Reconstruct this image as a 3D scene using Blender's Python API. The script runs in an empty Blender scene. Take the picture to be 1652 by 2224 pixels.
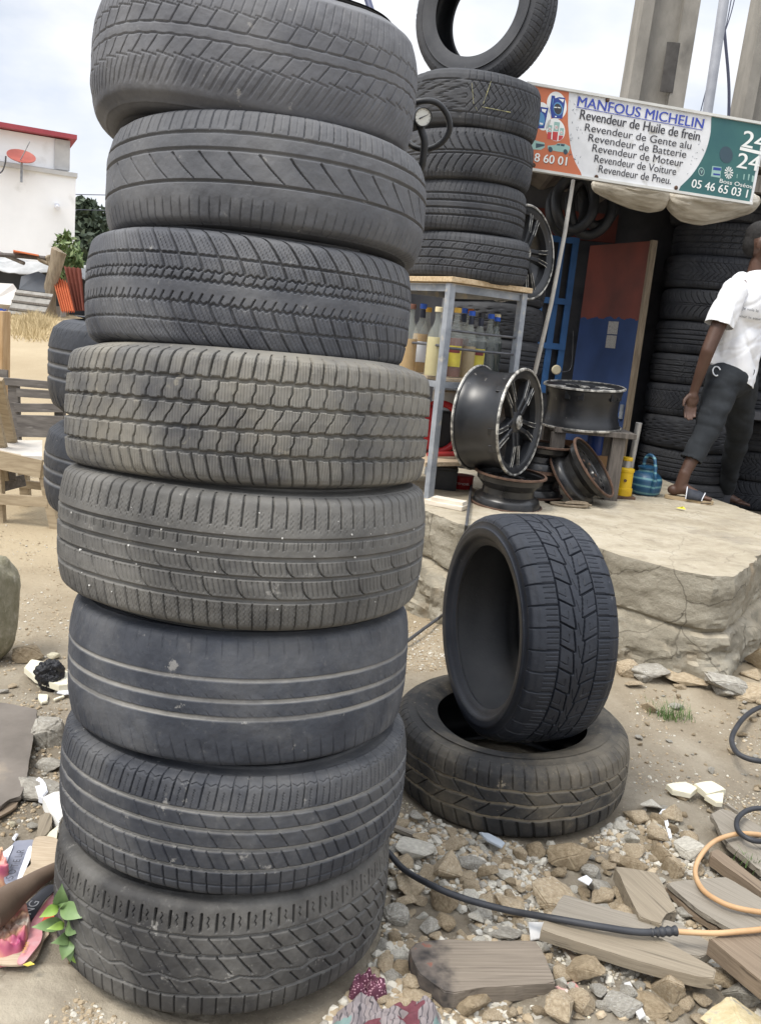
import bpy, bmesh, math, random
import numpy as np
from mathutils import Vector, Matrix, Euler, noise as mnoise
from mathutils.bvhtree import BVHTree
rnd = random.Random(7)
SC = bpy.context.scene
COL = SC.collection
rad = math.radians

# ------------------------------------------------------------------ camera
F_PX, PITCH, ROLL, CAM_H = 1910.8, rad(11.5), rad(5.4), 1.301     # focal length in units of a 1652 x 2224 frame
FW = Vector((0, math.cos(PITCH), -math.sin(PITCH)))
_dn = Vector((0, -math.sin(PITCH), -math.cos(PITCH)))
_rt = Vector((1, 0, 0))
RT = _rt * math.cos(ROLL) - _dn * math.sin(ROLL)
DN = _rt * math.sin(ROLL) + _dn * math.cos(ROLL)
CAM = Vector((0, 0, CAM_H))
cd = bpy.data.cameras.new('camera'); cam = bpy.data.objects.new('camera', cd); COL.objects.link(cam)
cd.sensor_fit = 'VERTICAL'; cd.sensor_height = 24.0; cd.lens = 24.0 * F_PX / 2224.0
cd.clip_start = 0.05; cd.clip_end = 2000
cam.matrix_world = Matrix(((RT.x, -DN.x, -FW.x, CAM.x), (RT.y, -DN.y, -FW.y, CAM.y), (RT.z, -DN.z, -FW.z, CAM.z), (0, 0, 0, 1)))
SC.camera = cam

# ------------------------------------------------------------------ sky, sun, exposure
SUN_EL, SUN_AZ = rad(58), rad(215)          # azimuth of the sun seen from above, counter-clockwise from +x
w = bpy.data.worlds.new('World'); SC.world = w; w.use_nodes = True
nt = w.node_tree; nt.nodes.clear()
def wn(t, **k):
    n = nt.nodes.new(t)
    for a, b in k.items(): setattr(n, a, b)
    return n
wo = wn('ShaderNodeOutputWorld'); bg1 = wn('ShaderNodeBackground'); bg2 = wn('ShaderNodeBackground'); mx = wn('ShaderNodeMixShader')
sky = wn('ShaderNodeTexSky', sky_type='NISHITA', sun_disc=False)
sky.sun_elevation = SUN_EL; sky.sun_rotation = rad(90) - SUN_AZ; sky.dust_density = 2.0
bg1.inputs['Strength'].default_value = 0.075
tc = wn('ShaderNodeTexCoord'); mp = wn('ShaderNodeMapping'); mp.inputs['Scale'].default_value = (1.0, 1.0, 2.2)
n1 = wn('ShaderNodeTexNoise'); n1.inputs['Scale'].default_value = 2.6; n1.inputs['Detail'].default_value = 7; n1.inputs['Roughness'].default_value = 0.56
rp = wn('ShaderNodeValToRGB'); rp.color_ramp.elements[0].position = 0.30; rp.color_ramp.elements[1].position = 0.52
rp.color_ramp.elements[0].color = (0.55, 0.55, 0.55, 1)
n2 = wn('ShaderNodeTexNoise'); n2.inputs['Scale'].default_value = 3.4; n2.inputs['Detail'].default_value = 6
rp2 = wn('ShaderNodeValToRGB'); rp2.color_ramp.elements[0].position = 0.36; rp2.color_ramp.elements[1].position = 0.56
rp2.color_ramp.elements[0].color = (0.68, 0.745, 0.865, 1); rp2.color_ramp.elements[1].color = (0.95, 0.965, 1.0, 1)
L = nt.links.new
L(tc.outputs['Generated'], mp.inputs['Vector']); L(mp.outputs['Vector'], n1.inputs['Vector']); L(mp.outputs['Vector'], n2.inputs['Vector'])
L(n1.outputs['Fac'], rp.inputs['Fac']); L(n2.outputs['Fac'], rp2.inputs['Fac'])
# an overcast sky is brightest overhead: cloud brightness climbs with height above the horizon
spz = wn('ShaderNodeSeparateXYZ'); mrz = wn('ShaderNodeMapRange'); mrz.interpolation_type = 'SMOOTHSTEP'; mrz.inputs[1].default_value = 0.30; mrz.inputs[2].default_value = 0.80; mrz.inputs[3].default_value = 0.57; mrz.inputs[4].default_value = 1.30
L(tc.outputs['Generated'], spz.inputs[0]); L(spz.outputs['Z'], mrz.inputs[0]); L(mrz.outputs[0], bg2.inputs['Strength'])
L(sky.outputs['Color'], bg1.inputs['Color']); L(rp2.outputs['Color'], bg2.inputs['Color'])
L(rp.outputs['Color'], mx.inputs['Fac']); L(bg1.outputs[0], mx.inputs[1]); L(bg2.outputs[0], mx.inputs[2]); L(mx.outputs[0], wo.inputs['Surface'])
sd = bpy.data.lights.new('sun', 'SUN'); sd.energy = 1.6; sd.angle = rad(20); sd.color = (1.0, 0.95, 0.87)
so = bpy.data.objects.new('sun', sd); COL.objects.link(so)
sv = Vector((math.cos(SUN_AZ) * math.cos(SUN_EL), math.sin(SUN_AZ) * math.cos(SUN_EL), math.sin(SUN_EL)))
so.rotation_euler = sv.to_track_quat('Z', 'Y').to_euler(); so.location = sv * 30
SC.view_settings.view_transform = 'Standard'; SC.view_settings.look = 'None'
SC.view_settings.exposure = 1.0; SC.view_settings.gamma = 1.0
SC.cycles.max_bounces = 8; SC.cycles.use_denoising = True

# ------------------------------------------------------------------ helpers: where a sight line meets a plane
def ray(x, y): return (RT * ((x - 826) / F_PX) + DN * ((y - 1112) / F_PX) + FW)
def atz(x, y, z):
    d = ray(x, y); return CAM + d * ((z - CAM.z) / d.z)
def aty(x, y, Y):
    d = ray(x, y); return CAM + d * (Y / d.y)
def onp(x, y, p0, n):
    d = ray(x, y); return CAM + d * ((p0 - CAM).dot(n) / d.dot(n))

# ------------------------------------------------------------------ materials
_m = {}
def M(name, c1, c2=None, scale=6.0, rough=0.8, metal=0.0, bump=0.0, bscale=None, c3=None, f3=0.5, s3=30, detail=6, lo=0.35, hi=0.65, stretch=None, spec=0.5, trans=0.0, alpha=1.0, ior=1.45, rvar=0.0, contrast=None):
    if name in _m: return _m[name]
    m = bpy.data.materials.new(name); m.use_nodes = True; t = m.node_tree; b = t.nodes['Principled BSDF']; l = t.links.new
    b.inputs['Roughness'].default_value = rough; b.inputs['Metallic'].default_value = metal
    b.inputs['Specular IOR Level'].default_value = spec; b.inputs['Transmission Weight'].default_value = trans; b.inputs['IOR'].default_value = ior
    b.inputs['Alpha'].default_value = alpha
    co = t.nodes.new('ShaderNodeTexCoord'); vec = co.outputs['Object']
    if stretch:
        mpn = t.nodes.new('ShaderNodeMapping'); mpn.inputs['Scale'].default_value = stretch; l(vec, mpn.inputs['Vector']); vec = mpn.outputs['Vector']
    col = None
    if c2 is not None:
        n = t.nodes.new('ShaderNodeTexNoise'); n.inputs['Scale'].default_value = scale; n.inputs['Detail'].default_value = detail; n.inputs['Roughness'].default_value = 0.6
        l(vec, n.inputs['Vector'])
        r = t.nodes.new('ShaderNodeValToRGB'); r.color_ramp.elements[0].position = lo; r.color_ramp.elements[1].position = hi
        r.color_ramp.elements[0].color = (*c1, 1); r.color_ramp.elements[1].color = (*c2, 1)
        l(n.outputs['Fac'], r.inputs['Fac']); col = r.outputs['Color']
        if c3 is not None:
            n3 = t.nodes.new('ShaderNodeTexNoise'); n3.inputs['Scale'].default_value = s3; n3.inputs['Detail'].default_value = 5; l(vec, n3.inputs['Vector'])
            r3 = t.nodes.new('ShaderNodeValToRGB'); r3.color_ramp.elements[0].position = f3; r3.color_ramp.elements[1].position = min(1, f3 + 0.1)
            r3.color_ramp.elements[0].color = (0, 0, 0, 1); r3.color_ramp.elements[1].color = (1, 1, 1, 1); l(n3.outputs['Fac'], r3.inputs['Fac'])
            mxn = t.nodes.new('ShaderNodeMix'); mxn.data_type = 'RGBA'; l(r3.outputs['Color'], mxn.inputs[0]); l(col, mxn.inputs[6]); mxn.inputs[7].default_value = (*c3, 1); col = mxn.outputs[2]
        l(col, b.inputs['Base Color'])
        if rvar:
            mr = t.nodes.new('ShaderNodeMapRange'); mr.inputs[3].default_value = rough - rvar; mr.inputs[4].default_value = rough + rvar; l(n.outputs['Fac'], mr.inputs[0]); l(mr.outputs[0], b.inputs['Roughness'])
    else:
        b.inputs['Base Color'].default_value = (*c1, 1)
    if bump:
        nb = t.nodes.new('ShaderNodeTexNoise'); nb.inputs['Scale'].default_value = bscale or scale * 4; nb.inputs['Detail'].default_value = 8; nb.inputs['Roughness'].default_value = 0.65
        l(vec, nb.inputs['Vector']); bn = t.nodes.new('ShaderNodeBump'); bn.inputs['Strength'].default_value = 1.0; bn.inputs['Distance'].default_value = bump
        l(nb.outputs['Fac'], bn.inputs['Height']); l(bn.outputs['Normal'], b.inputs['Normal'])
    _m[name] = m; return m

def rubber(name, base, mottle, dust, rough=0.72, dust_amt=1.0, film=0.35, mscale=7.0, film_lo=0.45):
    """tyre rubber: mottled wear, dust lying in the grooves (attribute 'groove') and a film of dust in patches"""
    m = bpy.data.materials.new(name); m.use_nodes = True; t = m.node_tree; b = t.nodes['Principled BSDF']; l = t.links.new
    b.inputs['Specular IOR Level'].default_value = 0.35
    co = t.nodes.new('ShaderNodeTexCoord')
    def noise(s, d=6, r=0.62, st=None):
        n = t.nodes.new('ShaderNodeTexNoise'); n.inputs['Scale'].default_value = s; n.inputs['Detail'].default_value = d; n.inputs['Roughness'].default_value = r
        v = co.outputs['Object']
        if st:
            q = t.nodes.new('ShaderNodeMapping'); q.inputs['Scale'].default_value = st; l(v, q.inputs['Vector']); v = q.outputs['Vector']
        l(v, n.inputs['Vector']); return n.outputs['Fac']
    def ramp(f, a, bb, ca=(0, 0, 0), cb=(1, 1, 1)):
        r = t.nodes.new('ShaderNodeValToRGB'); r.color_ramp.elements[0].position = a; r.color_ramp.elements[1].position = bb
        r.color_ramp.elements[0].color = (*ca, 1); r.color_ramp.elements[1].color = (*cb, 1); l(f, r.inputs['Fac']); return r.outputs['Color']
    def mix(f, a, c, k=1.0):
        x = t.nodes.new('ShaderNodeMix'); x.data_type = 'RGBA'
        if k != 1.0:
            mm = t.nodes.new('ShaderNodeMath'); mm.operation = 'MULTIPLY'; l(f, mm.inputs[0]); mm.inputs[1].default_value = k; f = mm.outputs[0]
        l(f, x.inputs[0]); l(a, x.inputs[6])
        if isinstance(c, tuple): x.inputs[7].default_value = (*c, 1)
        else: l(c, x.inputs[7])
        return x.outputs[2]
    c = ramp(noise(mscale), 0.3, 0.7, base, mottle)
    c = mix(ramp(noise(3.1, 8, 0.7), film_lo, film_lo + 0.22), c, dust, film)
    c = mix(ramp(noise(60, 4, 0.7), 0.60, 0.72), c, dust, film * 0.6)
    c = mix(ramp(noise(24, 5, 0.7), 0.66, 0.70), c, tuple(min(1, x * 1.5) for x in dust), 0.35)
    at = t.nodes.new('ShaderNodeAttribute'); at.attribute_name = 'groove'
    gm = t.nodes.new('ShaderNodeMath'); gm.operation = 'MULTIPLY'; l(at.outputs['Fac'], gm.inputs[0]); l(ramp(noise(9, 5), 0.25, 0.6, (0.45,) * 3, (1, 1, 1)), gm.inputs[1])
    c = mix(gm.outputs[0], c, dust, dust_amt)
    l(c, b.inputs['Base Color'])
    mr = t.nodes.new('ShaderNodeMapRange'); mr.inputs[3].default_value = rough - 0.16; mr.inputs[4].default_value = rough + 0.14; l(noise(11), mr.inputs[0]); l(mr.outputs[0], b.inputs['Roughness'])
    bn = t.nodes.new('ShaderNodeBump'); bn.inputs['Strength'].default_value = 0.8; bn.inputs['Distance'].default_value = 0.0011; l(noise(150, 6, 0.7), bn.inputs['Height']); l(bn.outputs['Normal'], b.inputs['Normal'])
    return m

# ------------------------------------------------------------------ mesh building
class MB:
    def __init__(s): s.v = []; s.f = []
    def add(s, vs, fs):
        o = len(s.v); s.v += [tuple(p) for p in vs]; s.f += [tuple(i + o for i in q) for q in fs]; return s
    def box(s, c, size, rot=None, bev=0.0):
        bm = bmesh.new(); bmesh.ops.create_cube(bm, size=1.0)
        for v in bm.verts: v.co = Vector((v.co.x * size[0], v.co.y * size[1], v.co.z * size[2]))
        if bev: bmesh.ops.bevel(bm, geom=bm.edges[:], offset=bev, segments=2, affect='EDGES', profile=0.6)
        return s.bm(bm, c, rot)
    def bm(s, bm, c=(0, 0, 0), rot=None):
        R = rot if rot is not None else Matrix.Identity(3)
        bm.verts.index_update(); c = Vector(c)
        s.add([R @ v.co + c for v in bm.verts], [[v.index for v in f.verts] for f in bm.faces]); bm.free(); return s
    def bar(s, a, b, wx, wy, up=(0, 0, 1), bev=0.0):
        a, b = Vector(a), Vector(b); d = (b - a); ln = d.length; z = d.normalized(); u = Vector(up)
        if abs(z.dot(u)) > 0.98: u = Vector((1, 0, 0))
        x = u.cross(z).normalized(); y = z.cross(x)
        return s.box((a + b) / 2, (wx, wy, ln), Matrix((x, y, z)).transposed(), bev)
    def tube(s, pts, r, n=10, cap=True, closed=False):
        pts = [Vector(p) for p in pts]; k = len(pts); rs = r if isinstance(r, (list, tuple)) else [r] * k
        vs, fs = [], []; px = None
        for i, p in enumerate(pts):
            if closed: tg = (pts[(i + 1) % k] - pts[i - 1]).normalized()
            else: tg = (pts[min(i + 1, k - 1)] - pts[max(i - 1, 0)]).normalized()
            if px is None: px = tg.orthogonal().normalized()
            px = (px - tg * px.dot(tg)); px = px.normalized() if px.length > 1e-6 else tg.orthogonal().normalized()
            py = tg.cross(px)
            for j in range(n):
                a = 2 * math.pi * j / n; vs.append(p + (px * math.cos(a) + py * math.sin(a)) * rs[i])
        for i in range(k if closed else k - 1):
            i2 = (i + 1) % k
            for j in range(n): fs.append((i * n + j, i * n + (j + 1) % n, i2 * n + (j + 1) % n, i2 * n + j))
        if cap and not closed: fs.append(tuple(range(n - 1, -1, -1))); fs.append(tuple((k - 1) * n + j for j in range(n)))
        return s.add(vs, fs)
    def lathe(s, prof, n=40, c=(0, 0, 0), rot=None, closed=False):
        R = rot if rot is not None else Matrix.Identity(3); c = Vector(c); vs, fs = [], []; k = len(prof)
        for (r, z) in prof:
            for j in range(n):
                a = 2 * math.pi * j / n; vs.append(R @ Vector((r * math.cos(a), r * math.sin(a), z)) + c)
        for i in range(k if closed else k - 1):
            i2 = (i + 1) % k
            for j in range(n): fs.append((i * n + j, i * n + (j + 1) % n, i2 * n + (j + 1) % n, i2 * n + j))
        return s.add(vs, fs)
    def prism(s, poly, d0, d1, o=(0, 0, 0), ux=(1, 0, 0), uy=(0, 1, 0), uz=(0, 0, 1)):
        """a flat outline in the (ux, uy) plane given thickness from d0 to d1 along uz"""
        o, ux, uy, uz = map(Vector, (o, ux, uy, uz)); n = len(poly)
        vs = [o + ux * x + uy * y + uz * d0 for x, y in poly] + [o + ux * x + uy * y + uz * d1 for x, y in poly]
        fs = [tuple(range(n - 1, -1, -1)), tuple(range(n, 2 * n))] + [(i, (i + 1) % n, n + (i + 1) % n, n + i) for i in range(n)]
        return s.add(vs, fs)
    def build(s, name, mat, parent=None, smooth=False, off=None):
        vs = s.v
        if off is not None: vs = [(p[0] - off[0], p[1] - off[1], p[2] - off[2]) for p in vs]
        me = bpy.data.meshes.new(name); me.from_pydata(vs, [], s.f); me.update()
        bm = bmesh.new(); bm.from_mesh(me); bmesh.ops.recalc_face_normals(bm, faces=bm.faces[:]); bm.to_mesh(me); bm.free()
        if smooth: me.shade_smooth(); me.set_sharp_from_angle(angle=rad(smooth if smooth is not True else 40))
        return link(name, me, mat, parent)
def link(name, me, mat, parent=None):
    o = bpy.data.objects.new(name, me); COL.objects.link(o)
    if mat is not None:
        me.materials.clear()
        for q in (mat if isinstance(mat, (list, tuple)) else [mat]): me.materials.append(q)
    if parent is not None: o.parent = parent
    return o
def tag(o, label=None, cat=None, group=None, kind=None):
    if label: o['label'] = label
    if cat: o['category'] = cat
    if group: o['group'] = group
    if kind: o['kind'] = kind
    return o
def thing(name, label, cat, loc=(0, 0, 0), rot=None, group=None):
    o = bpy.data.objects.new(name, None); COL.objects.link(o); o.location = loc; o.empty_display_size = 0.05
    if rot is not None: o.rotation_euler = rot
    return tag(o, label, cat, group)
def copy_tree(o, parent=None):
    c = o.copy(); COL.objects.link(c)
    if parent is not None: c.parent = parent
    for ch in list(o.children): copy_tree(ch, c)
    return c
def rotm(ax, ang): return Matrix.Rotation(ang, 3, ax)
def frame(z, x=(1, 0, 0)):
    z = Vector(z).normalized(); x = Vector(x); x = (x - z * x.dot(z)).normalized(); return Matrix((x, z.cross(x), z)).transposed()
def spline(pts, n=12, closed=False):
    pts = [Vector(p) for p in pts]; k = len(pts); out = []
    for i in range(k if closed else k - 1):
        p1, p2 = pts[i], pts[(i + 1) % k]
        p0 = pts[i - 1] if (i > 0 or closed) else p1 * 2 - p2
        p3 = pts[(i + 2) % k] if (i + 2 < k or closed) else p2 * 2 - p1
        for j in range(n):
            t = j / n
            out.append(0.5 * ((2 * p1) + (p2 - p0) * t + (2 * p0 - 5 * p1 + 4 * p2 - p3) * t * t + (3 * p1 - p0 - 3 * p2 + p3) * t ** 3))
    if not closed: out.append(pts[-1])
    return out
def vnoise(x, y, seed=0):
    """smooth lattice noise, -1..1, on arrays"""
    xi = np.floor(x).astype(np.int64); yi = np.floor(y).astype(np.int64); fx = x - xi; fy = y - yi
    fx = fx * fx * (3 - 2 * fx); fy = fy * fy * (3 - 2 * fy)
    def h(a, b):
        n = (a * 374761393 + b * 668265263 + seed * 1442695041) & 0xffffffff
        n = ((n ^ (n >> 13)) * 1274126177) & 0xffffffff
        n = n ^ (n >> 16)
        return (n & 0xffff) / 32767.5 - 1
    return (h(xi, yi) * (1 - fx) + h(xi + 1, yi) * fx) * (1 - fy) + (h(xi, yi + 1) * (1 - fx) + h(xi + 1, yi + 1) * fx) * fy
def fbm(x, y, o=4, seed=0):
    s = 0; a = 1.0; f = 1.0
    for k in range(o): s = s + a * vnoise(x * f, y * f, seed + k); a *= 0.5; f *= 2.03
    return s
def sstep(a, b, x):
    t = np.clip((x - a) / (b - a), 0, 1); return t * t * (3 - 2 * t)
def text_mesh(s, font_bold=False):
    cu = bpy.data.curves.new('lettering', 'FONT'); cu.body = s; cu.fill_mode = 'FRONT'; cu.resolution_u = 4
    o = bpy.data.objects.new('lettering', cu); COL.objects.link(o)
    dg = bpy.context.evaluated_depsgraph_get(); dg.update()
    me = bpy.data.meshes.new_from_object(o.evaluated_get(dg))
    vs = [v.co.copy() for v in me.vertices]; fs = [tuple(p.vertices) for p in me.polygons]
    bpy.data.objects.remove(o); bpy.data.curves.remove(cu); bpy.data.meshes.remove(me)
    x0 = min(v.x for v in vs); x1 = max(v.x for v in vs)
    return [((v.x - x0) / (x1 - x0), v.y / 0.70) for v in vs], fs     # width 1, cap height about 1
# ------------------------------------------------------------------ tyres
def gr(d, wd, soft=0.9): return np.clip((wd / 2 - np.abs(d)) / soft + 0.5, 0, 1)
def rep(x, p): return (x + p / 2) % p - p / 2
def band(v, a, b, soft=1.5): return np.clip((v - a) / soft + 0.5, 0, 1) * np.clip((b - v) / soft + 0.5, 0, 1)
# each pattern: u = mm round the tyre, v = mm across (up positive), C = whole circumference in mm -> depth 0..1, dust 0..1
def pit(C, p): return C / max(1, round(C / p))
def pat_worn_diagonal(u, v, C):
    p = pit(C, 34); d = 0
    wob = 1.2 * np.sin(2 * np.pi * u / p)
    for v0 in (10, -9): d = np.maximum(d, 0.8 * gr(v - v0 - 0.4 * wob, 2.6))
    d = np.maximum(d, 0.8 * gr(rep(u - 0.55 * v, p), 2.8) * band(v, 11, 40)); d = np.maximum(d, 0.5 * gr(rep(u - 0.25 * v, p * 0.5), 2.4) * band(v, 41, 92, 6))
    d = np.maximum(d, 0.8 * gr(rep(u - 0.75 * v + 9, p), 3.0) * band(v, -40, -10)); d = np.maximum(d, 0.45 * gr(rep(u - 0.6 * v, p * 0.5), 5) * band(v, -84, -44, 10))
    d = np.maximum(d, 0.6 * gr(v - 40 + rep(u, p) * 0.16, 2.2)); d = np.maximum(d, 0.6 * gr(v + 41 + rep(u, p) * 0.20, 2.2))
    return d * 0.85, d * 0.10
def pat_slash(u, v, C):
    p = pit(C, 52); q = pit(C, 27); d = 0; ds = 0
    for v0, wd in ((50, 5.0), (22, 4.5), (-30, 4.0)):
        g = gr(v - v0, wd, 1.2); d = np.maximum(d, g * 0.9); ds = np.maximum(ds, g * 0.4)
    t = np.clip((19 - v) / 46, 0, 1); cu = 46 * t ** 1.25
    d = np.maximum(d, 0.85 * gr(rep(u - cu, p), 3.6 * (1 - 0.8 * t) + 0.6) * band(v, -27, 17))
    d = np.maximum(d, 0.55 * gr(rep(u - 0.10 * v, q), 2.4) * band(v, 55, 118)); d = np.maximum(d, 0.22 * gr(rep(u - 0.10 * v + q / 2, q), 1.8) * band(v, 60, 100))
    d = np.maximum(d, 0.45 * gr(rep(u - 0.10 * v + 7, q * 0.7), 2.4) * band(v, -120, -60, 12))
    return d, ds
def pat_winter(u, v, C):
    p = pit(C, 36); d = 0
    w1 = 1.7 * np.sin(2 * np.pi * u / p * 3)
    for v0, wd in ((54, 4.0), (28, 3.4), (12, 4.4), (-26, 4.4), (-58, 4.2)): d = np.maximum(d, 0.75 * gr(v - v0 - w1 * (1.0 if abs(v0) < 30 else 0.3), wd))
    a = np.abs(v - 2) / 60.0; s = -22 * a ** 1.6 * np.sign(v - 2)
    d = np.maximum(d, 0.95 * gr(rep(u - s, p), 5.0 - 0.018 * np.abs(v)) * (band(v, 30, 120) + band(v, -120, -28)))
    d = np.maximum(d, 0.75 * gr(rep(u - 0.5 * v, p * 0.5), 3.0) * (band(v, 14, 27) + band(v, -24, -10)))
    z = 0.9 * np.sin(2 * np.pi * v / 4.5)
    for k in range(1, 4): d = np.maximum(d, 0.25 * gr(rep(u - s + k * p / 4 + z, p), 1.5) * (band(v, 60, 92) + band(v, -54, -30) + band(v, 31, 52) + band(v, -92, -62)))
    return d, d * 0.18
def pat_blocks(u, v, C):
    p = pit(C, 31.5); q = pit(C, 24.5); d = 0
    ed = 0.9 * np.clip(5 * np.sin(2 * np.pi * u / p), -1, 1)
    for v0 in (64, 23, -19, -60): d = np.maximum(d, gr(v - v0 - ed, 6.2, 1.2))
    st = 2.6 * np.clip((v - 43) / 5, -1, 1); d = np.maximum(d, 0.95 * gr(rep(u + 20 - st, p), 2.6) * band(v, 23, 64))
    st = 2.0 * np.clip((v - 2) / 5, -1, 1); d = np.maximum(d, 0.95 * gr(rep(u + 9 - 0.42 * v - st, p), 2.6) * band(v, -19, 23))
    st = 2.6 * np.clip((v + 40) / 5, -1, 1); d = np.maximum(d, 0.95 * gr(rep(u + 12 - st, p), 2.6) * band(v, -60, -19))
    d = np.maximum(d, gr(rep(u - 0.16 * v, q), 3.4) * band(v, 62, 132)); d = np.maximum(d, gr(rep(u - 11 + 0.22 * (v + 62), q), 3.4) * band(v, -132, -58))
    z = 0.7 * np.sin(2 * np.pi * v / 4)
    d = np.maximum(d, 0.16 * gr(rep(u + z, p / 6), 1.5) * band(v, -104, 104))
    return d, d * 0.06
def pat_allseason(u, v, C):
    p = pit(C, 58); q = pit(C, 26); d = 0; ds = 0
    for v0, wd in ((46, 5.5), (12, 7), (-22, 5.5), (-62, 6.5)):
        g = gr(v - v0, wd, 1.2); d = np.maximum(d, g * 0.8); ds = np.maximum(ds, g * 0.5)
    d = np.maximum(d, 0.9 * gr(rep(u - 0.05 * v, q), 3.2) * band(v, 66, 128))
    z = 1.7 * np.clip(4 * np.sin(2 * np.pi * v / 9), -1, 1)
    d = np.maximum(d, 0.16 * gr(rep(u + q / 2 + z, q / 2), 1.5) * band(v, 58, 94))
    d = np.maximum(d, 0.5 * gr(rep(u, q), 2.4) * band(v, 28, 43)); d = np.maximum(d, 0.25 * gr(rep(u + 7, q / 2), 1.5) * band(v, 30, 42))
    for a, b, o in ((-20, 9, 0), (-59, -25, 26)):
        t = np.clip((v - a) / (b - a), 0, 1); cu = 24 * (1 - np.sqrt(np.clip(1 - (1 - t) ** 2, 0, 1)))
        d = np.maximum(d, 0.7 * gr(rep(u - cu + o, p), 2.4) * band(v, a, b)); d = np.maximum(d, 0.28 * gr(rep(u + 0.25 * v + o, p / 6), 1.5) * band(v, a + 6, b - 3))
    d = np.maximum(d, 0.6 * gr(rep(u + 0.06 * v, q), 2.4) * band(v, -130, -67)); d = np.maximum(d, 0.16 * gr(rep(u + 0.06 * v + q / 2 + 0.5 * z, q / 3), 1.4) * band(v, -110, -70))
    return d, ds
def pat_bald(u, v, C):
    q = pit(C, 28); d = 0; ds = 0
    for v0, wd in ((44, 6.5), (6, 7.5), (-27, 8.5)):
        g = gr(v - v0 - 0.5 * np.sin(u / 190.0), wd, 1.6) * (0.75 + 0.25 * np.sin(u / 70.0 + v0)); d = np.maximum(d, g * 0.5); ds = np.maximum(ds, g)
    d = np.maximum(d, 0.42 * gr(rep(u + 0.22 * v, q), 2.6) * band(v, -128, -74, 18)); d = np.maximum(d, 0.30 * gr(rep(u + 0.1 * v, q), 2.2) * band(v, 84, 124, 12))
    d = np.maximum(d, 0.25 * gr(rep(u + 0.9 * v, q * 0.9), 1.8) * band(v, 8, 17, 4)); d = np.maximum(d, 0.25 * gr(rep(u + 0.9 * v, q * 0.9), 1.8) * band(v, -24, -15, 4))
    return d, ds
def pat_ribs(u, v, C):
    p = pit(C, 43); q = pit(C, 27); d = 0; ds = 0
    for v0, wd in ((54, 6.5), (22, 6.5), (-14, 7), (-54, 5.5)):
        g = gr(v - v0, wd, 1.5); d = np.maximum(d, g * 0.85); ds = np.maximum(ds, g)
    d = np.maximum(d, 0.6 * gr(rep(u - 0.15 * v, q), 2.6) * band(v, 60, 126)); z = 1.2 * np.sin(2 * np.pi * v / 5)
    d = np.maximum(d, 0.3 * gr(rep(u - 0.15 * v + q / 2 + z, q), 1.6) * band(v, 58, 92))
    d = np.maximum(d, 0.42 * gr(rep(u + 0.6 * v, p), 2.4) * band(v, 25, 51)); d = np.maximum(d, 0.4 * gr(rep(u + 0.7 * v, p), 2.0) * band(v, -11, 19))
    d = np.maximum(d, 0.5 * gr(rep(u + 0.5 * v + 8, q), 2.6) * band(v, -51, -17)); cr = sstep(0.1, 0.7, np.sin(u / C * 2 * np.pi + 1.1)); d = np.maximum(d, 0.34 * cr * gr(rep(u - 0.8 * v, q), 1.8) * band(v, -50, -18))
    d = np.maximum(d, 0.55 * gr(rep(u + 0.05 * v, q), 2.6) * band(v, -126, -58)); d = np.maximum(d, 0.35 * gr(v + 84, 2.0))
    e = np.abs(((u / 18.0) % 1) - 0.5) * 10; d = np.maximum(d, 0.32 * gr(v - 100 - e, 2.0) * (v > 92))
    return d, ds
def pat_directional(u, v, C):
    p = pit(C, 38); q = pit(C, 29); d = 0; ds = 0
    for v0, wd in ((52, 5.5), (16, 6)):
        g = gr(v - v0, wd, 1.5); d = np.maximum(d, g * 0.8); ds = np.maximum(ds, g * 0.5)
    g = gr(v + 64 - 1.5 * np.sin(u / 30), 4.5, 1.5); d = np.maximum(d, 0.7 * g); ds = np.maximum(ds, g * 0.6)
    d = np.maximum(d, 1.0 * gr(rep(u - 0.02 * v, q), 3.8) * band(v, 62, 96)); d = np.maximum(d, 0.6 * gr(rep(u + q / 2 + 1.5 * np.sin(v / 2), q), 1.8) * band(v, 70, 90))
    d = np.maximum(d, 0.9 * gr(rep(u + 0.9 * v, p), 3.0) * band(v, 18, 49))
    d = np.maximum(d, 0.95 * gr(rep(u + 0.85 * v + 16, p), 3.6) * band(v, -22, 13))
    kk = rep(u + 0.85 * v + 4, p * 2); g = gr(v + 34 - 0.26 * np.abs(kk), 3.6) * band(v, -48, -16); d = np.maximum(d, 0.6 * g); ds = np.maximum(ds, 0.5 * g)
    d = np.maximum(d, 0.9 * gr(rep(u + 0.85 * v + 30, p), 3.2) * band(v, -60, -36))
    d = np.maximum(d, 0.6 * gr(rep(u, q * 0.9), 2.6) * band(v, -128, -68))
    return d, ds
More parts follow.
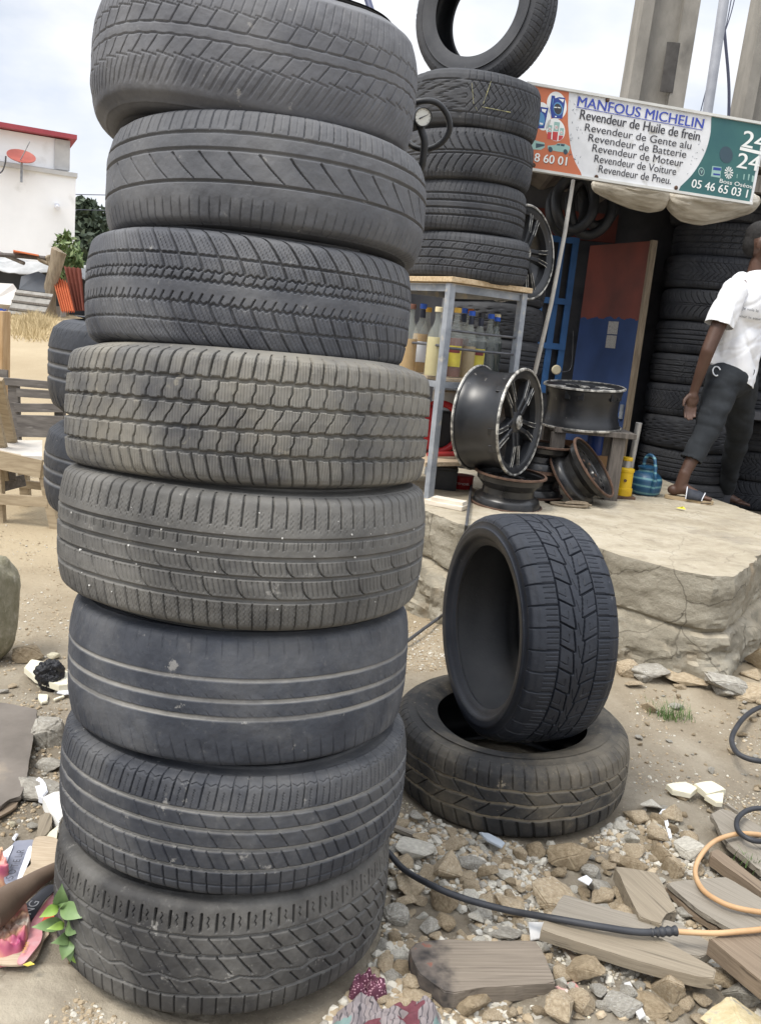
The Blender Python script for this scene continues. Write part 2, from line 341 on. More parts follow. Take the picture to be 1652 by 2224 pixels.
def pat_sport(u, v, C):                       # the clean black tyre standing in the other
    p = pit(C, 60); d = 0; av = np.abs(v); sg = np.sign(v); o = np.where(v > 0, 0, p * .5)
    w = u * 1.0 + o
    saw = ((w / p) % 1.0)
    d = np.maximum(d, 0.95 * gr(av - 13 - 7 * (saw - .5), 3.4) * (av < 30))                # jagged centre grooves
    d = np.maximum(d, 0.9 * gr(rep(w, p), 3.0) * band(av, 9, 17))
    d = np.maximum(d, 0.9 * gr(av - 55, 3.6))
    t = np.clip((av - 14) / 41, 0, 1); cu = 20 * t
    d = np.maximum(d, 1.0 * gr(rep(w - cu, p), 5.0) * band(av, 13, 55))                     # slots framing the blocks
    inner = gr(rep(w - cu - p * .30, p), 2.4) * band(av, 30, 55) + gr(av - 30, 2.4) * band(rep(w - cu - p * .48, p), -p * .18, p * .18)
    d = np.maximum(d, 0.34 * inner)
    d = np.maximum(d, 0.75 * gr(rep(w - cu * .2, p), 3.2) * band(av, 57, 140)); d = np.maximum(d, 0.38 * gr(rep(w + p / 8, p / 4), 2.0) * band(av, 60, 92))
    d = np.maximum(d, 0.4 * gr(v - 0.25 * rep(u, p), 1.8) * band(np.abs(rep(u, p)), 0, 16))
    return d, d * 0.0
def pat_muddy(u, v, C):                       # the dusty tyre lying under it
    p = pit(C, 66); d = 0; ds = 0
    for v0, wd in ((46, 5), (8, 6), (-34, 6)):
        g = gr(v - v0 - 2 * np.sin(u / 21.0), wd, 1.6); d = np.maximum(d, 0.8 * g); ds = np.maximum(ds, g * 0.9)
    d = np.maximum(d, 0.8 * gr(rep(u + 0.9 * v, p), 4.4) * band(v, 10, 44)); d = np.maximum(d, 0.85 * gr(rep(u - 1.1 * v, p), 4.4) * band(v, -32, 6))
    d = np.maximum(d, 0.65 * gr(rep(u + 0.1 * v, p / 2), 3.4) * band(v, 52, 124)); d = np.maximum(d, 0.95 * gr(rep(u + 0.25 * v, p * 0.66), 7) * band(v, -128, -40))
    return d, ds
def pat_vee(u, v, C):
    p = pit(C, 34); av = np.abs(v); d = 0.85 * gr(rep(u + 0.95 * av, p), 3.6) * band(av, 0, 64); d = np.maximum(d, 0.6 * gr(rep(u - 0.9 * av, p), 2.4) * band(av, 14, 60))
    d = np.maximum(d, 0.8 * gr(av - 62, 3.4)); d = np.maximum(d, 0.8 * gr(rep(u, p), 4) * band(av, 64, 120)); return d, d * 0.05
def pat_swoop(u, v, C):
    p = pit(C, 42); av = np.abs(v); d = 0.9 * gr(rep(u + 60 * np.clip(av / 70, 0, 1) ** 0.6, p), 6) * band(av, 8, 84); d = np.maximum(d, gr(av - 6, 5)); d = np.maximum(d, 0.7 * gr(rep(u, p / 2), 3) * band(av, 80, 120)); return d, d * 0.05
def pat_fine(u, v, C):
    p = pit(C, 28); d = 0
    for v0 in (46, 16, -16, -46): d = np.maximum(d, gr(v - v0, 6))
    d = np.maximum(d, 0.6 * gr(rep(u - 0.2 * v, p), 3) * band(np.abs(v), 52, 120)); d = np.maximum(d, 0.6 * gr(rep(u + 0.6 * v, p), 3) * band(np.abs(v), 18, 44)); return d, d * 0.08
def pat_arcs(u, v, C):
    p = pit(C, 62); d = 0
    for v0 in (58, 22, -22, -58): d = np.maximum(d, gr(v - v0, 5))
    for a, b in ((24, 56), (-20, 20), (-56, -24)):
        t = np.clip((v - a) / (b - a), 0, 1); d = np.maximum(d, 0.8 * gr(rep(u - 30 * t * t, p), 4) * band(v, a, b)); d = np.maximum(d, 0.4 * gr(rep(u - 10 * t, p / 4), 2.2) * band(v, a + 8, b - 3))
    d = np.maximum(d, 0.7 * gr(rep(u, p / 2.5), 3) * band(np.abs(v), 62, 120)); return d, d * 0.08

def catmull(P, per):
    P = np.array(P, float); out = []
    for i in range(len(P) - 1):
        p1, p2 = P[i], P[i + 1]; p0 = P[i - 1] if i else 2 * p1 - p2; p3 = P[i + 2] if i + 2 < len(P) else 2 * p2 - p1
        t = np.linspace(0, 1, per, endpoint=False)[:, None]
        out.append(0.5 * (2 * p1 + (p2 - p0) * t + (2 * p0 - 5 * p1 + 4 * p2 - p3) * t * t + (3 * p1 - p0 - 3 * p2 + p3) * t ** 3))
    return np.vstack(out + [P[-1:]])
def tyre_parts(R, W, rim, pat, depth, step=1.7, stu=None, front=-90.0, arc=210.0, seed=0, wobble=0.0, round_=0.0, twf=0.80, crown=0.006, coarse=9.0):
    """meshes of one tyre, axis along z, centred: tread, two sidewalls, inner liner. 'front' is the side given the finest mesh."""
    tw = W * twf; h = R - rim; sh = 0.014 + round_
    half = [(R, 0.0), (R - crown * 0.25, tw * 0.25), (R - crown - round_ * 0.4, tw * 0.44), (R - crown - 0.005 - round_ * 0.8, tw * 0.5), (R - crown - sh - round_, W * 0.455), (R - crown - sh * 2.0 - 0.012 - round_ * 1.6, W * 0.483),
            (rim + h * 0.56, W * 0.502), (rim + h * 0.30, W * 0.487), (rim + 0.022, W * 0.455), (rim + 0.010, W * 0.435), (rim + 0.001, W * 0.41)]
    cv = catmull(half, 40); sl = np.concatenate([[0], np.cumsum(np.hypot(*np.diff(cv, axis=0).T))])
    sT = tw * 0.5 + 0.036                                                   # tread and shoulder, measured along the surface
    n1 = int(sT * 1000 / step); s1 = np.linspace(0, sT, n1 + 1); s2 = np.linspace(sT, sl[-1], 12)
    sp = np.concatenate([s1, s2[1:]]); rr = np.interp(sp, sl, cv[:, 0]); zz = np.interp(sp, sl, cv[:, 1])
    S = np.concatenate([-sp[::-1], sp[1:]]); PR = np.concatenate([rr[::-1], rr[1:]]); PZ = np.concatenate([-zz[::-1], zz[1:]])
    da = (stu or step) / 1000 / R; a0 = rad(front - arc / 2); na = int(rad(arc) / da); dense = a0 + np.arange(na) * da
    a1 = dense[-1] + da; rest = a0 + 2 * math.pi - a1; nb = max(8, int(rest * R * 1000 / coarse)); A = np.concatenate([dense, a1 + np.arange(nb) * rest / nb])
    NA = len(A); C = 2 * math.pi * R * 1000
    U, V = np.meshgrid(A * R * 1000, S * 1000, indexing='ij')
    d, ds = pat(U % C, V, C); fade = np.clip((sT * 1000 - np.abs(V)) / 14, 0, 1); d = d * fade; ds = ds * fade
    wear = 1 + 0.25 * fbm(U / 160.0, V / 60.0, 3, seed + 5)
    RRg = PR[None, :] - d * depth * np.clip(wear, 0.4, 1.4) + 0.0007 * fbm(U / 22.0, V / 22.0, 3, seed) * (fade > 0)
    ZZg = np.repeat(PZ[None, :], NA, 0) + wobble * np.sin(2 * A + seed)[:, None] + wobble * 0.7 * np.sin(3 * A + 2.1 * seed)[:, None]
    # raised rings and a faint band on the sidewalls
    side = np.abs(PZ) > tw * 0.5
    hh = (PR - rim) / h
    ring = 0.0016 * np.exp(-((hh - 0.50) / 0.02) ** 2) + 0.0014 * np.exp(-((hh - 0.30) / 0.02) ** 2) + 0.0012 * np.exp(-((hh - 0.72) / 0.02) ** 2)
    ZZg = ZZg + (np.sign(PZ) * ring * side)[None, :]
    X = np.stack([RRg * np.cos(A)[:, None], RRg * np.sin(A)[:, None], ZZg], -1)
    # normals of the whole outside, so that the pieces shade as one skin
    dA = np.roll(X, -1, 0) - np.roll(X, 1, 0); dS = np.gradient(X, axis=1); N = np.cross(dA, dS); N /= np.linalg.norm(N, axis=-1, keepdims=True) + 1e-12
    nS = len(S); iL = int(np.searchsorted(S, -sT - 1e-6)); iR = int(np.searchsorted(S, sT + 1e-6)) - 1
    def grid(Xp, Np, Dp, name, flip=False):
        na_, ns_ = Xp.shape[:2]; idx = np.arange(na_ * ns_).reshape(na_, ns_); nx = np.roll(idx, -1, 0)
        q = np.stack([idx[:, :-1], nx[:, :-1], nx[:, 1:], idx[:, 1:]], -1).reshape(-1, 4)
        if flip: q = q[:, ::-1]
        me = bpy.data.meshes.new(name); me.vertices.add(na_ * ns_); me.vertices.foreach_set('co', Xp.reshape(-1).astype(np.float32))
        me.loops.add(q.size); me.loops.foreach_set('vertex_index', q.reshape(-1).astype(np.int32)); me.polygons.add(len(q))
        me.polygons.foreach_set('loop_start', np.arange(0, q.size, 4, dtype=np.int32)); me.polygons.foreach_set('loop_total', np.full(len(q), 4, np.int32))
        me.update(calc_edges=True); me.polygons.foreach_set('use_smooth', np.ones(len(q), bool))
        at = me.attributes.new('groove', 'FLOAT', 'POINT'); at.data.foreach_set('value', (Dp if Dp is not None else np.zeros(na_ * ns_)).reshape(-1).astype(np.float32))
        if Np is not None: me.normals_split_custom_set_from_vertices(Np.reshape(-1, 3).astype(np.float32))
        return me
    out = {}
    out['tread'] = grid(X[:, iL:iR + 1], N[:, iL:iR + 1], ds[:, iL:iR + 1], 'tread')
    sub = slice(None, None, 3) if NA % 3 == 0 else slice(None)
    out['sidewall'] = [grid(X[:, :iL + 1], N[:, :iL + 1], None, 'sidewall'), grid(X[:, iR:], N[:, iR:], None, 'sidewall')]
    inn = catmull([(rim + 0.001, -W * 0.41), (rim + 0.012, -W * 0.37), (rim + h * 0.45, -W * 0.455), (R - 0.030, -W * 0.40), (R - 0.016, -W * 0.2), (R - 0.015, 0), (R - 0.016, W * 0.2), (R - 0.030, W * 0.40), (rim + h * 0.45, W * 0.455), (rim + 0.012, W * 0.37), (rim + 0.001, W * 0.41)], 3)
    A2 = np.linspace(0, 2 * math.pi, 120, endpoint=False); wz = wobble * np.sin(2 * A2 + seed) + wobble * 0.7 * np.sin(3 * A2 + 2.1 * seed)
    Xi = np.stack([inn[:, 0][None, :] * np.cos(A2)[:, None], inn[:, 0][None, :] * np.sin(A2)[:, None], inn[:, 1][None, :] + wz[:, None]], -1)
    out['inner_liner'] = grid(Xi, None, None, 'inner_liner', True)
    return out
m_liner = M('tyre_lining', (0.008, 0.009, 0.012), (0.018, 0.019, 0.021), scale=14, rough=0.5, bump=0.0008, bscale=120, stretch=(1, 1, 1))
def make_tyre(label, loc, parts, mat, matrix=None, group=None, cat='tyre'):
    t = thing('tyre', label, cat, group=group)
    t.matrix_world = Matrix.Translation(loc) @ (matrix.to_4x4() if matrix is not None else Matrix.Identity(4))
    link('tread', parts['tread'], mat, t)
    for s in parts['sidewall']: link('sidewall', s, mat, t)
    link('inner_liner', parts['inner_liner'], m_liner, t)
    return t
DUST = (0.31, 0.297, 0.272)
# the tall stack in front, top to bottom: radius, width, offset, pattern, groove depth, colours, label
LEAN_U = Vector((1, 0, 0.016)).normalized(); LEAN_W = Vector((0, 1, -0.080)).normalized(); LEAN_N = LEAN_U.cross(LEAN_W); LEAN = Matrix((LEAN_U, LEAN_W, LEAN_N)).transposed()
STACK0 = Vector((-0.27, 1.749, 0.0))
FRONT = [
 (0.317, 0.252, -0.026, 1.745, pat_worn_diagonal, 0.0040, (0.086, 0.088, 0.098), (0.140, 0.141, 0.150), 0.15, 0.16, 0.013, 'grey worn tyre with slanting grooves and rounded shoulders, topmost of the tall front stack'),
 (0.317, 0.212, 0.011, 1.533, pat_slash, 0.0058, (0.078, 0.081, 0.090), (0.122, 0.124, 0.132), 0.5, 0.16, 0.010, 'worn tyre with curved slashes between thin grooves, second from the front stack top'),
 (0.326, 0.216, -0.012, 1.328, pat_winter, 0.0062, (0.054, 0.057, 0.067), (0.105, 0.109, 0.120), 0.25, 0.22, 0.004, 'winter tyre with wavy curved lugs, third from the top of the front stack'),
 (0.369, 0.238, 0.002, 1.110, pat_blocks, 0.0085, (0.066, 0.067, 0.072), (0.225, 0.215, 0.190), 0.15, 0.62, 0.0, 'pale dusty all-terrain tyre with five rows of chunky blocks in the front stack'),
 (0.377, 0.262, 0.004, 0.868, pat_allseason, 0.0085, (0.062, 0.061, 0.060), (0.135, 0.130, 0.119), 0.45, 0.32, 0.006, 'brownish grey tyre with arc-shaped cuts and white specks, beneath the chunky block tyre'),
 (0.355, 0.268, 0.011, 0.609, pat_bald, 0.0050, (0.025, 0.029, 0.039), (0.066, 0.072, 0.086), 0.90, 0.22, 0.004, 'almost bald tyre with three thin dusty lines, third from the bottom of the front stack'),
 (0.367, 0.242, 0.016, 0.360, pat_ribs, 0.0080, (0.021, 0.024, 0.032), (0.060, 0.063, 0.071), 1.0, 0.22, 0.004, 'dark tyre with four pale dust-filled grooves, second from the bottom of the front stack'),
 (0.360, 0.252, 0.004, 0.119, pat_directional, 0.0075, (0.024, 0.024, 0.026), (0.072, 0.069, 0.064), 0.70, 0.36, 0.002, 'muddy tyre with slanted notched tread, lowest of the tall front stack'),
]
for i, (R, W, dx, zc, pat, dep, c1, c2, da_, film, rn, lab) in enumerate(FRONT):
    pr = tyre_parts(R, W, R - 0.118, pat, dep, seed=i * 3 + 1, wobble=0.0035 if i else 0.010, round_=rn, step=1.5, stu=1.2, arc=196, twf=0.80 if i == 0 else 0.855)
    mt = rubber('rubber', c1, c2, DUST if i != 3 else (0.26, 0.235, 0.185), dust_amt=da_, film=film)
    t_ = make_tyre(lab, STACK0 + LEAN_N * zc + LEAN_U * dx, pr, mt, LEAN @ rotm('Y', rad(1.2)) if i == 0 else LEAN, 'tyres of the tall front stack')
    if i == 4:                                               # white grit wedged in the grooves
        rg_ = random.Random(12); mb = MB()
        for _ in range(34):
            a = rad(-90 + rg_.uniform(-85, 85)); v0 = rg_.choice((-.060, -.022, .014, .048, .085, -.095, .075, -.080)) + rg_.uniform(-.004, .004); q = rg_.uniform(.0010, .0030); rr_ = R - .0012 - (.012 if abs(v0) > .09 else 0.003 if abs(v0) > .07 else 0)
            mb.box((rr_ * math.cos(a), rr_ * math.sin(a), v0), (q * 1.2, q, q * 1.3), rotm('Z', a) @ rotm('X', rg_.uniform(0, 1.5)), q * .2)
        tag(mb.build('wedged_grit', M('white_grit', (0.62, 0.61, 0.58), rough=.8), t_), kind='stuff')
# leaning pair on the right
m_black = rubber('rubber', (0.011, 0.014, 0.021), (0.023, 0.027, 0.037), (0.12, 0.12, 0.125), rough=0.50, dust_amt=0.0, film=0.06)
m_muddy = rubber('rubber', (0.022, 0.022, 0.023), (0.050, 0.048, 0.045), (0.34, 0.285, 0.20), rough=0.72, dust_amt=1.0, film=0.42)
lowc = atz(1117, 1598, 0.235); lowc = Vector((0.452, 2.48, 0.113))
pr = tyre_parts(0.352, 0.228, 0.352 - 0.130, pat_muddy, 0.0075, seed=41, wobble=0.003, round_=0.006)
make_tyre('dusty brown-black tyre lying flat on the rubble with another tyre set in its hole', lowc, pr, m_muddy, rotm('Y', rad(-1.0)) @ rotm('X', rad(1.0)), 'pair of tyres by the platform')
az = rad(197.5); stc = Vector((0.450, 2.50, 0.489))
zax = Vector((math.cos(az), math.sin(az), 0.0)); MS = frame(zax, (0, 0, 1))
pr = tyre_parts(0.334, 0.282, 0.334 - 0.098, pat_sport, 0.0075, front=-75, arc=270, seed=43, step=1.5)
make_tyre('clean black tyre standing upright in the hole of the dusty lying tyre', stc, pr, m_black, MS, 'pair of tyres by the platform')
# medium meshes shared by the stacks further back
kinds = [tyre_parts(0.33, 0.225, 0.22, p, 0.0075, step=3.4, arc=200, seed=60 + i, wobble=0.003, coarse=26) for i, p in enumerate((pat_vee, pat_swoop, pat_fine, pat_arcs))]
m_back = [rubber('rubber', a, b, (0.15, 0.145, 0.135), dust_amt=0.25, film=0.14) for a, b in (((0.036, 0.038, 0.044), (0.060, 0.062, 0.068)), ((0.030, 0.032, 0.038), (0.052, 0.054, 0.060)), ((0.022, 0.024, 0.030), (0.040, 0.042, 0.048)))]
m_navy = rubber('rubber', (0.014, 0.017, 0.024), (0.026, 0.029, 0.036), (0.24, 0.24, 0.24), rough=0.6, dust_amt=0.9, film=0.08)
# ------------------------------------------------------------------ ground
def ground_h(x, y):
    x = np.asarray(x, float); y = np.asarray(y, float)
    left = sstep(1.2, -1.0, x)
    rise = 0.125 * np.clip(y - 5.2, 0, 9.0) * left
    z = rise + 0.020 * fbm(x * 1.6, y * 1.6, 3, 3) + 0.006 * fbm(x * 9, y * 9, 3, 9)
    rub = sstep(0.0, 0.35, x) * sstep(2.75, 2.2, y) + sstep(-0.55, -0.75, x) * sstep(2.9, 2.3, y)
    z = z + np.clip(rub, 0, 1) * (0.010 * np.abs(fbm(x * 26, y * 26, 3, 21)) + 0.012 * fbm(x * 7, y * 7, 2, 5))
    z = z + 0.05 * sstep(2.9, 3.5, y) * sstep(0.2, 0.6, x)              # the dirt climbs to the foot of the platform
    near = np.exp(-(((x + 0.27) / 0.5) ** 2 + ((y - 1.75) / 0.5) ** 2)); z = z * (1 - near) - 0.004 * near
    lp = np.exp(-(((x - 0.44) / 0.45) ** 2 + ((y - 2.48) / 0.45) ** 2) ** 2); z = z * (1 - lp)
    return z
def gz(x, y): return float(ground_h(np.array([x]), np.array([y]))[0])
def geo(a, b, n): t = np.linspace(0, 1, n) ** 2.4; return a + (b - a) * t
xs = np.concatenate([-1.5 - geo(0, 400, 46)[::-1][:-1], np.arange(-1.5, 2.4, 0.0125), 2.4 + geo(0, 400, 46)[1:]])
ys = np.concatenate([np.linspace(-30, 0.7, 12)[:-1], np.arange(0.7, 4.4, 0.0125), 4.4 + geo(0, 900, 70)[1:]])
GX, GY = np.meshgrid(xs, ys, indexing='ij'); GZ = ground_h(GX, GY)
def grid_obj(name, X, Y, Z, mat):
    a, b = X.shape; idx = np.arange(a * b).reshape(a, b); q = np.stack([idx[:-1, :-1], idx[1:, :-1], idx[1:, 1:], idx[:-1, 1:]], -1).reshape(-1, 4)
    me = bpy.data.meshes.new(name); me.vertices.add(a * b); me.vertices.foreach_set('co', np.stack([X, Y, Z], -1).reshape(-1).astype(np.float32))
    me.loops.add(q.size); me.loops.foreach_set('vertex_index', q.reshape(-1).astype(np.int32)); me.polygons.add(len(q))
    me.polygons.foreach_set('loop_start', np.arange(0, q.size, 4, dtype=np.int32)); me.polygons.foreach_set('loop_total', np.full(len(q), 4, np.int32)); me.update(calc_edges=True)
    me.polygons.foreach_set('use_smooth', np.ones(len(q), bool)); return link(name, me, mat)
def ground_mat():
    m = bpy.data.materials.new('ground_dirt'); m.use_nodes = True; t = m.node_tree; b = t.nodes['Principled BSDF']; l = t.links.new
    b.inputs['Roughness'].default_value = 0.95; b.inputs['Specular IOR Level'].default_value = 0.2
    co = t.nodes.new('ShaderNodeTexCoord').outputs['Object']
    def noise(s, d=8, r=0.62):
        n = t.nodes.new('ShaderNodeTexNoise'); n.inputs['Scale'].default_value = s; n.inputs['Detail'].default_value = d; n.inputs['Roughness'].default_value = r; l(co, n.inputs['Vector']); return n.outputs['Fac']
    def ramp(f, *st):
        r = t.nodes.new('ShaderNodeValToRGB'); e = r.color_ramp.elements
        while len(e) < len(st): e.new(0.5)
        for k, (p, c) in enumerate(st): e[k].position = p; e[k].color = (*c, 1)
        l(f, r.inputs['Fac']); return r.outputs['Color']
    def mix(f, a, c):
        x = t.nodes.new('ShaderNodeMix'); x.data_type = 'RGBA'; l(f, x.inputs[0]); l(a, x.inputs[6]); l(c, x.inputs[7]); return x.outputs[2]
    near = ramp(noise(2.2), (0.30, (0.165, 0.137, 0.100)), (0.50, (0.255, 0.218, 0.165)), (0.70, (0.37, 0.330, 0.262)))
    far = ramp(noise(0.55), (0.30, (0.31, 0.242, 0.152)), (0.70, (0.43, 0.352, 0.235)))
    sp = t.nodes.new('ShaderNodeSeparateXYZ'); l(co, sp.inputs[0])
    mr = t.nodes.new('ShaderNodeMapRange'); mr.inputs[1].default_value = 2.6; mr.inputs[2].default_value = 4.6; l(sp.outputs['Y'], mr.inputs[0])
    c = mix(mr.outputs[0], near, far)
    white = ramp(noise(5.5, 10, 0.7), (0.52, (0, 0, 0)), (0.64, (1, 1, 1))); pale = ramp(noise(30, 4), (0.3, (0.34, 0.30, 0.225)), (0.7, (0.50, 0.46, 0.37)))
    nr = t.nodes.new('ShaderNodeMapRange'); nr.inputs[1].default_value = 2.5; nr.inputs[2].default_value = 1.9; l(sp.outputs['Y'], nr.inputs[0])
    mm = t.nodes.new('ShaderNodeMath'); mm.operation = 'MULTIPLY'; l(white, mm.inputs[0]); l(nr.outputs[0], mm.inputs[1]); c = mix(mm.outputs[0], c, pale)
    sp2 = ramp(noise(95, 3, 0.75), (0.60, (0, 0, 0)), (0.68, (1, 1, 1))); m2 = t.nodes.new('ShaderNodeMath'); m2.operation = 'MULTIPLY'; m2.inputs[1].default_value = 0.5; l(sp2, m2.inputs[0]); c = mix(m2.outputs[0], c, pale)
    dk = ramp(noise(42, 5, 0.7), (0.28, (1, 1, 1)), (0.40, (0, 0, 0))); dkc = ramp(noise(3), (0, (0.10, 0.072, 0.045)), (1, (0.15, 0.11, 0.07))); m3 = t.nodes.new('ShaderNodeMath'); m3.operation = 'MULTIPLY'; m3.inputs[1].default_value = 0.55; l(dk, m3.inputs[0]); c = mix(m3.outputs[0], c, dkc)
    l(c, b.inputs['Base Color'])
    bn = t.nodes.new('ShaderNodeBump'); bn.inputs['Distance'].default_value = 0.011; bn.inputs['Strength'].default_value = 1.0; l(noise(46, 10, 0.75), bn.inputs['Height']); l(bn.outputs['Normal'], b.inputs['Normal'])
    return m
tag(grid_obj('ground', GX, GY, GZ, ground_mat()), 'sandy brown dirt yard strewn with rubble', 'ground', kind='structure')
# worn cement laid in the dirt, bottom left
m_cement = M('old_cement', (0.24, 0.205, 0.155), (0.37, 0.325, 0.25), scale=9, rough=0.95, bump=0.008, bscale=34, c3=(0.40, 0.36, 0.29), f3=0.60, s3=11)
cp = [(-20, 2105), (95, 2068), (165, 2085), (220, 2110), (300, 2160), (420, 2196), (560, 2215), (700, 2250), (640, 2420), (-40, 2420)]
cpw = [atz(x, y, 0.012) for x, y in cp]; cx = sum((p.x for p in cpw)) / len(cpw); cy = sum((p.y for p in cpw)) / len(cpw)
ring = spline([(p.x, p.y, 0) for p in cpw], 10, True); bmv = []; bmf = []; NR = 14
for k in range(NR + 1):
    for j, p in enumerate(ring):
        t = 1 - k / NR; q = 1 + (0.05 * mnoise.noise(Vector((p.x * 9, p.y * 9, 2))) if k < 2 else 0)
        x, y = cx + (p.x - cx) * t * q, cy + (p.y - cy) * t * q
        bmv.append((x, y, gz(x, y) + (-0.012 if k == 0 else 0.001 + 0.003 * mnoise.noise(Vector((x * 6, y * 6, 1))))))
n = len(ring)
for k in range(NR):
    for j in range(n): bmf.append((k * n + j, k * n + (j + 1) % n, (k + 1) * n + (j + 1) % n, (k + 1) * n + j))
tag(MB().add(bmv, bmf).build('cement_path', m_cement, smooth=60), 'worn cement patch at the foot of the front tyre stack', 'pavement', kind='structure')

# ------------------------------------------------------------------ concrete platform
PZ0 = 0.48
edge = [(700, 1030), (800, 1072), (870, 1092), (930, 1110), (1000, 1136), (1130, 1160), (1278, 1181), (1351, 1206), (1476, 1238), (1545, 1250), (1591, 1251)]
right = [(1618, 1229), (1652, 1201), (1740, 1140), (1700, 1128), (1652, 1119), (1580, 1093), (1514, 1071), (1440, 1042)]
pw = [atz(x, y, PZ0) for x, y in edge + right]; pw = [Vector((p.x, p.y, 0)) for p in pw] + [Vector((1.95, 7.3, 0)), Vector((-0.35, 7.3, 0))]
def dens(P, st):
    out = []
    for i in range(len(P)):
        a, b = P[i], P[(i + 1) % len(P)]; k = max(1, int((b - a).length / st))
        out += [a.lerp(b, j / k) for j in range(k)]
    return out
loop = dens(pw, 0.013); cen = Vector((0.95, 4.7, 0)); n = len(loop)
vs, fs = [], []
def ringp(f):
    o = len(vs)
    for p in loop: vs.append(f(p))
    return o
def nz(p, s, sd=0): return mnoise.noise(Vector((p.x * s, p.y * s, p.z * s + sd)))
rows = []
def terr(x, k=3.0): f = math.floor(x * k); t = x * k - f; return (f + min(1, max(0, (t - .75) / .25))) / k
zl_ = [-.06 + .0125 * i for i in range(43)] + [.472, .4785]
for z in zl_:
    def f(p, z=z):
        d = (p - cen).normalized(); q = Vector((p.x, p.y, z * 1.6))
        low = 1 - min(1, max(0, (z - .17) / .07)); crack = .245 + .018 * mnoise.noise(Vector((p.x * 4, p.y * 4, 9))); c2 = .405 + .03 * mnoise.noise(Vector((p.x * 3, p.y * 3, 4)))
        off = .014 + .050 * low + (.050 * terr(mnoise.noise(q * 5.5) + .5, 4) - .02) * (.14 + .86 * low) + .016 * terr(mnoise.noise(q * 10 + Vector((4, 4, 4))) + .5, 2) * (.5 + low) + .007 * abs(mnoise.noise(q * 24)) + .006 * mnoise.noise(q * 55)
        off -= .030 * math.exp(-((z - crack) / .010) ** 2) + .010 * max(0, mnoise.noise(Vector((p.x * 5, p.y * 5, 2)))) * math.exp(-((z - c2) / .007) ** 2)
        if z > .44: off -= (z - .44) / .04 * (.010 + .030 * max(0, mnoise.noise(Vector((p.x * 9, p.y * 9, 6))) - .15))
        return Vector((p.x, p.y, z)) + d * off + Vector((0, 0, (.008 if .1 < z < .44 else .003) * nz(q, 5, 3)))
    rows.append(ringp(f))
for k in range(1, 60):
    t = 1 - 0.012 - (k - 1) / 60.0 * (1 - 0.03)
    rows.append(ringp(lambda p, t=t: Vector((cen.x + (p.x - cen.x) * t, cen.y + (p.y - cen.y) * t, PZ0 + 0.004 * nz(Vector((p.x * t, p.y * t, 0)), 3) + 0.0025 * nz(Vector((p.x * t, p.y * t, 0)), 14)))))
for a, b in zip(rows, rows[1:]):
    for j in range(n): fs.append((a + j, a + (j + 1) % n, b + (j + 1) % n, b + j))
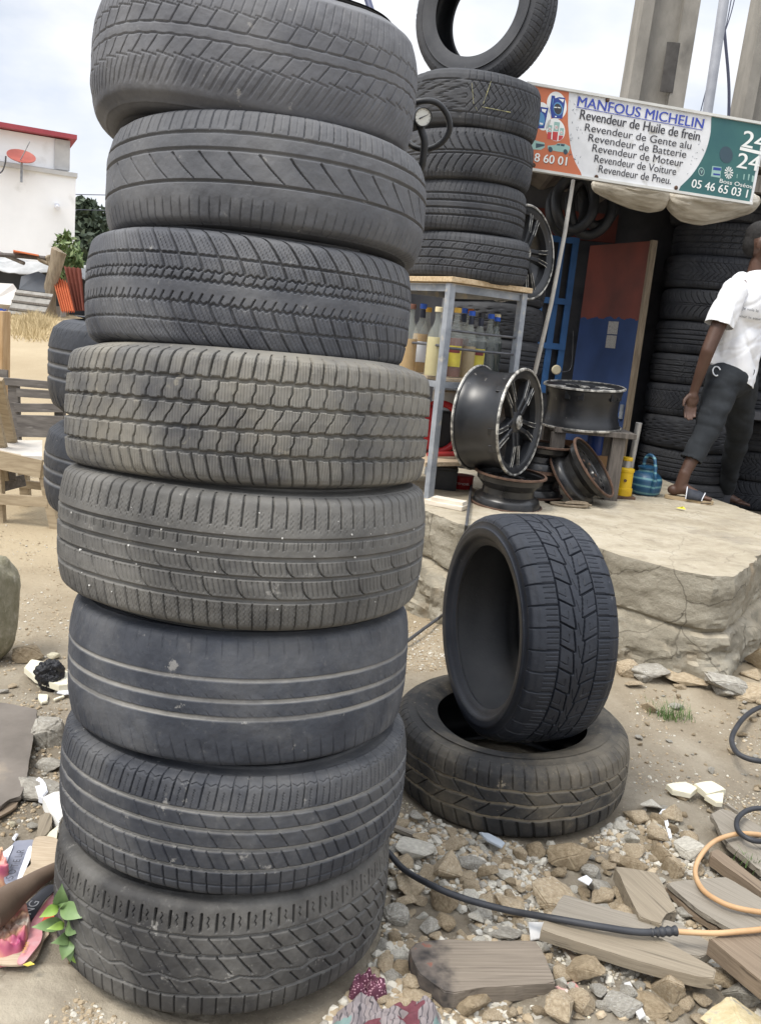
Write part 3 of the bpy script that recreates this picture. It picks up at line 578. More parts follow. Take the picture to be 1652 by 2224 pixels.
def plat_mat():
    m = bpy.data.materials.new('platform_concrete'); m.use_nodes = True; t = m.node_tree; b = t.nodes['Principled BSDF']; l = t.links.new
    b.inputs['Roughness'].default_value = 0.93; b.inputs['Specular IOR Level'].default_value = 0.25
    co = t.nodes.new('ShaderNodeTexCoord').outputs['Object']
    def noise(s, d=8, r=0.62, st=None):
        v = co
        if st: q = t.nodes.new('ShaderNodeMapping'); q.inputs['Scale'].default_value = st; l(v, q.inputs['Vector']); v = q.outputs['Vector']
        n_ = t.nodes.new('ShaderNodeTexNoise'); n_.inputs['Scale'].default_value = s; n_.inputs['Detail'].default_value = d; n_.inputs['Roughness'].default_value = r; l(v, n_.inputs['Vector']); return n_.outputs['Fac']
    def ramp(f, *st):
        r = t.nodes.new('ShaderNodeValToRGB'); e = r.color_ramp.elements
        while len(e) < len(st): e.new(0.5)
        for k, (p, c) in enumerate(st): e[k].position = p; e[k].color = (*c, 1)
        l(f, r.inputs['Fac']); return r.outputs['Color']
    def mix(f, a, c, k=1.0):
        x = t.nodes.new('ShaderNodeMix'); x.data_type = 'RGBA'; q = t.nodes.new('ShaderNodeMath'); q.operation = 'MULTIPLY'; q.inputs[1].default_value = k; l(f, q.inputs[0]); l(q.outputs[0], x.inputs[0]); l(a, x.inputs[6]); l(c, x.inputs[7]); return x.outputs[2]
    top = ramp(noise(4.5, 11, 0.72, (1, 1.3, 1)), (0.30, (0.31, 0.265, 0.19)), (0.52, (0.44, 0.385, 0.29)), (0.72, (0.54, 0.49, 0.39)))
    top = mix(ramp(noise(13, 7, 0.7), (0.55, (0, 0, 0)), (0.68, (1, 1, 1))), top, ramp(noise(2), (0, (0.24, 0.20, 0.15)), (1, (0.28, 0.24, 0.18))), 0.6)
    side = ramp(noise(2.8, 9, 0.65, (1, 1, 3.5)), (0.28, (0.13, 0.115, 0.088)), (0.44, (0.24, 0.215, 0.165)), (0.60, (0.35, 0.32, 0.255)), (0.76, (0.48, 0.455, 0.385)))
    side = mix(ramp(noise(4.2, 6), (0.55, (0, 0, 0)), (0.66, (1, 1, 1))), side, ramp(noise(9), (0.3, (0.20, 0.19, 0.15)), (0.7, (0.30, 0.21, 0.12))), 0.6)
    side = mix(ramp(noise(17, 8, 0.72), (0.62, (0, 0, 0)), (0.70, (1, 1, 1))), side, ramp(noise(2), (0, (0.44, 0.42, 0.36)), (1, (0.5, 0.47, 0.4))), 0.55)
    vr = t.nodes.new('ShaderNodeTexVoronoi'); vr.feature = 'DISTANCE_TO_EDGE'; vr.inputs['Scale'].default_value = 3.2; wv = t.nodes.new('ShaderNodeMix'); wv.data_type = 'VECTOR'; wv.inputs[0].default_value = .12; nzv = t.nodes.new('ShaderNodeTexNoise'); nzv.inputs['Scale'].default_value = 5; nzv.inputs['Detail'].default_value = 6; l(co, nzv.inputs['Vector']); l(co, wv.inputs[4]); l(nzv.outputs['Color'], wv.inputs[5]); l(wv.outputs[1], vr.inputs['Vector'])
    ck_ = ramp(vr.outputs['Distance'], (0.0, (1, 1, 1)), (0.012, (0, 0, 0))); dkk = ramp(noise(4), (0, (.07, .06, .045)), (1, (.11, .095, .07)))
    side = mix(ck_, side, dkk, .8); top = mix(ck_, top, dkk, .30)
    top = mix(ramp(noise(1.4, 8, .7), (.55, (0, 0, 0)), (.66, (1, 1, 1))), top, ramp(noise(5), (.3, (.20, .185, .16)), (.7, (.29, .265, .225))), .5)
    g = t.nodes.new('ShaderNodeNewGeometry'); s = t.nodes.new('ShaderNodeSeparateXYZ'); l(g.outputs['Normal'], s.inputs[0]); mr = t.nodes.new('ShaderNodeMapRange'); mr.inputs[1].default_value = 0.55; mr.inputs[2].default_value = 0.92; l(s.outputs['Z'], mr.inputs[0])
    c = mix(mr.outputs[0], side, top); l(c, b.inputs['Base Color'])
    bn = t.nodes.new('ShaderNodeBump'); bn.inputs['Distance'].default_value = 0.013; bn.inputs['Strength'].default_value = 1.0; l(noise(34, 10, 0.75), bn.inputs['Height']); l(bn.outputs['Normal'], b.inputs['Normal'])
    return m
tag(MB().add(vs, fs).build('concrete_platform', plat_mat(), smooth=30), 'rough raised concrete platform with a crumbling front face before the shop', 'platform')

# ------------------------------------------------------------------ stones
def stone_mesh(seed, ang=0.5, sub=3, flat=1.0):
    """a broken lump: the hull of a few random points, chipped edges, rough faces"""
    r = random.Random(seed); bm = bmesh.new(); o = Vector((r.random() * 50, r.random() * 50, r.random() * 50)); k = int(10 + 10 * (1 - ang))
    for _ in range(k):
        d = Vector((r.gauss(0, 1), r.gauss(0, 1), r.gauss(0, 1))).normalized() * r.uniform(.86, 1.12); bm.verts.new(d)
    h = bmesh.ops.convex_hull(bm, input=bm.verts[:]); bmesh.ops.delete(bm, geom=[v for v in bm.verts if not v.link_faces], context='VERTS')
    bmesh.ops.dissolve_limit(bm, angle_limit=rad(14), verts=bm.verts[:], edges=bm.edges[:])
    bmesh.ops.bevel(bm, geom=bm.edges[:], offset=.055 + .05 * (1 - ang), segments=2, affect='EDGES', clamp_overlap=True)
    bmesh.ops.triangulate(bm, faces=bm.faces[:])
    for _ in range(2):
        long_ = [e for e in bm.edges if e.calc_length() > .16]
        if long_: bmesh.ops.subdivide_edges(bm, edges=long_, cuts=1, use_grid_fill=False); bmesh.ops.triangulate(bm, faces=bm.faces[:])
    bm.normal_update()
    for v in bm.verts:
        p = v.co.copy(); q = .05 * mnoise.noise(p * 2.3 + o) + .035 * mnoise.noise(p * 6 + o) + .022 * mnoise.noise(p * 13 + o); v.co = p + v.normal * q
    for v in bm.verts: v.co.z *= flat
    me = bpy.data.meshes.new('stone'); bm.to_mesh(me); bm.free(); me.shade_smooth(); me.set_sharp_from_angle(angle=rad(30)); return me
m_st = {
 'tan': M('stone_tan', (0.29, 0.225, 0.145), (0.46, 0.375, 0.26), scale=7, rough=0.95, bump=0.004, bscale=22, c3=(0.46, 0.41, 0.32), f3=0.60, s3=9),
 'brown': M('stone_brown', (0.22, 0.165, 0.10), (0.35, 0.28, 0.185), scale=5, rough=0.95, bump=0.004, bscale=20),
 'grey': M('stone_grey', (0.25, 0.23, 0.195), (0.40, 0.375, 0.32), scale=6, rough=0.93, bump=0.004, bscale=22, c3=(0.5, 0.49, 0.45), f3=0.60, s3=8),
 'pale': M('stone_pale', (0.42, 0.39, 0.33), (0.60, 0.57, 0.49), scale=6, rough=0.93, bump=0.004, bscale=20),
 'cream': M('stone_cream', (0.55, 0.50, 0.36), (0.68, 0.62, 0.46), scale=4, rough=0.92, bump=0.004, bscale=20),
 'sand': M('stone_sandy', (0.46, 0.37, 0.21), (0.62, 0.53, 0.34), scale=3, rough=0.94, bump=0.004, bscale=14, c3=(0.33, 0.31, 0.26), f3=0.58, s3=3),
}
st_me = [stone_mesh(i + 3, a, 3, f) for i, (a, f) in enumerate(((.5, .8), (.9, .7), (.6, .9), (.2, .8), (1., .6), (.8, .85), (.6, .65), (.95, .8)))]
_stm = {}
def stone_of(k, mk):
    if (k, mk) not in _stm:
        me = st_me[k].copy(); me.materials.append(m_st[mk]); _stm[(k, mk)] = me
    return _stm[(k, mk)]
def stone(x, y, size, k, mk, label, group=None, rz=None, flat=1.0, name='stone', sink=0.30, asp=1.0, world=False):
    p = Vector((x, y, 0)) if world else atz(x, y, 0.0)
    o = bpy.data.objects.new(name, stone_of(k, mk)); COL.objects.link(o)
    o.scale = (size * asp, size / asp, size * flat); o.rotation_euler = (rnd.uniform(-.25, .25), rnd.uniform(-.25, .25), rnd.uniform(0, 6.28) if rz is None else rz)
    o.location = (p.x, p.y, gz(p.x, p.y) + size * flat * (0.8 - sink * 1.6)); return tag(o, label, 'stone', group)
def px(x, y): return F_PX / ((atz(x, y, 0) - CAM).dot(FW))
# the stones that stand out, as seen one by one: pixel place (middle), radius in pixels
BIG = [
 (900, 1836, 50, 4, 'pale', 'large white-grey crumbly rock beside the front stack, by the black hose', 1.25, .75),
 (972, 1890, 42, 1, 'tan', 'tall pointed tan rock just behind the black hose', .85, 1.25),
 (1120, 1856, 26, 2, 'tan', 'square tan rock in front of the lying tyre', 1.1, .9),
 (1160, 1848, 26, 3, 'brown', 'smooth brown cube-like rock in front of the lying tyre', 1.0, 1.0),
 (1232, 1852, 50, 0, 'brown', 'broad brown flat-topped rock below the lying tyre', 1.15, .8),
 (1204, 1928, 56, 5, 'tan', 'wide tan boulder behind the notched grey plank', 1.4, .6),
 (1296, 1916, 36, 6, 'grey', 'flat pale grey rock above the short thick plank', 1.2, .7),
 (1372, 1848, 30, 4, 'tan', 'broken tan rock right of the lying tyre', 1.1, .8),
 (1494, 1846, 40, 5, 'pale', 'white angular rock beside the tan hose loop', 1.1, .9),
 (1452, 1806, 20, 2, 'brown', 'small reddish brown rock below the cream tile pieces', 1.1, .8),
 (1440, 2154, 46, 2, 'tan', 'rounded tan rock under the end of the long plank', 1.0, .95),
 (1020, 2160, 52, 4, 'brown', 'brown rock left of the charred board', .9, 1.0),
 (960, 1954, 36, 3, 'brown', 'tan rock below the black hose near the front stack', 1.0, 1.0),
 (880, 1960, 28, 7, 'tan', 'pinkish tan rock against the front stack', 1.2, .8),
 (940, 2010, 30, 1, 'grey', 'dark grey small rock beside the front stack', 1.2, .7),
 (868, 2070, 26, 0, 'pale', 'white crumbly stone touching the bottom tyre', 1.1, .9),
 (1500, 2130, 30, 6, 'brown', 'muddy brown stone below the long plank', 1.3, .7),
 (1100, 1960, 40, 6, 'tan', 'flat tan stone just above the long hose', 1.3, .6),
 (1060, 1900, 30, 7, 'brown', 'brown stone in the middle of the rubble heap', 1.0, .9),
 (1022, 1870, 30, 0, 'grey', 'grey-green chipped stone in the rubble heap', 1.3, .7),
 (1345, 2185, 44, 5, 'grey', 'slab-like grey stone at the bottom edge of the rubble', 1.5, .6),
 (1600, 2150, 46, 2, 'grey', 'blue-grey rock tucked beneath the thick plank at the right edge', 1.3, .8),
 (1268, 2120, 44, 7, 'brown', 'mossy dark rock right of the charred board', 1.1, 1.0),
 (1620, 2205, 90, 1, 'sand', 'big yellow-topped rock in the bottom right corner', 1.5, .7),
 (104, 1598, 46, 3, 'grey', 'round grey-brown rock left of the front stack', 1.0, .85),
 (70, 1712, 62, 6, 'grey', 'flat cracked grey rock under the dark board', 1.5, .45),
 (112, 1658, 34, 0, 'grey', 'pale dusty stone pressed against the front stack', 1.2, .6),
 (72, 1800, 16, 4, 'grey', 'small blue-grey stone above the torn box', 1.2, .8),
 (24, 1802, 12, 2, 'cream', 'small cream pebble at the left edge above the torn box', 1.2, .8),
 (116, 1430, 15, 5, 'cream', 'yellowish white chunk alone on the sandy dirt', 1.2, .9),
 (100, 1492, 18, 4, 'cream', 'flat cream slab fragment under the black plastic bag', 2.0, .35),
 (58, 1420, 36, 3, 'brown', 'brown rock leaning on the concrete block at left', 1.2, .8),
 (1402, 1540, 22, 2, 'tan', 'round tan stone right of the standing tyre', 1.1, .8),
 (1465, 1535, 16, 5, 'grey', 'pale stone beside the grass tuft', 1.3, .6),
 (1480, 1720, 22, 0, 'brown', 'brown stone just left of the cream tile pieces', 1.1, .8),
 (1090, 2010, 44, 4, 'grey', 'flat grey concrete chip under the middle of the black hose', 1.6, .35),
 (1210, 2150, 20, 2, 'pale', 'round white pebble below the charred board', 1.0, 1.0),
 (1375, 1500, 20, 7, 'tan', 'tan block of stone at the foot of the platform behind the tyre', 1.5, .6),
]
STONE_AT = []
for x, y, r, k, mk, lab, asp, fl in BIG:
    s = r / px(x, y); p = atz(x, y + r * 0.35, 0); STONE_AT.append((p.x, p.y, s))
    stone(p.x, p.y, s, k, mk, lab + '', 'rocks standing out of the rubble', rz=rnd.uniform(-.4, .4), flat=fl * (1.0 if fl < 0.7 else 0.95), asp=math.sqrt(asp), name='rock', sink=0.22, world=True)
def inpoly(x, y, P):
    c = False; j = len(P) - 1
    for i in range(len(P)):
        if (P[i][1] > y) != (P[j][1] > y) and x < (P[j][0] - P[i][0]) * (y - P[i][1]) / (P[j][1] - P[i][1]) + P[i][0]: c = not c
        j = i
    return c
heap = [(850, 1770), (1000, 1770), (1120, 1830), (1290, 1800), (1400, 1760), (1500, 1760), (1540, 1900), (1652, 2120), (1652, 2224), (860, 2224), (800, 2150), (845, 1960)]
side_l = [(0, 1500), (140, 1480), (120, 1800), (0, 1800)]
n_ok = 0; sizes = []
def scatter(poly, count, rmin, rmax, mats, label, group, cat_name='rubble_stone'):
    global n_ok
    x0, x1 = min(p[0] for p in poly), max(p[0] for p in poly); y0, y1 = min(p[1] for p in poly), max(p[1] for p in poly); c = 0; tries = 0
    while c < count and tries < count * 40:
        tries += 1; x, y = rnd.uniform(x0, x1), rnd.uniform(y0, y1)
        if not inpoly(x, y, poly): continue
        p = atz(x, y, 0); s = rmin * (rmax / rmin) ** (rnd.random() ** 1.6)
        if (p.x + 0.27) ** 2 + (p.y - 1.75) ** 2 < (0.345 + s) ** 2 or (p.x - 0.452) ** 2 + (p.y - 2.48) ** 2 < (0.350 + s) ** 2: continue
        if any((p.x - a) ** 2 + (p.y - b) ** 2 < (0.55 * (s + q)) ** 2 for a, b, q in STONE_AT): continue
        STONE_AT.append((p.x, p.y, s)); mk = rnd.choice(mats)
        stone(p.x, p.y, s, rnd.randrange(8), mk, label[mk], group, flat=rnd.uniform(.6, .95), asp=rnd.uniform(.9, 1.25), name=cat_name, sink=rnd.uniform(.2, .34), world=True); c += 1
lab_h = {'tan': 'small tan stone in the rubble heap between the front stack and the planks', 'brown': 'small brown stone in the rubble heap between the front stack and the planks', 'grey': 'small grey stone in the rubble heap between the front stack and the planks', 'pale': 'small chalky white stone in the rubble heap between the front stack and the planks'}
scatter(heap, 95, 0.024, 0.047, ['tan', 'tan', 'brown', 'tan', 'grey', 'pale', 'tan'], {k: v.replace('small', 'fist-sized') for k, v in lab_h.items()}, 'fist-sized stones of the rubble heap')
scatter(heap, 200, 0.011, 0.024, ['tan', 'tan', 'brown', 'tan', 'grey', 'pale', 'pale'], lab_h, 'small stones of the rubble heap')
lab_l = {k: v.replace('in the rubble heap between the front stack and the planks', 'in the dirt left of the front stack') for k, v in lab_h.items()}
scatter(side_l, 26, 0.008, 0.026, ['tan', 'grey', 'pale'], lab_l, 'small stones left of the front stack')
lab_r = {k: v.replace('in the rubble heap between the front stack and the planks', 'on the bare dirt below the platform') for k, v in lab_h.items()}
scatter([(1370, 1500), (1652, 1540), (1652, 1760), (1540, 1760), (1380, 1640)], 60, 0.006, 0.022, ['tan', 'grey', 'brown'], lab_r, 'small stones on the dirt below the platform')
# crumbled stones at the foot of the platform
lab_p = {'tan': 'tan lump of stone crumbling from the foot of the platform', 'grey': 'grey lump of stone crumbling from the foot of the platform', 'brown': 'brown lump of stone crumbling from the foot of the platform'}
scatter([(1330, 1455), (1560, 1460), (1652, 1500), (1652, 1545), (1480, 1520), (1340, 1500)], 16, 0.025, 0.075, ['tan', 'grey', 'tan'], lab_p, 'lumps at the foot of the platform', 'broken_stone')
scatter([(880, 1210), (950, 1250), (955, 1330), (880, 1330)], 8, 0.02, 0.05, ['tan', 'grey', 'brown'], {k: v.replace('foot of the platform', 'left end of the platform') for k, v in lab_p.items()}, 'lumps at the left end of the platform', 'broken_stone')
for k, (x, y, r, kk, mk, fl, asp, lb) in enumerate(((1395, 1478, 46, 6, 'grey', .45, 1.7, 'broad flat ledge stone at the platform foot, just right of the standing tyre'), (1490, 1486, 52, 4, 'tan', .42, 1.8, 'broad tan ledge stone at the middle of the platform foot'), (1580, 1500, 60, 0, 'grey', .40, 1.7, 'wide grey ledge stone below the platform corner'), (1650, 1470, 60, 2, 'tan', .60, 1.4, 'big tan stone at the right end of the platform foot'), (1540, 1472, 38, 7, 'tan', .6, 1.3, 'blocky tan stone wedged under the platform corner'), (1440, 1470, 34, 1, 'brown', .6, 1.3, 'blocky brown stone wedged under the platform face'), (1360, 1470, 30, 3, 'tan', .7, 1.1, 'tan stone partly hidden by the standing tyre'), (1625, 1512, 44, 5, 'tan', .4, 1.8, 'thin flat tan slab at the right edge below the platform'))):
    s_ = r / px(x, y); p = atz(x, y, .03); o = stone(p.x, p.y, s_, kk, mk, lb, 'ledge stones of the platform foot', rz=rnd.uniform(-.3, .3), flat=fl, asp=math.sqrt(asp), name='ledge_stone', sink=.1, world=True)
# gravel: more than anyone could count
def gravel(name, polys, count, smin, smax, mats, label):
    t = (1 + 5 ** 0.5) / 2; iv = np.array([(-1, t, 0), (1, t, 0), (-1, -t, 0), (1, -t, 0), (0, -1, t), (0, 1, t), (0, -1, -t), (0, 1, -t), (t, 0, -1), (t, 0, 1), (-t, 0, -1), (-t, 0, 1)]) / 1.9
    tri = np.array([(0, 11, 5), (0, 5, 1), (0, 1, 7), (0, 7, 10), (0, 10, 11), (1, 5, 9), (5, 11, 4), (11, 10, 2), (10, 7, 6), (7, 1, 8), (3, 9, 4), (3, 4, 2), (3, 2, 6), (3, 6, 8), (3, 8, 9), (4, 9, 5), (2, 4, 11), (6, 2, 10), (8, 6, 7), (9, 8, 1)])
    rg = np.random.RandomState(len(name) + count % 97); XY = []; per = int(count * 3 / len(polys)) + 10
    for poly in polys:
        x0, x1 = min(p[0] for p in poly), max(p[0] for p in poly); y0, y1 = min(p[1] for p in poly), max(p[1] for p in poly)
        q = np.stack([rg.uniform(x0, x1, per * 2), rg.uniform(y0, y1, per * 2)], 1); q = [tuple(t) for t in q if inpoly(t[0], t[1], poly)][:per]
        XY += [(p.x, p.y) for p in (atz(x, y, 0) for x, y in q)]
    XY = np.array(XY); x, y = XY[:, 0], XY[:, 1]
    ok = ((x + 0.27) ** 2 + (y - 1.75) ** 2 > 0.35 ** 2) & ((x - 0.452) ** 2 + (y - 2.48) ** 2 > 0.345 ** 2) & (vnoise(x * 5, y * 5, 77) > rg.uniform(-0.6, 0.4, len(x)))
    XY = XY[ok]; rg.shuffle(XY); XY = XY[:count]; m_ = len(XY); s = smin * (smax / smin) ** (rg.rand(m_) ** 2.2); z = ground_h(XY[:, 0], XY[:, 1]) + s * .25
    v = iv[None] * (1 + 0.35 * (rg.rand(m_, 12, 1) - 0.5)) * s[:, None, None] * np.stack([rg.uniform(.8, 1.4, m_), rg.uniform(.8, 1.2, m_), rg.uniform(.5, .9, m_)], 1)[:, None, :]
    a = rg.uniform(0, 6.28, m_); ca, sa = np.cos(a)[:, None], np.sin(a)[:, None]; vx = v[:, :, 0] * ca - v[:, :, 1] * sa; vy = v[:, :, 0] * sa + v[:, :, 1] * ca
    V = np.stack([vx + XY[:, :1], vy + XY[:, 1:2], v[:, :, 2] + z[:, None]], -1).reshape(-1, 3); T = (tri[None] + 12 * np.arange(m_)[:, None, None]).reshape(-1, 3); MI = np.repeat(rg.randint(0, len(mats), m_), 20)
    me = bpy.data.meshes.new(name); me.from_pydata(V.tolist(), [], T.tolist()); o = link(name, me, mats); me.polygons.foreach_set('material_index', np.array(MI, np.int32)); me.update(); return tag(o, label, 'gravel', kind='stuff')
gravel('gravel', [heap, heap, heap, [(840, 1900), (960, 2000), (1150, 2000), (1150, 2224), (700, 2224), (830, 2060)]], 13000, 0.0022, 0.013, [m_st['pale'], m_st['pale'], m_st['tan'], m_st['grey'], m_st['tan']], 'loose pale gravel between the rocks and planks')
gravel('fine_gravel', [heap, [(840, 1700), (1000, 1750), (1400, 1740), (1652, 1700), (1652, 2224), (700, 2224), (830, 2060)]], 11000, 0.0012, 0.0038, [m_st['pale'], m_st['pale'], m_st['tan'], m_st['cream'], m_st['grey']], 'pale grit and crumbs of plaster filling the gaps in the rubble')
gravel('gravel', [[(0, 1480), (150, 1460), (130, 1800), (0, 1830)], [(0, 2060), (300, 2150), (600, 2224), (0, 2224)], [(0, 2060), (300, 2150), (600, 2224), (0, 2224)], [(1360, 1500), (1652, 1560), (1652, 1760), (1380, 1760)], [(0, 1120), (150, 1120), (150, 1480), (0, 1480)], [(880, 1330), (960, 1330), (975, 1450), (880, 1480)]], 4200, 0.0016, 0.0065, [m_st['pale'], m_st['tan'], m_st['tan'], m_st['brown']], 'sparse grit scattered over the bare dirt')
# ------------------------------------------------------------------ metal rack with bottles, at the left end of the platform
m_steel = M('grey_painted_steel', (0.20, 0.22, 0.25), (0.36, 0.385, 0.42), scale=9, rough=0.5, metal=0.25, bump=0.0006, bscale=60, c3=(0.42, 0.40, 0.36), f3=0.60, s3=22)
m_rod = M('dark_rod', (0.07, 0.075, 0.085), (0.13, 0.13, 0.14), scale=20, rough=0.5, metal=0.4)
m_ply = M('raw_plank', (0.42, 0.30, 0.17), (0.62, 0.49, 0.32), scale=3, rough=0.85, stretch=(2, 26, 26), bump=0.001, bscale=20)
m_plyd = M('dusty_shelf_board', (0.34, 0.26, 0.17), (0.52, 0.42, 0.30), scale=3, rough=0.85, stretch=(2, 22, 22), bump=0.001, bscale=20)
FL = atz(930, 1082, PZ0); YF = FL.y
ux = Vector((0.80, 0.60, 0)); uy = Vector((-0.60, 0.80, 0))           # along the right face (away) and along the left face (away, leftwards)
topz = aty(984, 616, YF).z; RW, RD = 0.50, 0.62
rk = thing('bottle_rack', 'rusty grey angle iron rack of shelves holding bottles beneath a tyre stack', 'rack', FL)
def rl(a, b, z): return ux * a + uy * b + Vector((0, 0, z))
H = topz - PZ0
for a, b in ((0, 0), (RW, 0), (RW, RD), (0, RD)): MB().bar(rl(a, b, 0.0), rl(a, b, H), 0.036, 0.036, up=ux).build('leg', m_steel, rk)
mb = MB()
for z in (H - 0.02,):
    for p, q in (((0.02, 0), (RW - .02, 0)), ((RW, .02), (RW, RD - .02)), ((RW - .02, RD), (0.02, RD)), ((0, RD - .02), (0, 0.02))): mb.bar(rl(*p, z), rl(*q, z), 0.004, 0.038); mb.bar(rl(*p, z + 0.016), rl(*q, z + 0.016), 0.030, 0.004)
mb.build('top_frame', m_steel, rk)
MB().box(rl(RW / 2, RD / 2, H + 0.018), (RW + 0.06, RD + 0.08, 0.026), frame((0, 0, 1), ux), 0.003).build('top_board', m_ply, rk)
zs = aty(975, 822, YF).z - PZ0
MB().box(rl(RW / 2, RD / 2, zs - 0.010), (RW - 0.045, RD - 0.045, 0.018), frame((0, 0, 1), ux), 0.002).build('shelf', m_plyd, rk)
mb = MB()
for p, q in (((0, 0.02), (0, RD - .02)), ((RW, .02), (RW, RD - .02)), ((0.02, 0), (RW - .02, 0)), ((0.02, RD), (RW - .02, RD))): mb.bar(rl(*p, zs - 0.035), rl(*q, zs - 0.035), 0.030, 0.030)
mb.build('shelf_frame', m_steel, rk)
zl = aty(955, 1012, YF).z - PZ0
MB().box(rl(RW / 2, RD / 2, zl), (RW + 0.06, RD - 0.04, 0.022), frame((0, 0, 1), ux), 0.002).build('shelf', m_plyd, rk)
for zz_, arc_ in ((aty(975, 756, YF).z - PZ0, 0.0), (aty(985, 718, YF).z - PZ0, 0.0)):
    MB().tube([rl(0.02, 0, zz_), rl(RW * .5, -0.004, zz_ - 0.004), rl(RW - 0.02, 0, zz_ - 0.004)], 0.0065, 8).build('guard_rod', m_rod, rk, smooth=True)
MB().tube([rl(0, 0.02, aty(960, 751, YF).z - PZ0), rl(0, RD - 0.02, aty(960, 751, YF).z - PZ0)], 0.0065, 8).build('guard_rod', m_rod, rk, smooth=True)
m_wood_white = M('pale_offcut', (0.55, 0.48, 0.38), (0.72, 0.66, 0.56), scale=4, rough=0.8, stretch=(2, 20, 20))
p = atz(968, 1096, PZ0 + 0.01)
tag(MB().box((0, 0, 0), (0.21, 0.085, 0.022), None, 0.002).box((0.012, 0.006, 0.020), (0.17, 0.07, 0.018), rotm('Z', 0.05), 0.002).build('wood_offcut', m_wood_white), 'pale plywood offcut lying by the front leg of the rack', 'offcut').location = (p.x, p.y, PZ0 + 0.012)
bpy.data.objects['wood_offcut'].rotation_euler = (0, 0, rad(-28))
# bottles
def glass(name, c, rough=0.06): return M(name, c, rough=rough, trans=0.0, spec=0.8, alpha=0.20)
m_gl = glass('clear_glass', (0.50, 0.54, 0.50)); m_gld = glass('dark_glass', (0.05, 0.06, 0.055)); _m['dark_glass'].node_tree.nodes['Principled BSDF'].inputs['Alpha'].default_value = 0.8
liq = {'amber': M('liquid_amber', (0.50, 0.29, 0.08), (0.60, 0.38, 0.14), scale=8, rough=0.2, alpha=.82), 'pale': M('liquid_pale', (0.66, 0.56, 0.26), (0.72, 0.62, 0.32), scale=8, rough=0.2, alpha=.80), 'maroon': M('liquid_maroon', (0.16, 0.045, 0.036), (0.22, 0.07, 0.05), scale=8, rough=0.25),
       'brown': M('liquid_brown', (0.40, 0.28, 0.12), (0.50, 0.37, 0.18), scale=8, rough=0.25), 'dark': M('liquid_dark', (0.022, 0.024, 0.026), (0.04, 0.042, 0.044), scale=8, rough=0.25)}
caps = {'blue': M('cap_blue', (0.02, 0.10, 0.52), rough=0.4), 'yellow': M('cap_yellow', (0.62, 0.38, 0.06), rough=0.5), 'cream': M('cap_cream', (0.70, 0.60, 0.38), rough=0.5), 'brown': M('cap_brown', (0.14, 0.06, 0.04), rough=0.5), 'black': M('cap_black', (0.02, 0.02, 0.025), rough=0.4), 'orange': M('cap_orange', (0.75, 0.25, 0.05), rough=0.5)}
m_band = M('bottle_band', (0.012, 0.016, 0.035), rough=0.4); m_laby = M('label_yellow', (0.60, 0.52, 0.07), (0.50, 0.40, 0.06), scale=30, rough=0.6); m_labr = M('label_maroon', (0.16, 0.03, 0.03), rough=0.6); m_labw = M('label_white', (0.65, 0.68, 0.72), rough=0.6)
def bottle(a, b, r, h, liquid, cap, label_kind, text, band=False, fill=0.62, gm=None):
    o = thing('bottle', text, 'bottle', FL + rl(a, b, zs + 0.0), None, 'bottles on the rack')
    prof = [(0.0, 0.0), (r * .92, 0.0), (r, 0.010), (r, h * .52), (r * .97, h * .58), (r * .72, h * .68), (r * .42, h * .76), (r * .34, h * .82), (r * .32, h * .93), (r * .37, h * .94), (r * .36, h * .96)]
    MB().lathe(prof, 24).build('glass_body', gm or m_gl, o, smooth=True)
    k = fill; lp = [(0, 0.004), (r * .90, 0.004), (r * .95, 0.012)] + ([(r * .95, h * k)] if k < .53 else [(r * .95, h * .52), (r * .93, h * .57)] + ([(r * .68, h * .68)] if k > .66 else [])) ; lp.append((0.0, lp[-1][1] + 0.0005))
    MB().lathe(lp, 20).build('liquid', liq[liquid], o, smooth=True)
    MB().lathe([(0, h * .935), (r * .42, h * .935), (r * .43, h * .945), (r * .43, h), (r * .38, h * 1.006), (0, h * 1.006)], 20).build('cap', caps[cap], o, smooth=True)
    if band: MB().lathe([(r * .345, h * .80), (r * .36, h * .81), (r * .35, h * .92), (r * .33, h * .925)], 18).build('neck_band', m_band, o, smooth=True)
    if label_kind:
        mb = MB(); a0 = math.atan2(-1, -0.1); n_ = 12; lo, hi = h * .16, h * .46; vs_ = []
        for j in range(n_ + 1):
            an = a0 - 1.05 + 2.1 * j / n_
            for z in (lo, hi): vs_.append(((r + .0012) * math.cos(an), (r + .0012) * math.sin(an), z))
        mb.add(vs_, [(2 * j, 2 * j + 2, 2 * j + 3, 2 * j + 1) for j in range(n_)]).build('label', {'y': m_laby, 'r': m_labr, 'w': m_labw}[label_kind], o, smooth=True)
        if label_kind == 'y':
            vs_ = []
            for j in range(n_ + 1):
                an = a0 - .8 + 1.6 * j / n_
                for z in (h * .36, h * .44): vs_.append(((r + .002) * math.cos(an), (r + .002) * math.sin(an), z))
            MB().add(vs_, [(2 * j, 2 * j + 2, 2 * j + 3, 2 * j + 1) for j in range(n_)]).build('label', m_labr, o, smooth=True)
    return o
def along(x, b):                       # shelf place seen at picture column x when standing b metres behind the right face
    d = ray(x, 760); o = CAM - FL; # solve o + d t = ux a + uy b (plan view)
    A = np.array([[d.x, -ux.x], [d.y, -ux.y]]); r_ = np.array([uy.x * b - o.x, uy.y * b - o.y]); return float(np.linalg.solve(A, r_)[1])
bh = 0.355
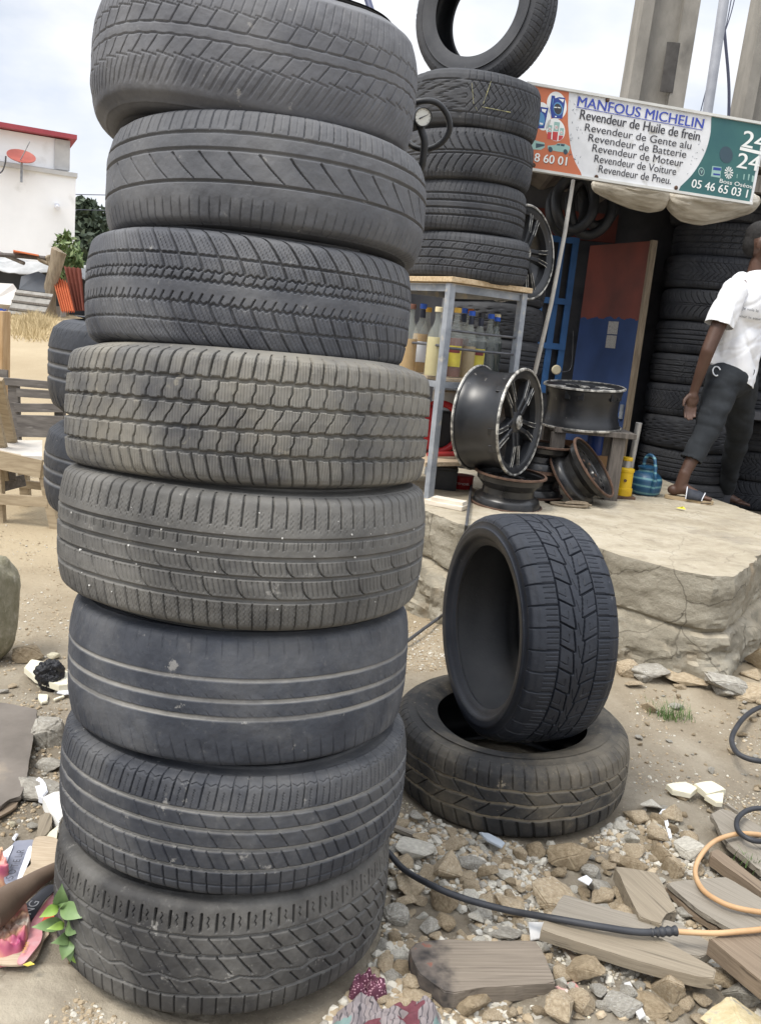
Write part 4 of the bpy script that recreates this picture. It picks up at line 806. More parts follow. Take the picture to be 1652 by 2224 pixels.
for x, b, r, h, lq, cp_, lk, bd, txt, fl, gm in (
    (887, .30, .043, bh, 'amber', 'brown', None, False, 'half hidden bottle of amber liquid with a brown cap, leftmost on the rack', .50, None),
    (910, .36, .043, bh * 1.03, 'amber', 'blue', 'w', True, 'bottle of amber liquid with a blue cap and white label, left of the rack leg', .55, None),
    (922, .50, .042, bh * 1.0, 'amber', 'yellow', None, False, 'bottle with a yellow cap standing behind the amber bottles', .5, None),
    (944, .10, .046, bh * .98, 'pale', 'cream', None, False, 'bottle of pale yellow liquid with a cream cap beside the rack leg', .60, None),
    (985, .10, .045, bh * 1.0, 'maroon', 'yellow', 'y', False, 'maroon bottle with a bright yellow label just right of the rack leg', .58, None),
    (999, .22, .043, bh * 1.02, 'maroon', 'blue', None, True, 'dark red bottle with a blue cap and black neck band behind the yellow label', .58, None),
    (1016, .10, .041, bh * .98, 'brown', 'blue', None, True, 'clear bottle of brownish liquid with a blue cap in the middle of the rack', .48, None),
    (1028, .34, .042, bh * 1.04, 'brown', 'blue', None, False, 'tall blue-capped bottle in the back row of the rack', .5, None),
    (1037, .10, .043, bh * .97, 'dark', 'black', 'y', True, 'dark bottle with a black cap and round-crested yellow label', .58, m_gl),
    (1049, .36, .042, bh * 1.03, 'brown', 'blue', None, False, 'blue-capped bottle behind the black-capped one in the back row', .5, None),
    (1058, .12, .042, bh * .97, 'dark', 'blue', None, False, 'smoky clear bottle with a blue cap, third from the right on the rack', .5, None),
    (1066, .34, .042, bh * 1.04, 'dark', 'orange', None, False, 'bottle with an orange band at its cap near the right end of the rack', .5, None),
    (1077, .12, .041, bh * .94, 'dark', 'blue', None, False, 'dark green bottle with a small blue cap, second from the right on the rack', .58, m_gld),
    (1091, .12, .040, bh * .98, 'dark', 'cream', None, False, 'dark bottle with a pale cap, rightmost on the rack', .58, None)):
    a_ = along(x, b); bottle(min(max(a_, -0.10), RW - .05), b, r, h, lq, cp_, lk, txt, bd, fl, gm)
# under the shelf: generator, battery, red tin, red hose
m_red = M('red_enamel', (0.40, 0.018, 0.022), (0.30, 0.012, 0.016), scale=7, rough=0.4, bump=0.0004, bscale=50); m_blk = M('black_plastic', (0.014, 0.015, 0.017), (0.026, 0.027, 0.03), scale=12, rough=0.5); m_alu = M('dull_aluminium', (0.30, 0.30, 0.30), (0.42, 0.41, 0.40), scale=14, rough=0.45, metal=0.6)
gp = aty(945, 1005, YF + 0.42); g = thing('generator', 'small machine with a red oval frame and grey engine block on the lower shelf', 'generator', (gp.x, gp.y, PZ0 + zl + 0.012))
ov = [Vector((0.115 * math.cos(t) , 0, 0.145 + 0.135 * math.sin(t))) for t in np.linspace(0, 2 * math.pi, 40, endpoint=False)]
MB().tube(ov, 0.020, 12, closed=True).build('frame_hoop', m_red, g, smooth=True)
MB().box((-.10, .05, .14), (.14, .22, .24), None, .02).build('fuel_tank', m_red, g, smooth=True)
MB().box((0.02, .10, .12), (.20, .16, .22), None, .015).build('engine', m_blk, g, smooth=True)
MB().box((0.03, .06, .315), (.16, .14, .07), None, .02).box((0.03, .06, .27), (.12, .10, .03), None, .004).build('cylinder_head', m_alu, g, smooth=True)
p = atz(958, 1070, PZ0); bt = thing('battery', 'black car battery on the platform under the lower shelf', 'battery', (p.x + .01, p.y + .14, PZ0))
MB().box((0, 0, .055), (.15, .12, .11), None, .006).box((0, 0, .118), (.152, .122, .018), None, .004).build('case', m_blk, bt, smooth=True); MB().lathe([(.012, .126), (.012, .142), (0, .142)], 14, (.045, .03, 0)).lathe([(.012, .126), (.012, .142), (0, .142)], 14, (-.045, .03, 0)).build('terminal', m_alu, bt, smooth=True)
p = atz(1004, 1066, PZ0); tn = thing('tin_can', 'flat red tin with white lettering behind the steel rim', 'tin', (p.x, p.y + .10, PZ0))
MB().lathe([(0, 0), (.062, 0), (.063, .004), (.063, .066), (.066, .068), (.066, .073), (.060, .074), (0, .073)], 32).build('can', m_red, tn, smooth=True)
tv, tf = text_mesh('TEMDEL'); vs_ = []
for x, y in tv: an = -math.pi / 2 + (x - .5) * 1.3; vs_.append((.0640 * math.cos(an), .0640 * math.sin(an), .026 + y * .012))
MB().add(vs_, tf).build('lettering', M('white_print', (0.75, 0.75, 0.75), rough=0.6), tn)
p = aty(1010, 980, YF + .30); tag(MB().tube(spline([rl(.14, .16, zl + .03), rl(.22, .14, zl + .034), rl(.32, .12, zl + .04), rl(.42, .16, zl + .04)], 8), .014, 10).tube([rl(.10, .165, zl + .028), rl(.15, .16, zl + .03)], .011, 8).build('red_hose', M('red_rubber', (0.33, 0.03, 0.03), rough=0.5), smooth=True), 'short red hose with a brass fitting on the lower shelf', 'hose').location = FL

# ------------------------------------------------------------------ tyre stack on the rack, and the tyre standing on top of it
def put(kind, mat, R, W, loc, label, group, rz=0.0, tilt=(0, 0), sx=1.0):
    pr_ = kinds[kind]; s = R / 0.33; sw = W / 0.225
    t = thing('tyre', label, 'tyre', group=group)
    t.matrix_world = Matrix.Translation(loc) @ Euler((tilt[0], tilt[1], rz)).to_matrix().to_4x4() @ Matrix.Diagonal((s, s, sw, 1))
    o = bpy.data.objects.new('tread', pr_['tread']); COL.objects.link(o); o.parent = t; setm(o, mat)
    for s_ in pr_['sidewall']: o = bpy.data.objects.new('sidewall', s_); COL.objects.link(o); o.parent = t; setm(o, mat)
    o = bpy.data.objects.new('inner_liner', pr_['inner_liner']); COL.objects.link(o); o.parent = t; setm(o, m_liner)
    return t
def setm(o, mat):
    if not o.data.materials: o.data.materials.append(mat)
    o.material_slots[0].link = 'OBJECT'; o.material_slots[0].material = mat
def xat(x, y, Y): return aty(x, y, Y).x
TZ = topz + 0.032; TY = YF + 0.36
lv = [TZ]
for yy in (500, 386, 272, 146):
    lv.append(aty(1060, yy + 8, TY - .3).z)
labs = ['lowest tyre of the stack on the rack, with arc-shaped grooves', 'second tyre from the bottom of the rack stack, with small square blocks', 'third tyre up on the rack, with flame-like swooping grooves', 'tyre with fine V-shaped tread and yellow chalk marks, topmost lying one on the rack']
RB = [.332, .326, .345, .348]; XR = [1150, 1144, 1161, 1176]; KD = [3, 2, 1, 0]
bcs = []
for i in range(4):
    zc = (lv[i] + lv[i + 1]) / 2; W = lv[i + 1] - lv[i]; yy = 1112
    # right silhouette at column XR
    yp = (555, 440, 325, 215)[i]; d = ray(XR[i], yp); th = math.atan2(d.x, d.y); dist = TY
    cx_ = TY * math.tan(th) - RB[i] / math.cos(th)
    c_ = Vector((cx_, TY, zc)); bcs.append(c_); put(KD[i], m_back[0], RB[i], W * 1.03, c_, labs[i], 'tyre stack on the rack', rz=rad(-20 + 37 * i))
m_chalk = M('yellow_chalk', (0.46, 0.43, 0.20), (0.20, 0.20, 0.15), scale=60, rough=0.9)
def chalk(pts, c, R, zc, parent):                     # chalk strokes hugging the tread
    mb = MB()
    for (x0, y0, x1, y1) in pts:
        vs_ = []; n_ = 14
        for j in range(n_ + 1):
            t = j / n_; x, y = x0 + (x1 - x0) * t, y0 + (y1 - y0) * t; d = ray(x, y); ox, oy = -c.x, -c.y; A = d.x ** 2 + d.y ** 2; B = d.x * ox + d.y * oy; Cc = ox * ox + oy * oy - (R + .001) ** 2
            tt = (-B - math.sqrt(max(0, B * B - A * Cc))) / A; vs_.append(CAM + d * tt)
        if rnd.random() < 2: mb.tube(vs_, [.0008 + .0022 * abs(mnoise.noise(Vector((j * .9, x0, y0)))) for j in range(n_ + 1)], 6)
    return mb.build('chalk_mark', m_chalk, parent, off=None)
top_t = [o for o in bpy.data.objects if o.name.startswith('tyre') and o.get('label', '').startswith('tyre with fine V')][0]
ck = chalk([(1024, 180, 1028, 225), (1066, 176, 1049, 225), (1032, 232, 1036, 240), (1046, 232, 1108, 244)], bcs[3], RB[3] - .001, bcs[3].z, top_t); bpy.context.view_layer.update(); ck.matrix_parent_inverse = top_t.matrix_world.inverted()
# upright tyre on top, seen a little from the right
uc = aty(1046, 22, TY + 0.02); ur = .375
azu = rad(270 - 7 - 27); az_ = Vector((math.cos(azu), math.sin(azu), -0.03)); utz = lv[4] + ur - 0.012
put_u = tyre_parts(ur, 0.215, 0.236, pat_fine, 0.007, step=2.6, front=-60, arc=250, seed=81, round_=0.01)
cxu = aty(1046, 75, TY).x
make_tyre('tyre standing upright on top of the rack stack against the sky', Vector((cxu + .003, TY + .02, utz)), put_u, m_back[0], frame(Vector((-math.cos(azu) * -1, math.sin(azu), 0.02)), (0, 0, 1)), 'tyre stack on the rack')

# ------------------------------------------------------------------ stacks in the shop
FZ = 0.26
def stack(x, y_top, Y, R, n_, W, mat, labels, group, zb=FZ, topn=None):
    z = zb; k = 0
    for i in range(n_):
        ww = W * rnd.uniform(.96, 1.05); xx = x + rnd.uniform(-.02, .02); R_ = R * rnd.uniform(.965, 1.02)
        put((i * 3 + len(group)) % 4, mat, R_, ww * 1.03, Vector((xx, Y + rnd.uniform(-.02, .02), z + ww / 2)), labels(i, n_), group, rz=rnd.uniform(0, 6.28)); z += ww
ordn = ['lowest', 'second from the bottom', 'third from the bottom', 'fourth from the bottom', 'fifth from the bottom', 'sixth from the bottom', 'seventh from the bottom', 'eighth from the bottom', 'ninth from the bottom', 'tenth from the bottom', 'eleventh from the bottom', 'twelfth from the bottom']
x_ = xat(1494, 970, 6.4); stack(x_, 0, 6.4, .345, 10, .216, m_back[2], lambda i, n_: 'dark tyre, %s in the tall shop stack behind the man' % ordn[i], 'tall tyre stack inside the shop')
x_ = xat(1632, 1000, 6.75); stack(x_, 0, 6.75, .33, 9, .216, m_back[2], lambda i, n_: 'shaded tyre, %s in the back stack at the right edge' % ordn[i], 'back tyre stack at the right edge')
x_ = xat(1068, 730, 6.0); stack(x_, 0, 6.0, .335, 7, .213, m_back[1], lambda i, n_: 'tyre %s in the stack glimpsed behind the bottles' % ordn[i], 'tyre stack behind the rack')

# ------------------------------------------------------------------ wheels
m_rimb = M('scuffed_black_rim', (0.010, 0.011, 0.013), (0.022, 0.023, 0.026), scale=6, rough=0.34, spec=0.6, c3=(0.30, 0.28, 0.25), f3=0.70, s3=26, rvar=0.12)
m_edge = M('bare_rim_edge', (0.13, 0.125, 0.115), (0.55, 0.53, 0.48), scale=24, rough=0.45, metal=0.3, lo=.42, hi=.58)
m_stl = M('black_steel_rim', (0.011, 0.011, 0.012), (0.024, 0.023, 0.022), scale=8, rough=0.30, spec=0.6, rvar=0.12, c3=(0.085, 0.075, 0.065), f3=0.66, s3=20)
m_rust = M('rusty_rim_edge', (0.065, 0.036, 0.024), (0.125, 0.072, 0.046), scale=22, rough=0.8, bump=0.0008, bscale=90)
def wheel_matrix(loc, axis, spin=0.0): return Matrix.Translation(loc) @ (frame(axis, (0, 0, 1) if abs(Vector(axis).normalized().z) < .9 else (1, 0, 0)) @ rotm('Z', spin)).to_4x4()
def barrel(R, W, th=.006, k=1.0):
    w_ = W / 2
    o_ = [(R, -w_), (R + .001, -w_ + .008), (R - .012, -w_ + .014), (R - .016, -w_ + .035), (R - .022, -w_ + .045), (R - .022 - .028 * k, -w_ + W * .36), (R - .022 - .030 * k, -w_ + W * .55), (R - .022 - .006 * k, w_ - .050), (R - .016, w_ - .040), (R - .014, w_ - .016), (R + .001, w_ - .009), (R, w_)]
    i_ = [(r - th, z) for r, z in o_[::-1]]; i_[0] = (R - .008, w_); i_[-1] = (R - .008, -w_)
    return o_ + i_
def flange(R, z, s): return [(R + .0015, z), (R + .0025, z - s * .008), (R - .004, z - s * .011), (R - .010, z - s * .004), (R - .011, z + s * .0015), (R - .003, z + s * .003)]
def steel_rim(loc, axis, R, W, label, spin=0.0, dz=.035):
    t = thing('steel_wheel', label, 'wheel rim', group='bare black wheel rims'); t.matrix_world = wheel_matrix(loc, axis, spin); w_ = W / 2
    MB().lathe(barrel(R, W), 64, closed=True).build('barrel', m_stl, t, smooth=True)
    for z, s in ((w_, 1), (-w_, -1)): MB().lathe(flange(R, z, s), 64, closed=True).build('flange', m_rust, t, smooth=True)
    # disc: between two rings a strip is left open for the round holes
    zt = w_ - dz; n_ = 128; rh = R * .085; rc = R * .68; vs_, fs_ = [], []
    rings = [(R - .046, zt - .020), (R * .80, zt - .004), (rc + rh, zt), (rc - rh, zt + .002), (R * .45, zt + .010), (R * .40, zt + .004), (R * .24, zt + .004), (R * .215, zt - .006), (R * .215, zt - .03)]
    for r, z in rings: vs_ += [(r * math.cos(2 * math.pi * j / n_), r * math.sin(2 * math.pi * j / n_), z) for j in range(n_)]
    for i in range(len(rings) - 1):
        for j in range(n_):
            if i != 2 or j % 8 < 4: fs_.append((i * n_ + j, i * n_ + (j + 1) % n_, (i + 1) * n_ + (j + 1) % n_, (i + 1) * n_ + j))
    MB().add(vs_, fs_).build('disc', m_stl, t, smooth=True)
    mb = MB()
    for k in range(5): a = 2 * math.pi * k / 5; mb.lathe([(0, .0005), (.009, .0005), (.009, -.004), (0, -.004)], 12, (R * .32 * math.cos(a), R * .32 * math.sin(a), zt + .006))
    mb.build('bolt_hole', m_rust, t)
    return t
def alloy_rim(loc, axis, R, W, label, spin=0.0, nsp=5):
    t = thing('alloy_wheel', label, 'wheel rim', group='bare black wheel rims'); t.matrix_world = wheel_matrix(loc, axis, spin); w_ = W / 2
    MB().lathe(barrel(R, W, .006, .25), 72, closed=True).build('barrel', m_rimb, t, smooth=True)
    for z, s in ((w_, 1), (-w_, -1)): MB().lathe(flange(R, z, s), 72, closed=True).build('flange', m_edge, t, smooth=True)
    MB().lathe([(R - .012, w_ - .004), (R - .03, w_ - .008), (R - .045, w_ - .02), (R - .05, w_ - .05), (R - .056, w_ - .05), (R - .050, w_ - .02)], 72, closed=True).build('lip', m_rimb, t, smooth=True)
    for k in range(nsp):
        a = 2 * math.pi * k / nsp; ca = Matrix.Rotation(a, 3, 'Z'); mb = MB()
        for s in (-1, 1):
            L0 = [(R * .17, s * R * .075, w_ - .022), (R * .45, s * R * .085, w_ - .014), (R * .75, s * R * .125, w_ - .016), (R * .92, s * R * .17, w_ - .020)]
            wd = [R * .055, R * .05, R * .055, R * .075]; vs_ = []
            for (x, y, z), q in zip(L0, wd):
                for dy, dz_ in ((-q, -.008), (-q * .7, 0.0), (q * .7, 0.0), (q, -.008), (q * .9, -.045), (-q * .9, -.045)): vs_.append(ca @ Vector((x, y + dy, z + dz_)))
            fs_ = []
            for i in range(3):
                for j in range(6): fs_.append((i * 6 + j, i * 6 + (j + 1) % 6, (i + 1) * 6 + (j + 1) % 6, (i + 1) * 6 + j))
            fs_ += [tuple(range(5, -1, -1)), tuple(range(18, 24))]; mb.add(vs_, fs_)
        sp_ = mb.build('spoke', m_rimb, t); md = sp_.modifiers.new('bevel', 'BEVEL'); md.width = .003; md.segments = 2
        e = MB()
        for s in (-1, 1):
            for q in (-.7, .7): e.tube([ca @ Vector((R * .45, s * R * .085 + q * R * .05, w_ - .0135)), ca @ Vector((R * .75, s * R * .125 + q * R * .055, w_ - .0155)), ca @ Vector((R * .90, s * R * .165 + q * R * .072, w_ - .019))], .0022, 5)
        e.build('bare_spoke_edge', m_edge, sp_)
    MB().lathe([(0, w_ - .012), (R * .05, w_ - .012), (R * .16, w_ - .016), (R * .24, w_ - .026), (R * .25, w_ - .06), (R * .2, w_ - .07)], 40).build('hub', m_rimb, t, smooth=True)
    MB().lathe([(0, w_ - .0065), (R * .115, w_ - .0065), (R * .13, w_ - .009), (R * .13, w_ - .013)], 40).tube([(R * .10 * math.cos(q), R * .10 * math.sin(q), w_ - .006) for q in np.linspace(0, 6.28, 25)[:-1]], .0022, 6, closed=True).build('centre_cap', m_edge, t, smooth=True)
    mb = MB()
    for k in range(3): q = 2 * math.pi * k / 3 + .3; mb.tube([(0, 0, w_ - .006), (R * .095 * math.cos(q), R * .095 * math.sin(q), w_ - .006)], [.004, .0015], 6)
    mb.build('cap_emblem', m_edge, t)
    return t
p = atz(1101, 1100, PZ0); R1 = .186; c1 = Vector((p.x, p.y + .04, PZ0 + .088)); steel_rim(c1, (0.03, -0.05, 1), R1, .172, 'black steel rim with a rusty edge lying under the upright alloy wheel')
p4 = atz(1172, 1090, PZ0); steel_rim(Vector((p4.x - .03, p4.y + .22, PZ0 + .075)), (0, 0, 1), .19, .148, 'lower of two black steel rims stacked behind the leaning rim', 1.0); steel_rim(Vector((p4.x - .01, p4.y + .23, PZ0 + .148 + .074)), (0.04, 0, 1), .19, .145, 'upper of two black steel rims stacked behind the leaning rim', .4)
# the upright alloy wheel
RA = .272; aza = rad(328); axa = Vector((math.cos(aza), math.sin(aza), .03))
fc = aty(1131, 918, c1.y - .06); wa = .255
ac = Vector((fc.x, fc.y, 0)) - Vector((axa.x, axa.y, 0)) * wa / 2; ac.z = c1.z + .088 + RA - .012
alloy_rim(ac, axa, RA, wa, 'large scuffed black alloy wheel with five twin spokes standing on a steel rim', rad(72 * .5 + 2))
# the leaning steel rim
lc = aty(1264, 1020, YF + .33); steel_rim(Vector((lc.x, lc.y, PZ0 + .155)), (.70, -.34, .63), .19, .165, 'black steel rim with round holes leaning on its edge beside the yellow jack', .2)
# the wide alloy rim lying on a low stand
m_oldw = M('weathered_wood', (0.13, 0.115, 0.10), (0.24, 0.215, 0.185), scale=3, rough=0.9, stretch=(24, 24, 2), bump=0.0015, bscale=16)
Y3 = YF + .62; t3 = aty(1262, 892, Y3); R3 = .233
st3z = aty(1262, 932, Y3 - .2).z
alloy_rim(Vector((t3.x, Y3, st3z + .118)), (-.03, -.06, 1), R3, .235, 'wide black alloy rim lying flat on a low wooden stand', .5, 5)
m_std = M('dark_weathered_wood', (0.075, 0.065, 0.057), (0.15, 0.13, 0.112), scale=3, rough=0.9, stretch=(24, 24, 2), bump=0.0012, bscale=16)
sdn = thing('wooden_stand', 'weathered grey wooden stand carrying the flat alloy rim', 'stand', (t3.x + .03, Y3 + .02, PZ0)); hz = st3z - PZ0
MB().box((0.03, 0, hz - .018), (.46, .40, .030), None, .003).build('top_board', m_std, sdn)
for sx in (-1, 1):
    for sy in (-1, 1): MB().box((sx * .17, sy * .15, (hz - .034) / 2), (.075, .06, hz - .034), None, .003).build('leg', m_std, sdn)
MB().box((0, .19, hz * .5), (.27, .02, .18)).build('back_board', M('brown_board', (0.15, 0.075, 0.04), (0.22, 0.12, 0.07), scale=5, rough=0.85), sdn)
# yellow bottle jack with its grey handle tube
m_yel = M('jack_yellow', (0.66, 0.43, 0.012), (0.54, 0.33, 0.01), scale=9, rough=0.45, c3=(0.10, 0.07, 0.03), f3=0.66, s3=24, bump=0.0006, bscale=60)
p = atz(1352, 1083, PZ0); jk = thing('bottle_jack', 'yellow hydraulic bottle jack standing between the leaning rim and the blue kettle', 'jack', (p.x, p.y + .03, PZ0)); S_ = .001 * (F_PX / F_PX)
MB().box((.004, 0, .009), (.125, .105, .018), None, .003).build('base_plate', m_rust, jk)
MB().lathe([(0, .018), (.052, .018), (.053, .022), (.053, .06), (.046, .064), (.046, .155), (.050, .158), (.050, .172), (.044, .178), (.030, .182), (0, .182)], 36).build('cylinder', m_yel, jk, smooth=True)
MB().lathe([(0, .182), (.026, .182), (.026, .222), (0, .222)], 24).build('ram', m_alu, jk, smooth=True); MB().lathe([(0, .222), (.030, .222), (.031, .226), (.031, .238), (.028, .242), (0, .242)], 24).build('saddle', m_yel, jk, smooth=True)
MB().box((-.058, -.02, .035), (.03, .03, .03), None, .004).build('pump_lug', m_rust, jk); MB().lathe([(0, 0), (.009, 0), (.009, .006), (0, .006)], 14, (-.008, -.0475, .11), frame((0, -1, 0))).build('screw', m_rust, jk)
tag(MB().tube([(p.x + .055, p.y + .17, PZ0 + .01), (p.x + .06, p.y + .12, PZ0 + .44)], .019, 16).build('handle_tube', m_alu, smooth=True), 'dull grey metal tube standing behind the yellow jack', 'tube')
tag(MB().box((0, 0, .03), (.07, .10, .05), None, .003).box((0, -.03, .06), (.05, .03, .02), None, .002).build('iron_block', m_stl), 'small dark steel block between the leaning rim and the jack', 'block').location = (p.x - .115, p.y + .06, PZ0)
tag(MB().box((0, 0, .11), (.10, .12, .22), None, .004).build('cardboard_box', M('cardboard', (0.36, 0.21, 0.10), (0.44, 0.27, 0.14), scale=5, rough=0.9)), 'brown cardboard box behind the yellow jack', 'box').location = (p.x - .12, p.y + .22, PZ0)
bb = thing('blue_bottle', 'dark blue plastic bottle behind the leaning rim', 'bottle', (p.x - .16, p.y + .20, PZ0 + .22)); MB().lathe([(0, 0), (.045, 0), (.048, .01), (.048, .14), (.03, .17), (.018, .18), (.018, .20), (0, .20)], 24).build('bottle_body', M('blue_plastic', (0.01, 0.04, 0.20), rough=0.4), bb, smooth=True); MB().lathe([(0, .20), (.02, .20), (.02, .222), (0, .222)], 16).build('cap', m_alu, bb, smooth=True)
# blue striped plastic kettle
p = atz(1406, 1079, PZ0); kt = thing('plastic_kettle', 'squat blue striped plastic kettle with an arched handle between the jack and the sandal', 'kettle', (p.x, p.y + .09, PZ0))
def kettle_mat():
    m = bpy.data.materials.new('kettle_plastic'); m.use_nodes = True; t = m.node_tree; b = t.nodes['Principled BSDF']; l = t.links.new; b.inputs['Roughness'].default_value = .35
    co = t.nodes.new('ShaderNodeTexCoord'); wv = t.nodes.new('ShaderNodeTexWave'); wv.wave_type = 'BANDS'; wv.bands_direction = 'Z'; wv.inputs['Scale'].default_value = 7.5; wv.inputs['Distortion'].default_value = 1.6; wv.inputs['Detail'].default_value = 1; wv.inputs['Detail Scale'].default_value = .6
    l(co.outputs['Object'], wv.inputs['Vector']); r = t.nodes.new('ShaderNodeValToRGB'); e = r.color_ramp.elements; e[0].position = 0; e[0].color = (.014, .065, .13, 1); e[1].position = 1; e[1].color = (.12, .27, .30, 1); q = e.new(.80); q.color = (.022, .09, .17, 1); q = e.new(.92); q.color = (.12, .27, .30, 1)
    l(wv.outputs['Fac'], r.inputs['Fac']); l(r.outputs['Color'], b.inputs['Base Color']); return m
m_ket = kettle_mat()
MB().lathe([(0, 0), (.070, 0), (.088, .012), (.096, .035), (.097, .085), (.093, .105), (.078, .125), (.058, .140), (.052, .143), (.052, .158), (.058, .162), (.058, .170), (.040, .178), (0, .180)], 48).build('kettle_body', m_ket, kt, smooth=True)
MB().tube(spline([(-.026, 0, .172), (-.026, -.005, .215), (-.010, -.02, .245), (.012, -.05, .235), (.020, -.075, .19), (.022, -.098, .12)], 8), [.010] * 40 + [.010], 12).build('handle', m_ket, kt, smooth=True)
MB().tube(spline([(.018, -.094, .03), (.020, -.106, .08), (.022, -.112, .125)], 6), [.013 - .0003 * i for i in range(13)], 12).build('spout', m_ket, kt, smooth=True)
q5 = aty(1116, 552, TY + .40)
alloy_rim(q5, (.72, -.66, .10), .262, .20, 'scuffed black alloy wheel propped behind the tyre stack on the rack', .9, 5)
# small litter on the platform
m_rope = M('old_rope', (0.16, 0.125, 0.085), (0.26, 0.21, 0.15), scale=60, rough=0.95); p = atz(1238, 1100, PZ0)
tag(MB().tube(spline([(.10, .03, .015), (0, .045, .006), (-.10, .01, .006), (-.09, -.035, .006), (0, -.045, .006), (.08, -.02, .007), (.09, .02, .018), (.02, .01, .022), (-.03, -.01, .014), (.05, -.02, .02), (.11, .0, .012)], 8), .0065, 8).build('rope_loop', m_rope, smooth=True), 'loop of brown rope on the platform before the leaning rim', 'rope').location = (p.x, p.y, PZ0 + .004)
p = atz(1475, 1108, PZ0); tag(MB().add([(-.025, 0, .004), (0, -.02, .006), (.03, -.012, .003), (.022, .012, .014), (-.004, .016, .006)], [(0, 1, 2, 3, 4)]).add([(-.01, .0, .010), (.01, -.01, .018), (.018, .01, .012)], [(0, 1, 2)]).build('plastic_scrap', M('yellow_scrap', (0.72, 0.66, 0.05), rough=0.6)), 'bright yellow scrap on the platform in front of the sandal', 'scrap').location = (p.x, p.y, PZ0 + .006)
p = atz(1535, 1098, PZ0); tag(MB().tube([(-.04, 0, .006), (.0, .01, .008), (.04, .035, .006)], .004, 6).build('twig', M('grey_twig', (0.10, 0.08, 0.06), rough=0.9)), 'short dark twig on the platform right of the sandal', 'twig').location = (p.x, p.y, PZ0 + .004)
m_cable = M('grey_cable', (0.045, 0.047, 0.05), (0.07, 0.07, 0.075), scale=20, rough=0.6)
c0 = atz(1022, 1060, PZ0 + .02); c1_ = atz(1014, 1128, PZ0 + .02)
tag(MB().tube(spline([c0 + Vector((0, .1, .03)), c0, c1_, aty(1010, 1160, c1_.y - .05), aty(1006, 1240, c1_.y - .12), aty(990, 1310, 3.4), atz(958, 1338, .06), atz(925, 1362, .03), atz(890, 1388, .02), atz(850, 1418, .02)], 8), .0075, 8).build('cable', m_cable, smooth=True), 'thin grey cable hanging over the platform edge behind the tyres', 'cable')
# ------------------------------------------------------------------ the shop: roof, walls, lattice, door
m_dark = M('dark_wall', (0.045, 0.047, 0.055), (0.085, 0.085, 0.092), scale=4, rough=0.9, bump=0.002, bscale=20)  # dark blue-grey base, mottled at random
m_redw = M('faded_red_paint', (0.095, 0.024, 0.018), (0.14, 0.034, 0.025), scale=5, rough=0.8, c3=(0.10, 0.05, 0.045), f3=0.62, s3=9)
m_bluew = M('blue_paint', (0.020, 0.060, 0.19), (0.032, 0.085, 0.26), scale=5, rough=0.7, c3=(0.05, 0.08, 0.16), f3=0.62, s3=12)
m_blueb = M('bright_blue_frame', (0.016, 0.075, 0.20), (0.026, 0.10, 0.26), scale=8, rough=0.6)
m_tin = M('old_roof_sheet', (0.16, 0.14, 0.13), (0.26, 0.235, 0.21), scale=6, rough=0.7, metal=0.3)
YW = 6.9
shop = thing('tyre_shop', 'dark open-fronted tyre shop of blue and red boards under a tin roof', 'shop', (1.6, YW, 0.0))
def sl(p): return (p[0] - 1.6, p[1] - YW, p[2])
XL = aty(860, 700, YW).x
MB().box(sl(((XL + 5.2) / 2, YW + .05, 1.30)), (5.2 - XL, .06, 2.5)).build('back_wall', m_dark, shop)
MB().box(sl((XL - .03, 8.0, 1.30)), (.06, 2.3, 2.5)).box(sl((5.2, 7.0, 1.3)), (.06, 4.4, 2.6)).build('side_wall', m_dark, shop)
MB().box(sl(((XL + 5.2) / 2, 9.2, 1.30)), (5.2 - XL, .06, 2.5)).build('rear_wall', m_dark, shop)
rv, rf = [], []; nx_ = 150
for i in range(nx_ + 1):
    x = 0.62 + (5.5 - 0.62) * i / nx_
    for y, z in ((5.75, 2.52), (9.4, 2.34)): rv.append(sl((x, y, z + .018 * math.sin(i * 1.05)))); rv.append(sl((x, y, z + .018 * math.sin(i * 1.05) + .004)))
for i in range(nx_):
    a = i * 4; b = a + 4; rf += [(a, b, b + 2, a + 2), (a + 1, a + 3, b + 3, b + 1), (a, a + 1, b + 1, b), (a + 2, b + 2, b + 3, a + 3)]
MB().add(rv, rf).build('roof', m_tin, shop)
mb = MB()
for x in (1.30, 2.35, 3.2, 4.4): mb.box(sl((x, 7.55, 2.38)), (.07, 3.3, .09))
mb.box(sl((3.1, 5.85, 2.42)), (4.4, .07, .10)); mb.build('roof_beam', m_oldw, shop)
def wp(x, y, Y=YW): p = aty(x, y, Y); return p
# red boards above the window and door
q = [wp(1150, 470), wp(1262, 478), wp(1262, 522), wp(1150, 512)]
MB().box(sl((wp(1235, 480).x, YW + .005, wp(1200, 485).z)), (.72, .03, .20)).build('red_board', m_redw, shop)
# the lattice window left of the door
zt, zb = wp(1200, 520).z, wp(1170, 845).z; xa, xb = wp(1130, 700).x, wp(1225, 700).x
mb = MB(); Yl = YW - .03
for x in (xa, xa + (xb - xa) * .36, xa + (xb - xa) * .70, xb): mb.box(sl((x, Yl, (zt + zb) / 2)), (.045, .035, zt - zb))
for z in (zt, zb + (zt - zb) * .60, zb + (zt - zb) * .30, zb): mb.box(sl(((xa + xb) / 2, Yl - .0205, z)), (xb - xa + .045, .006, .045)); 
mb.build('window_lattice', m_blueb, shop)
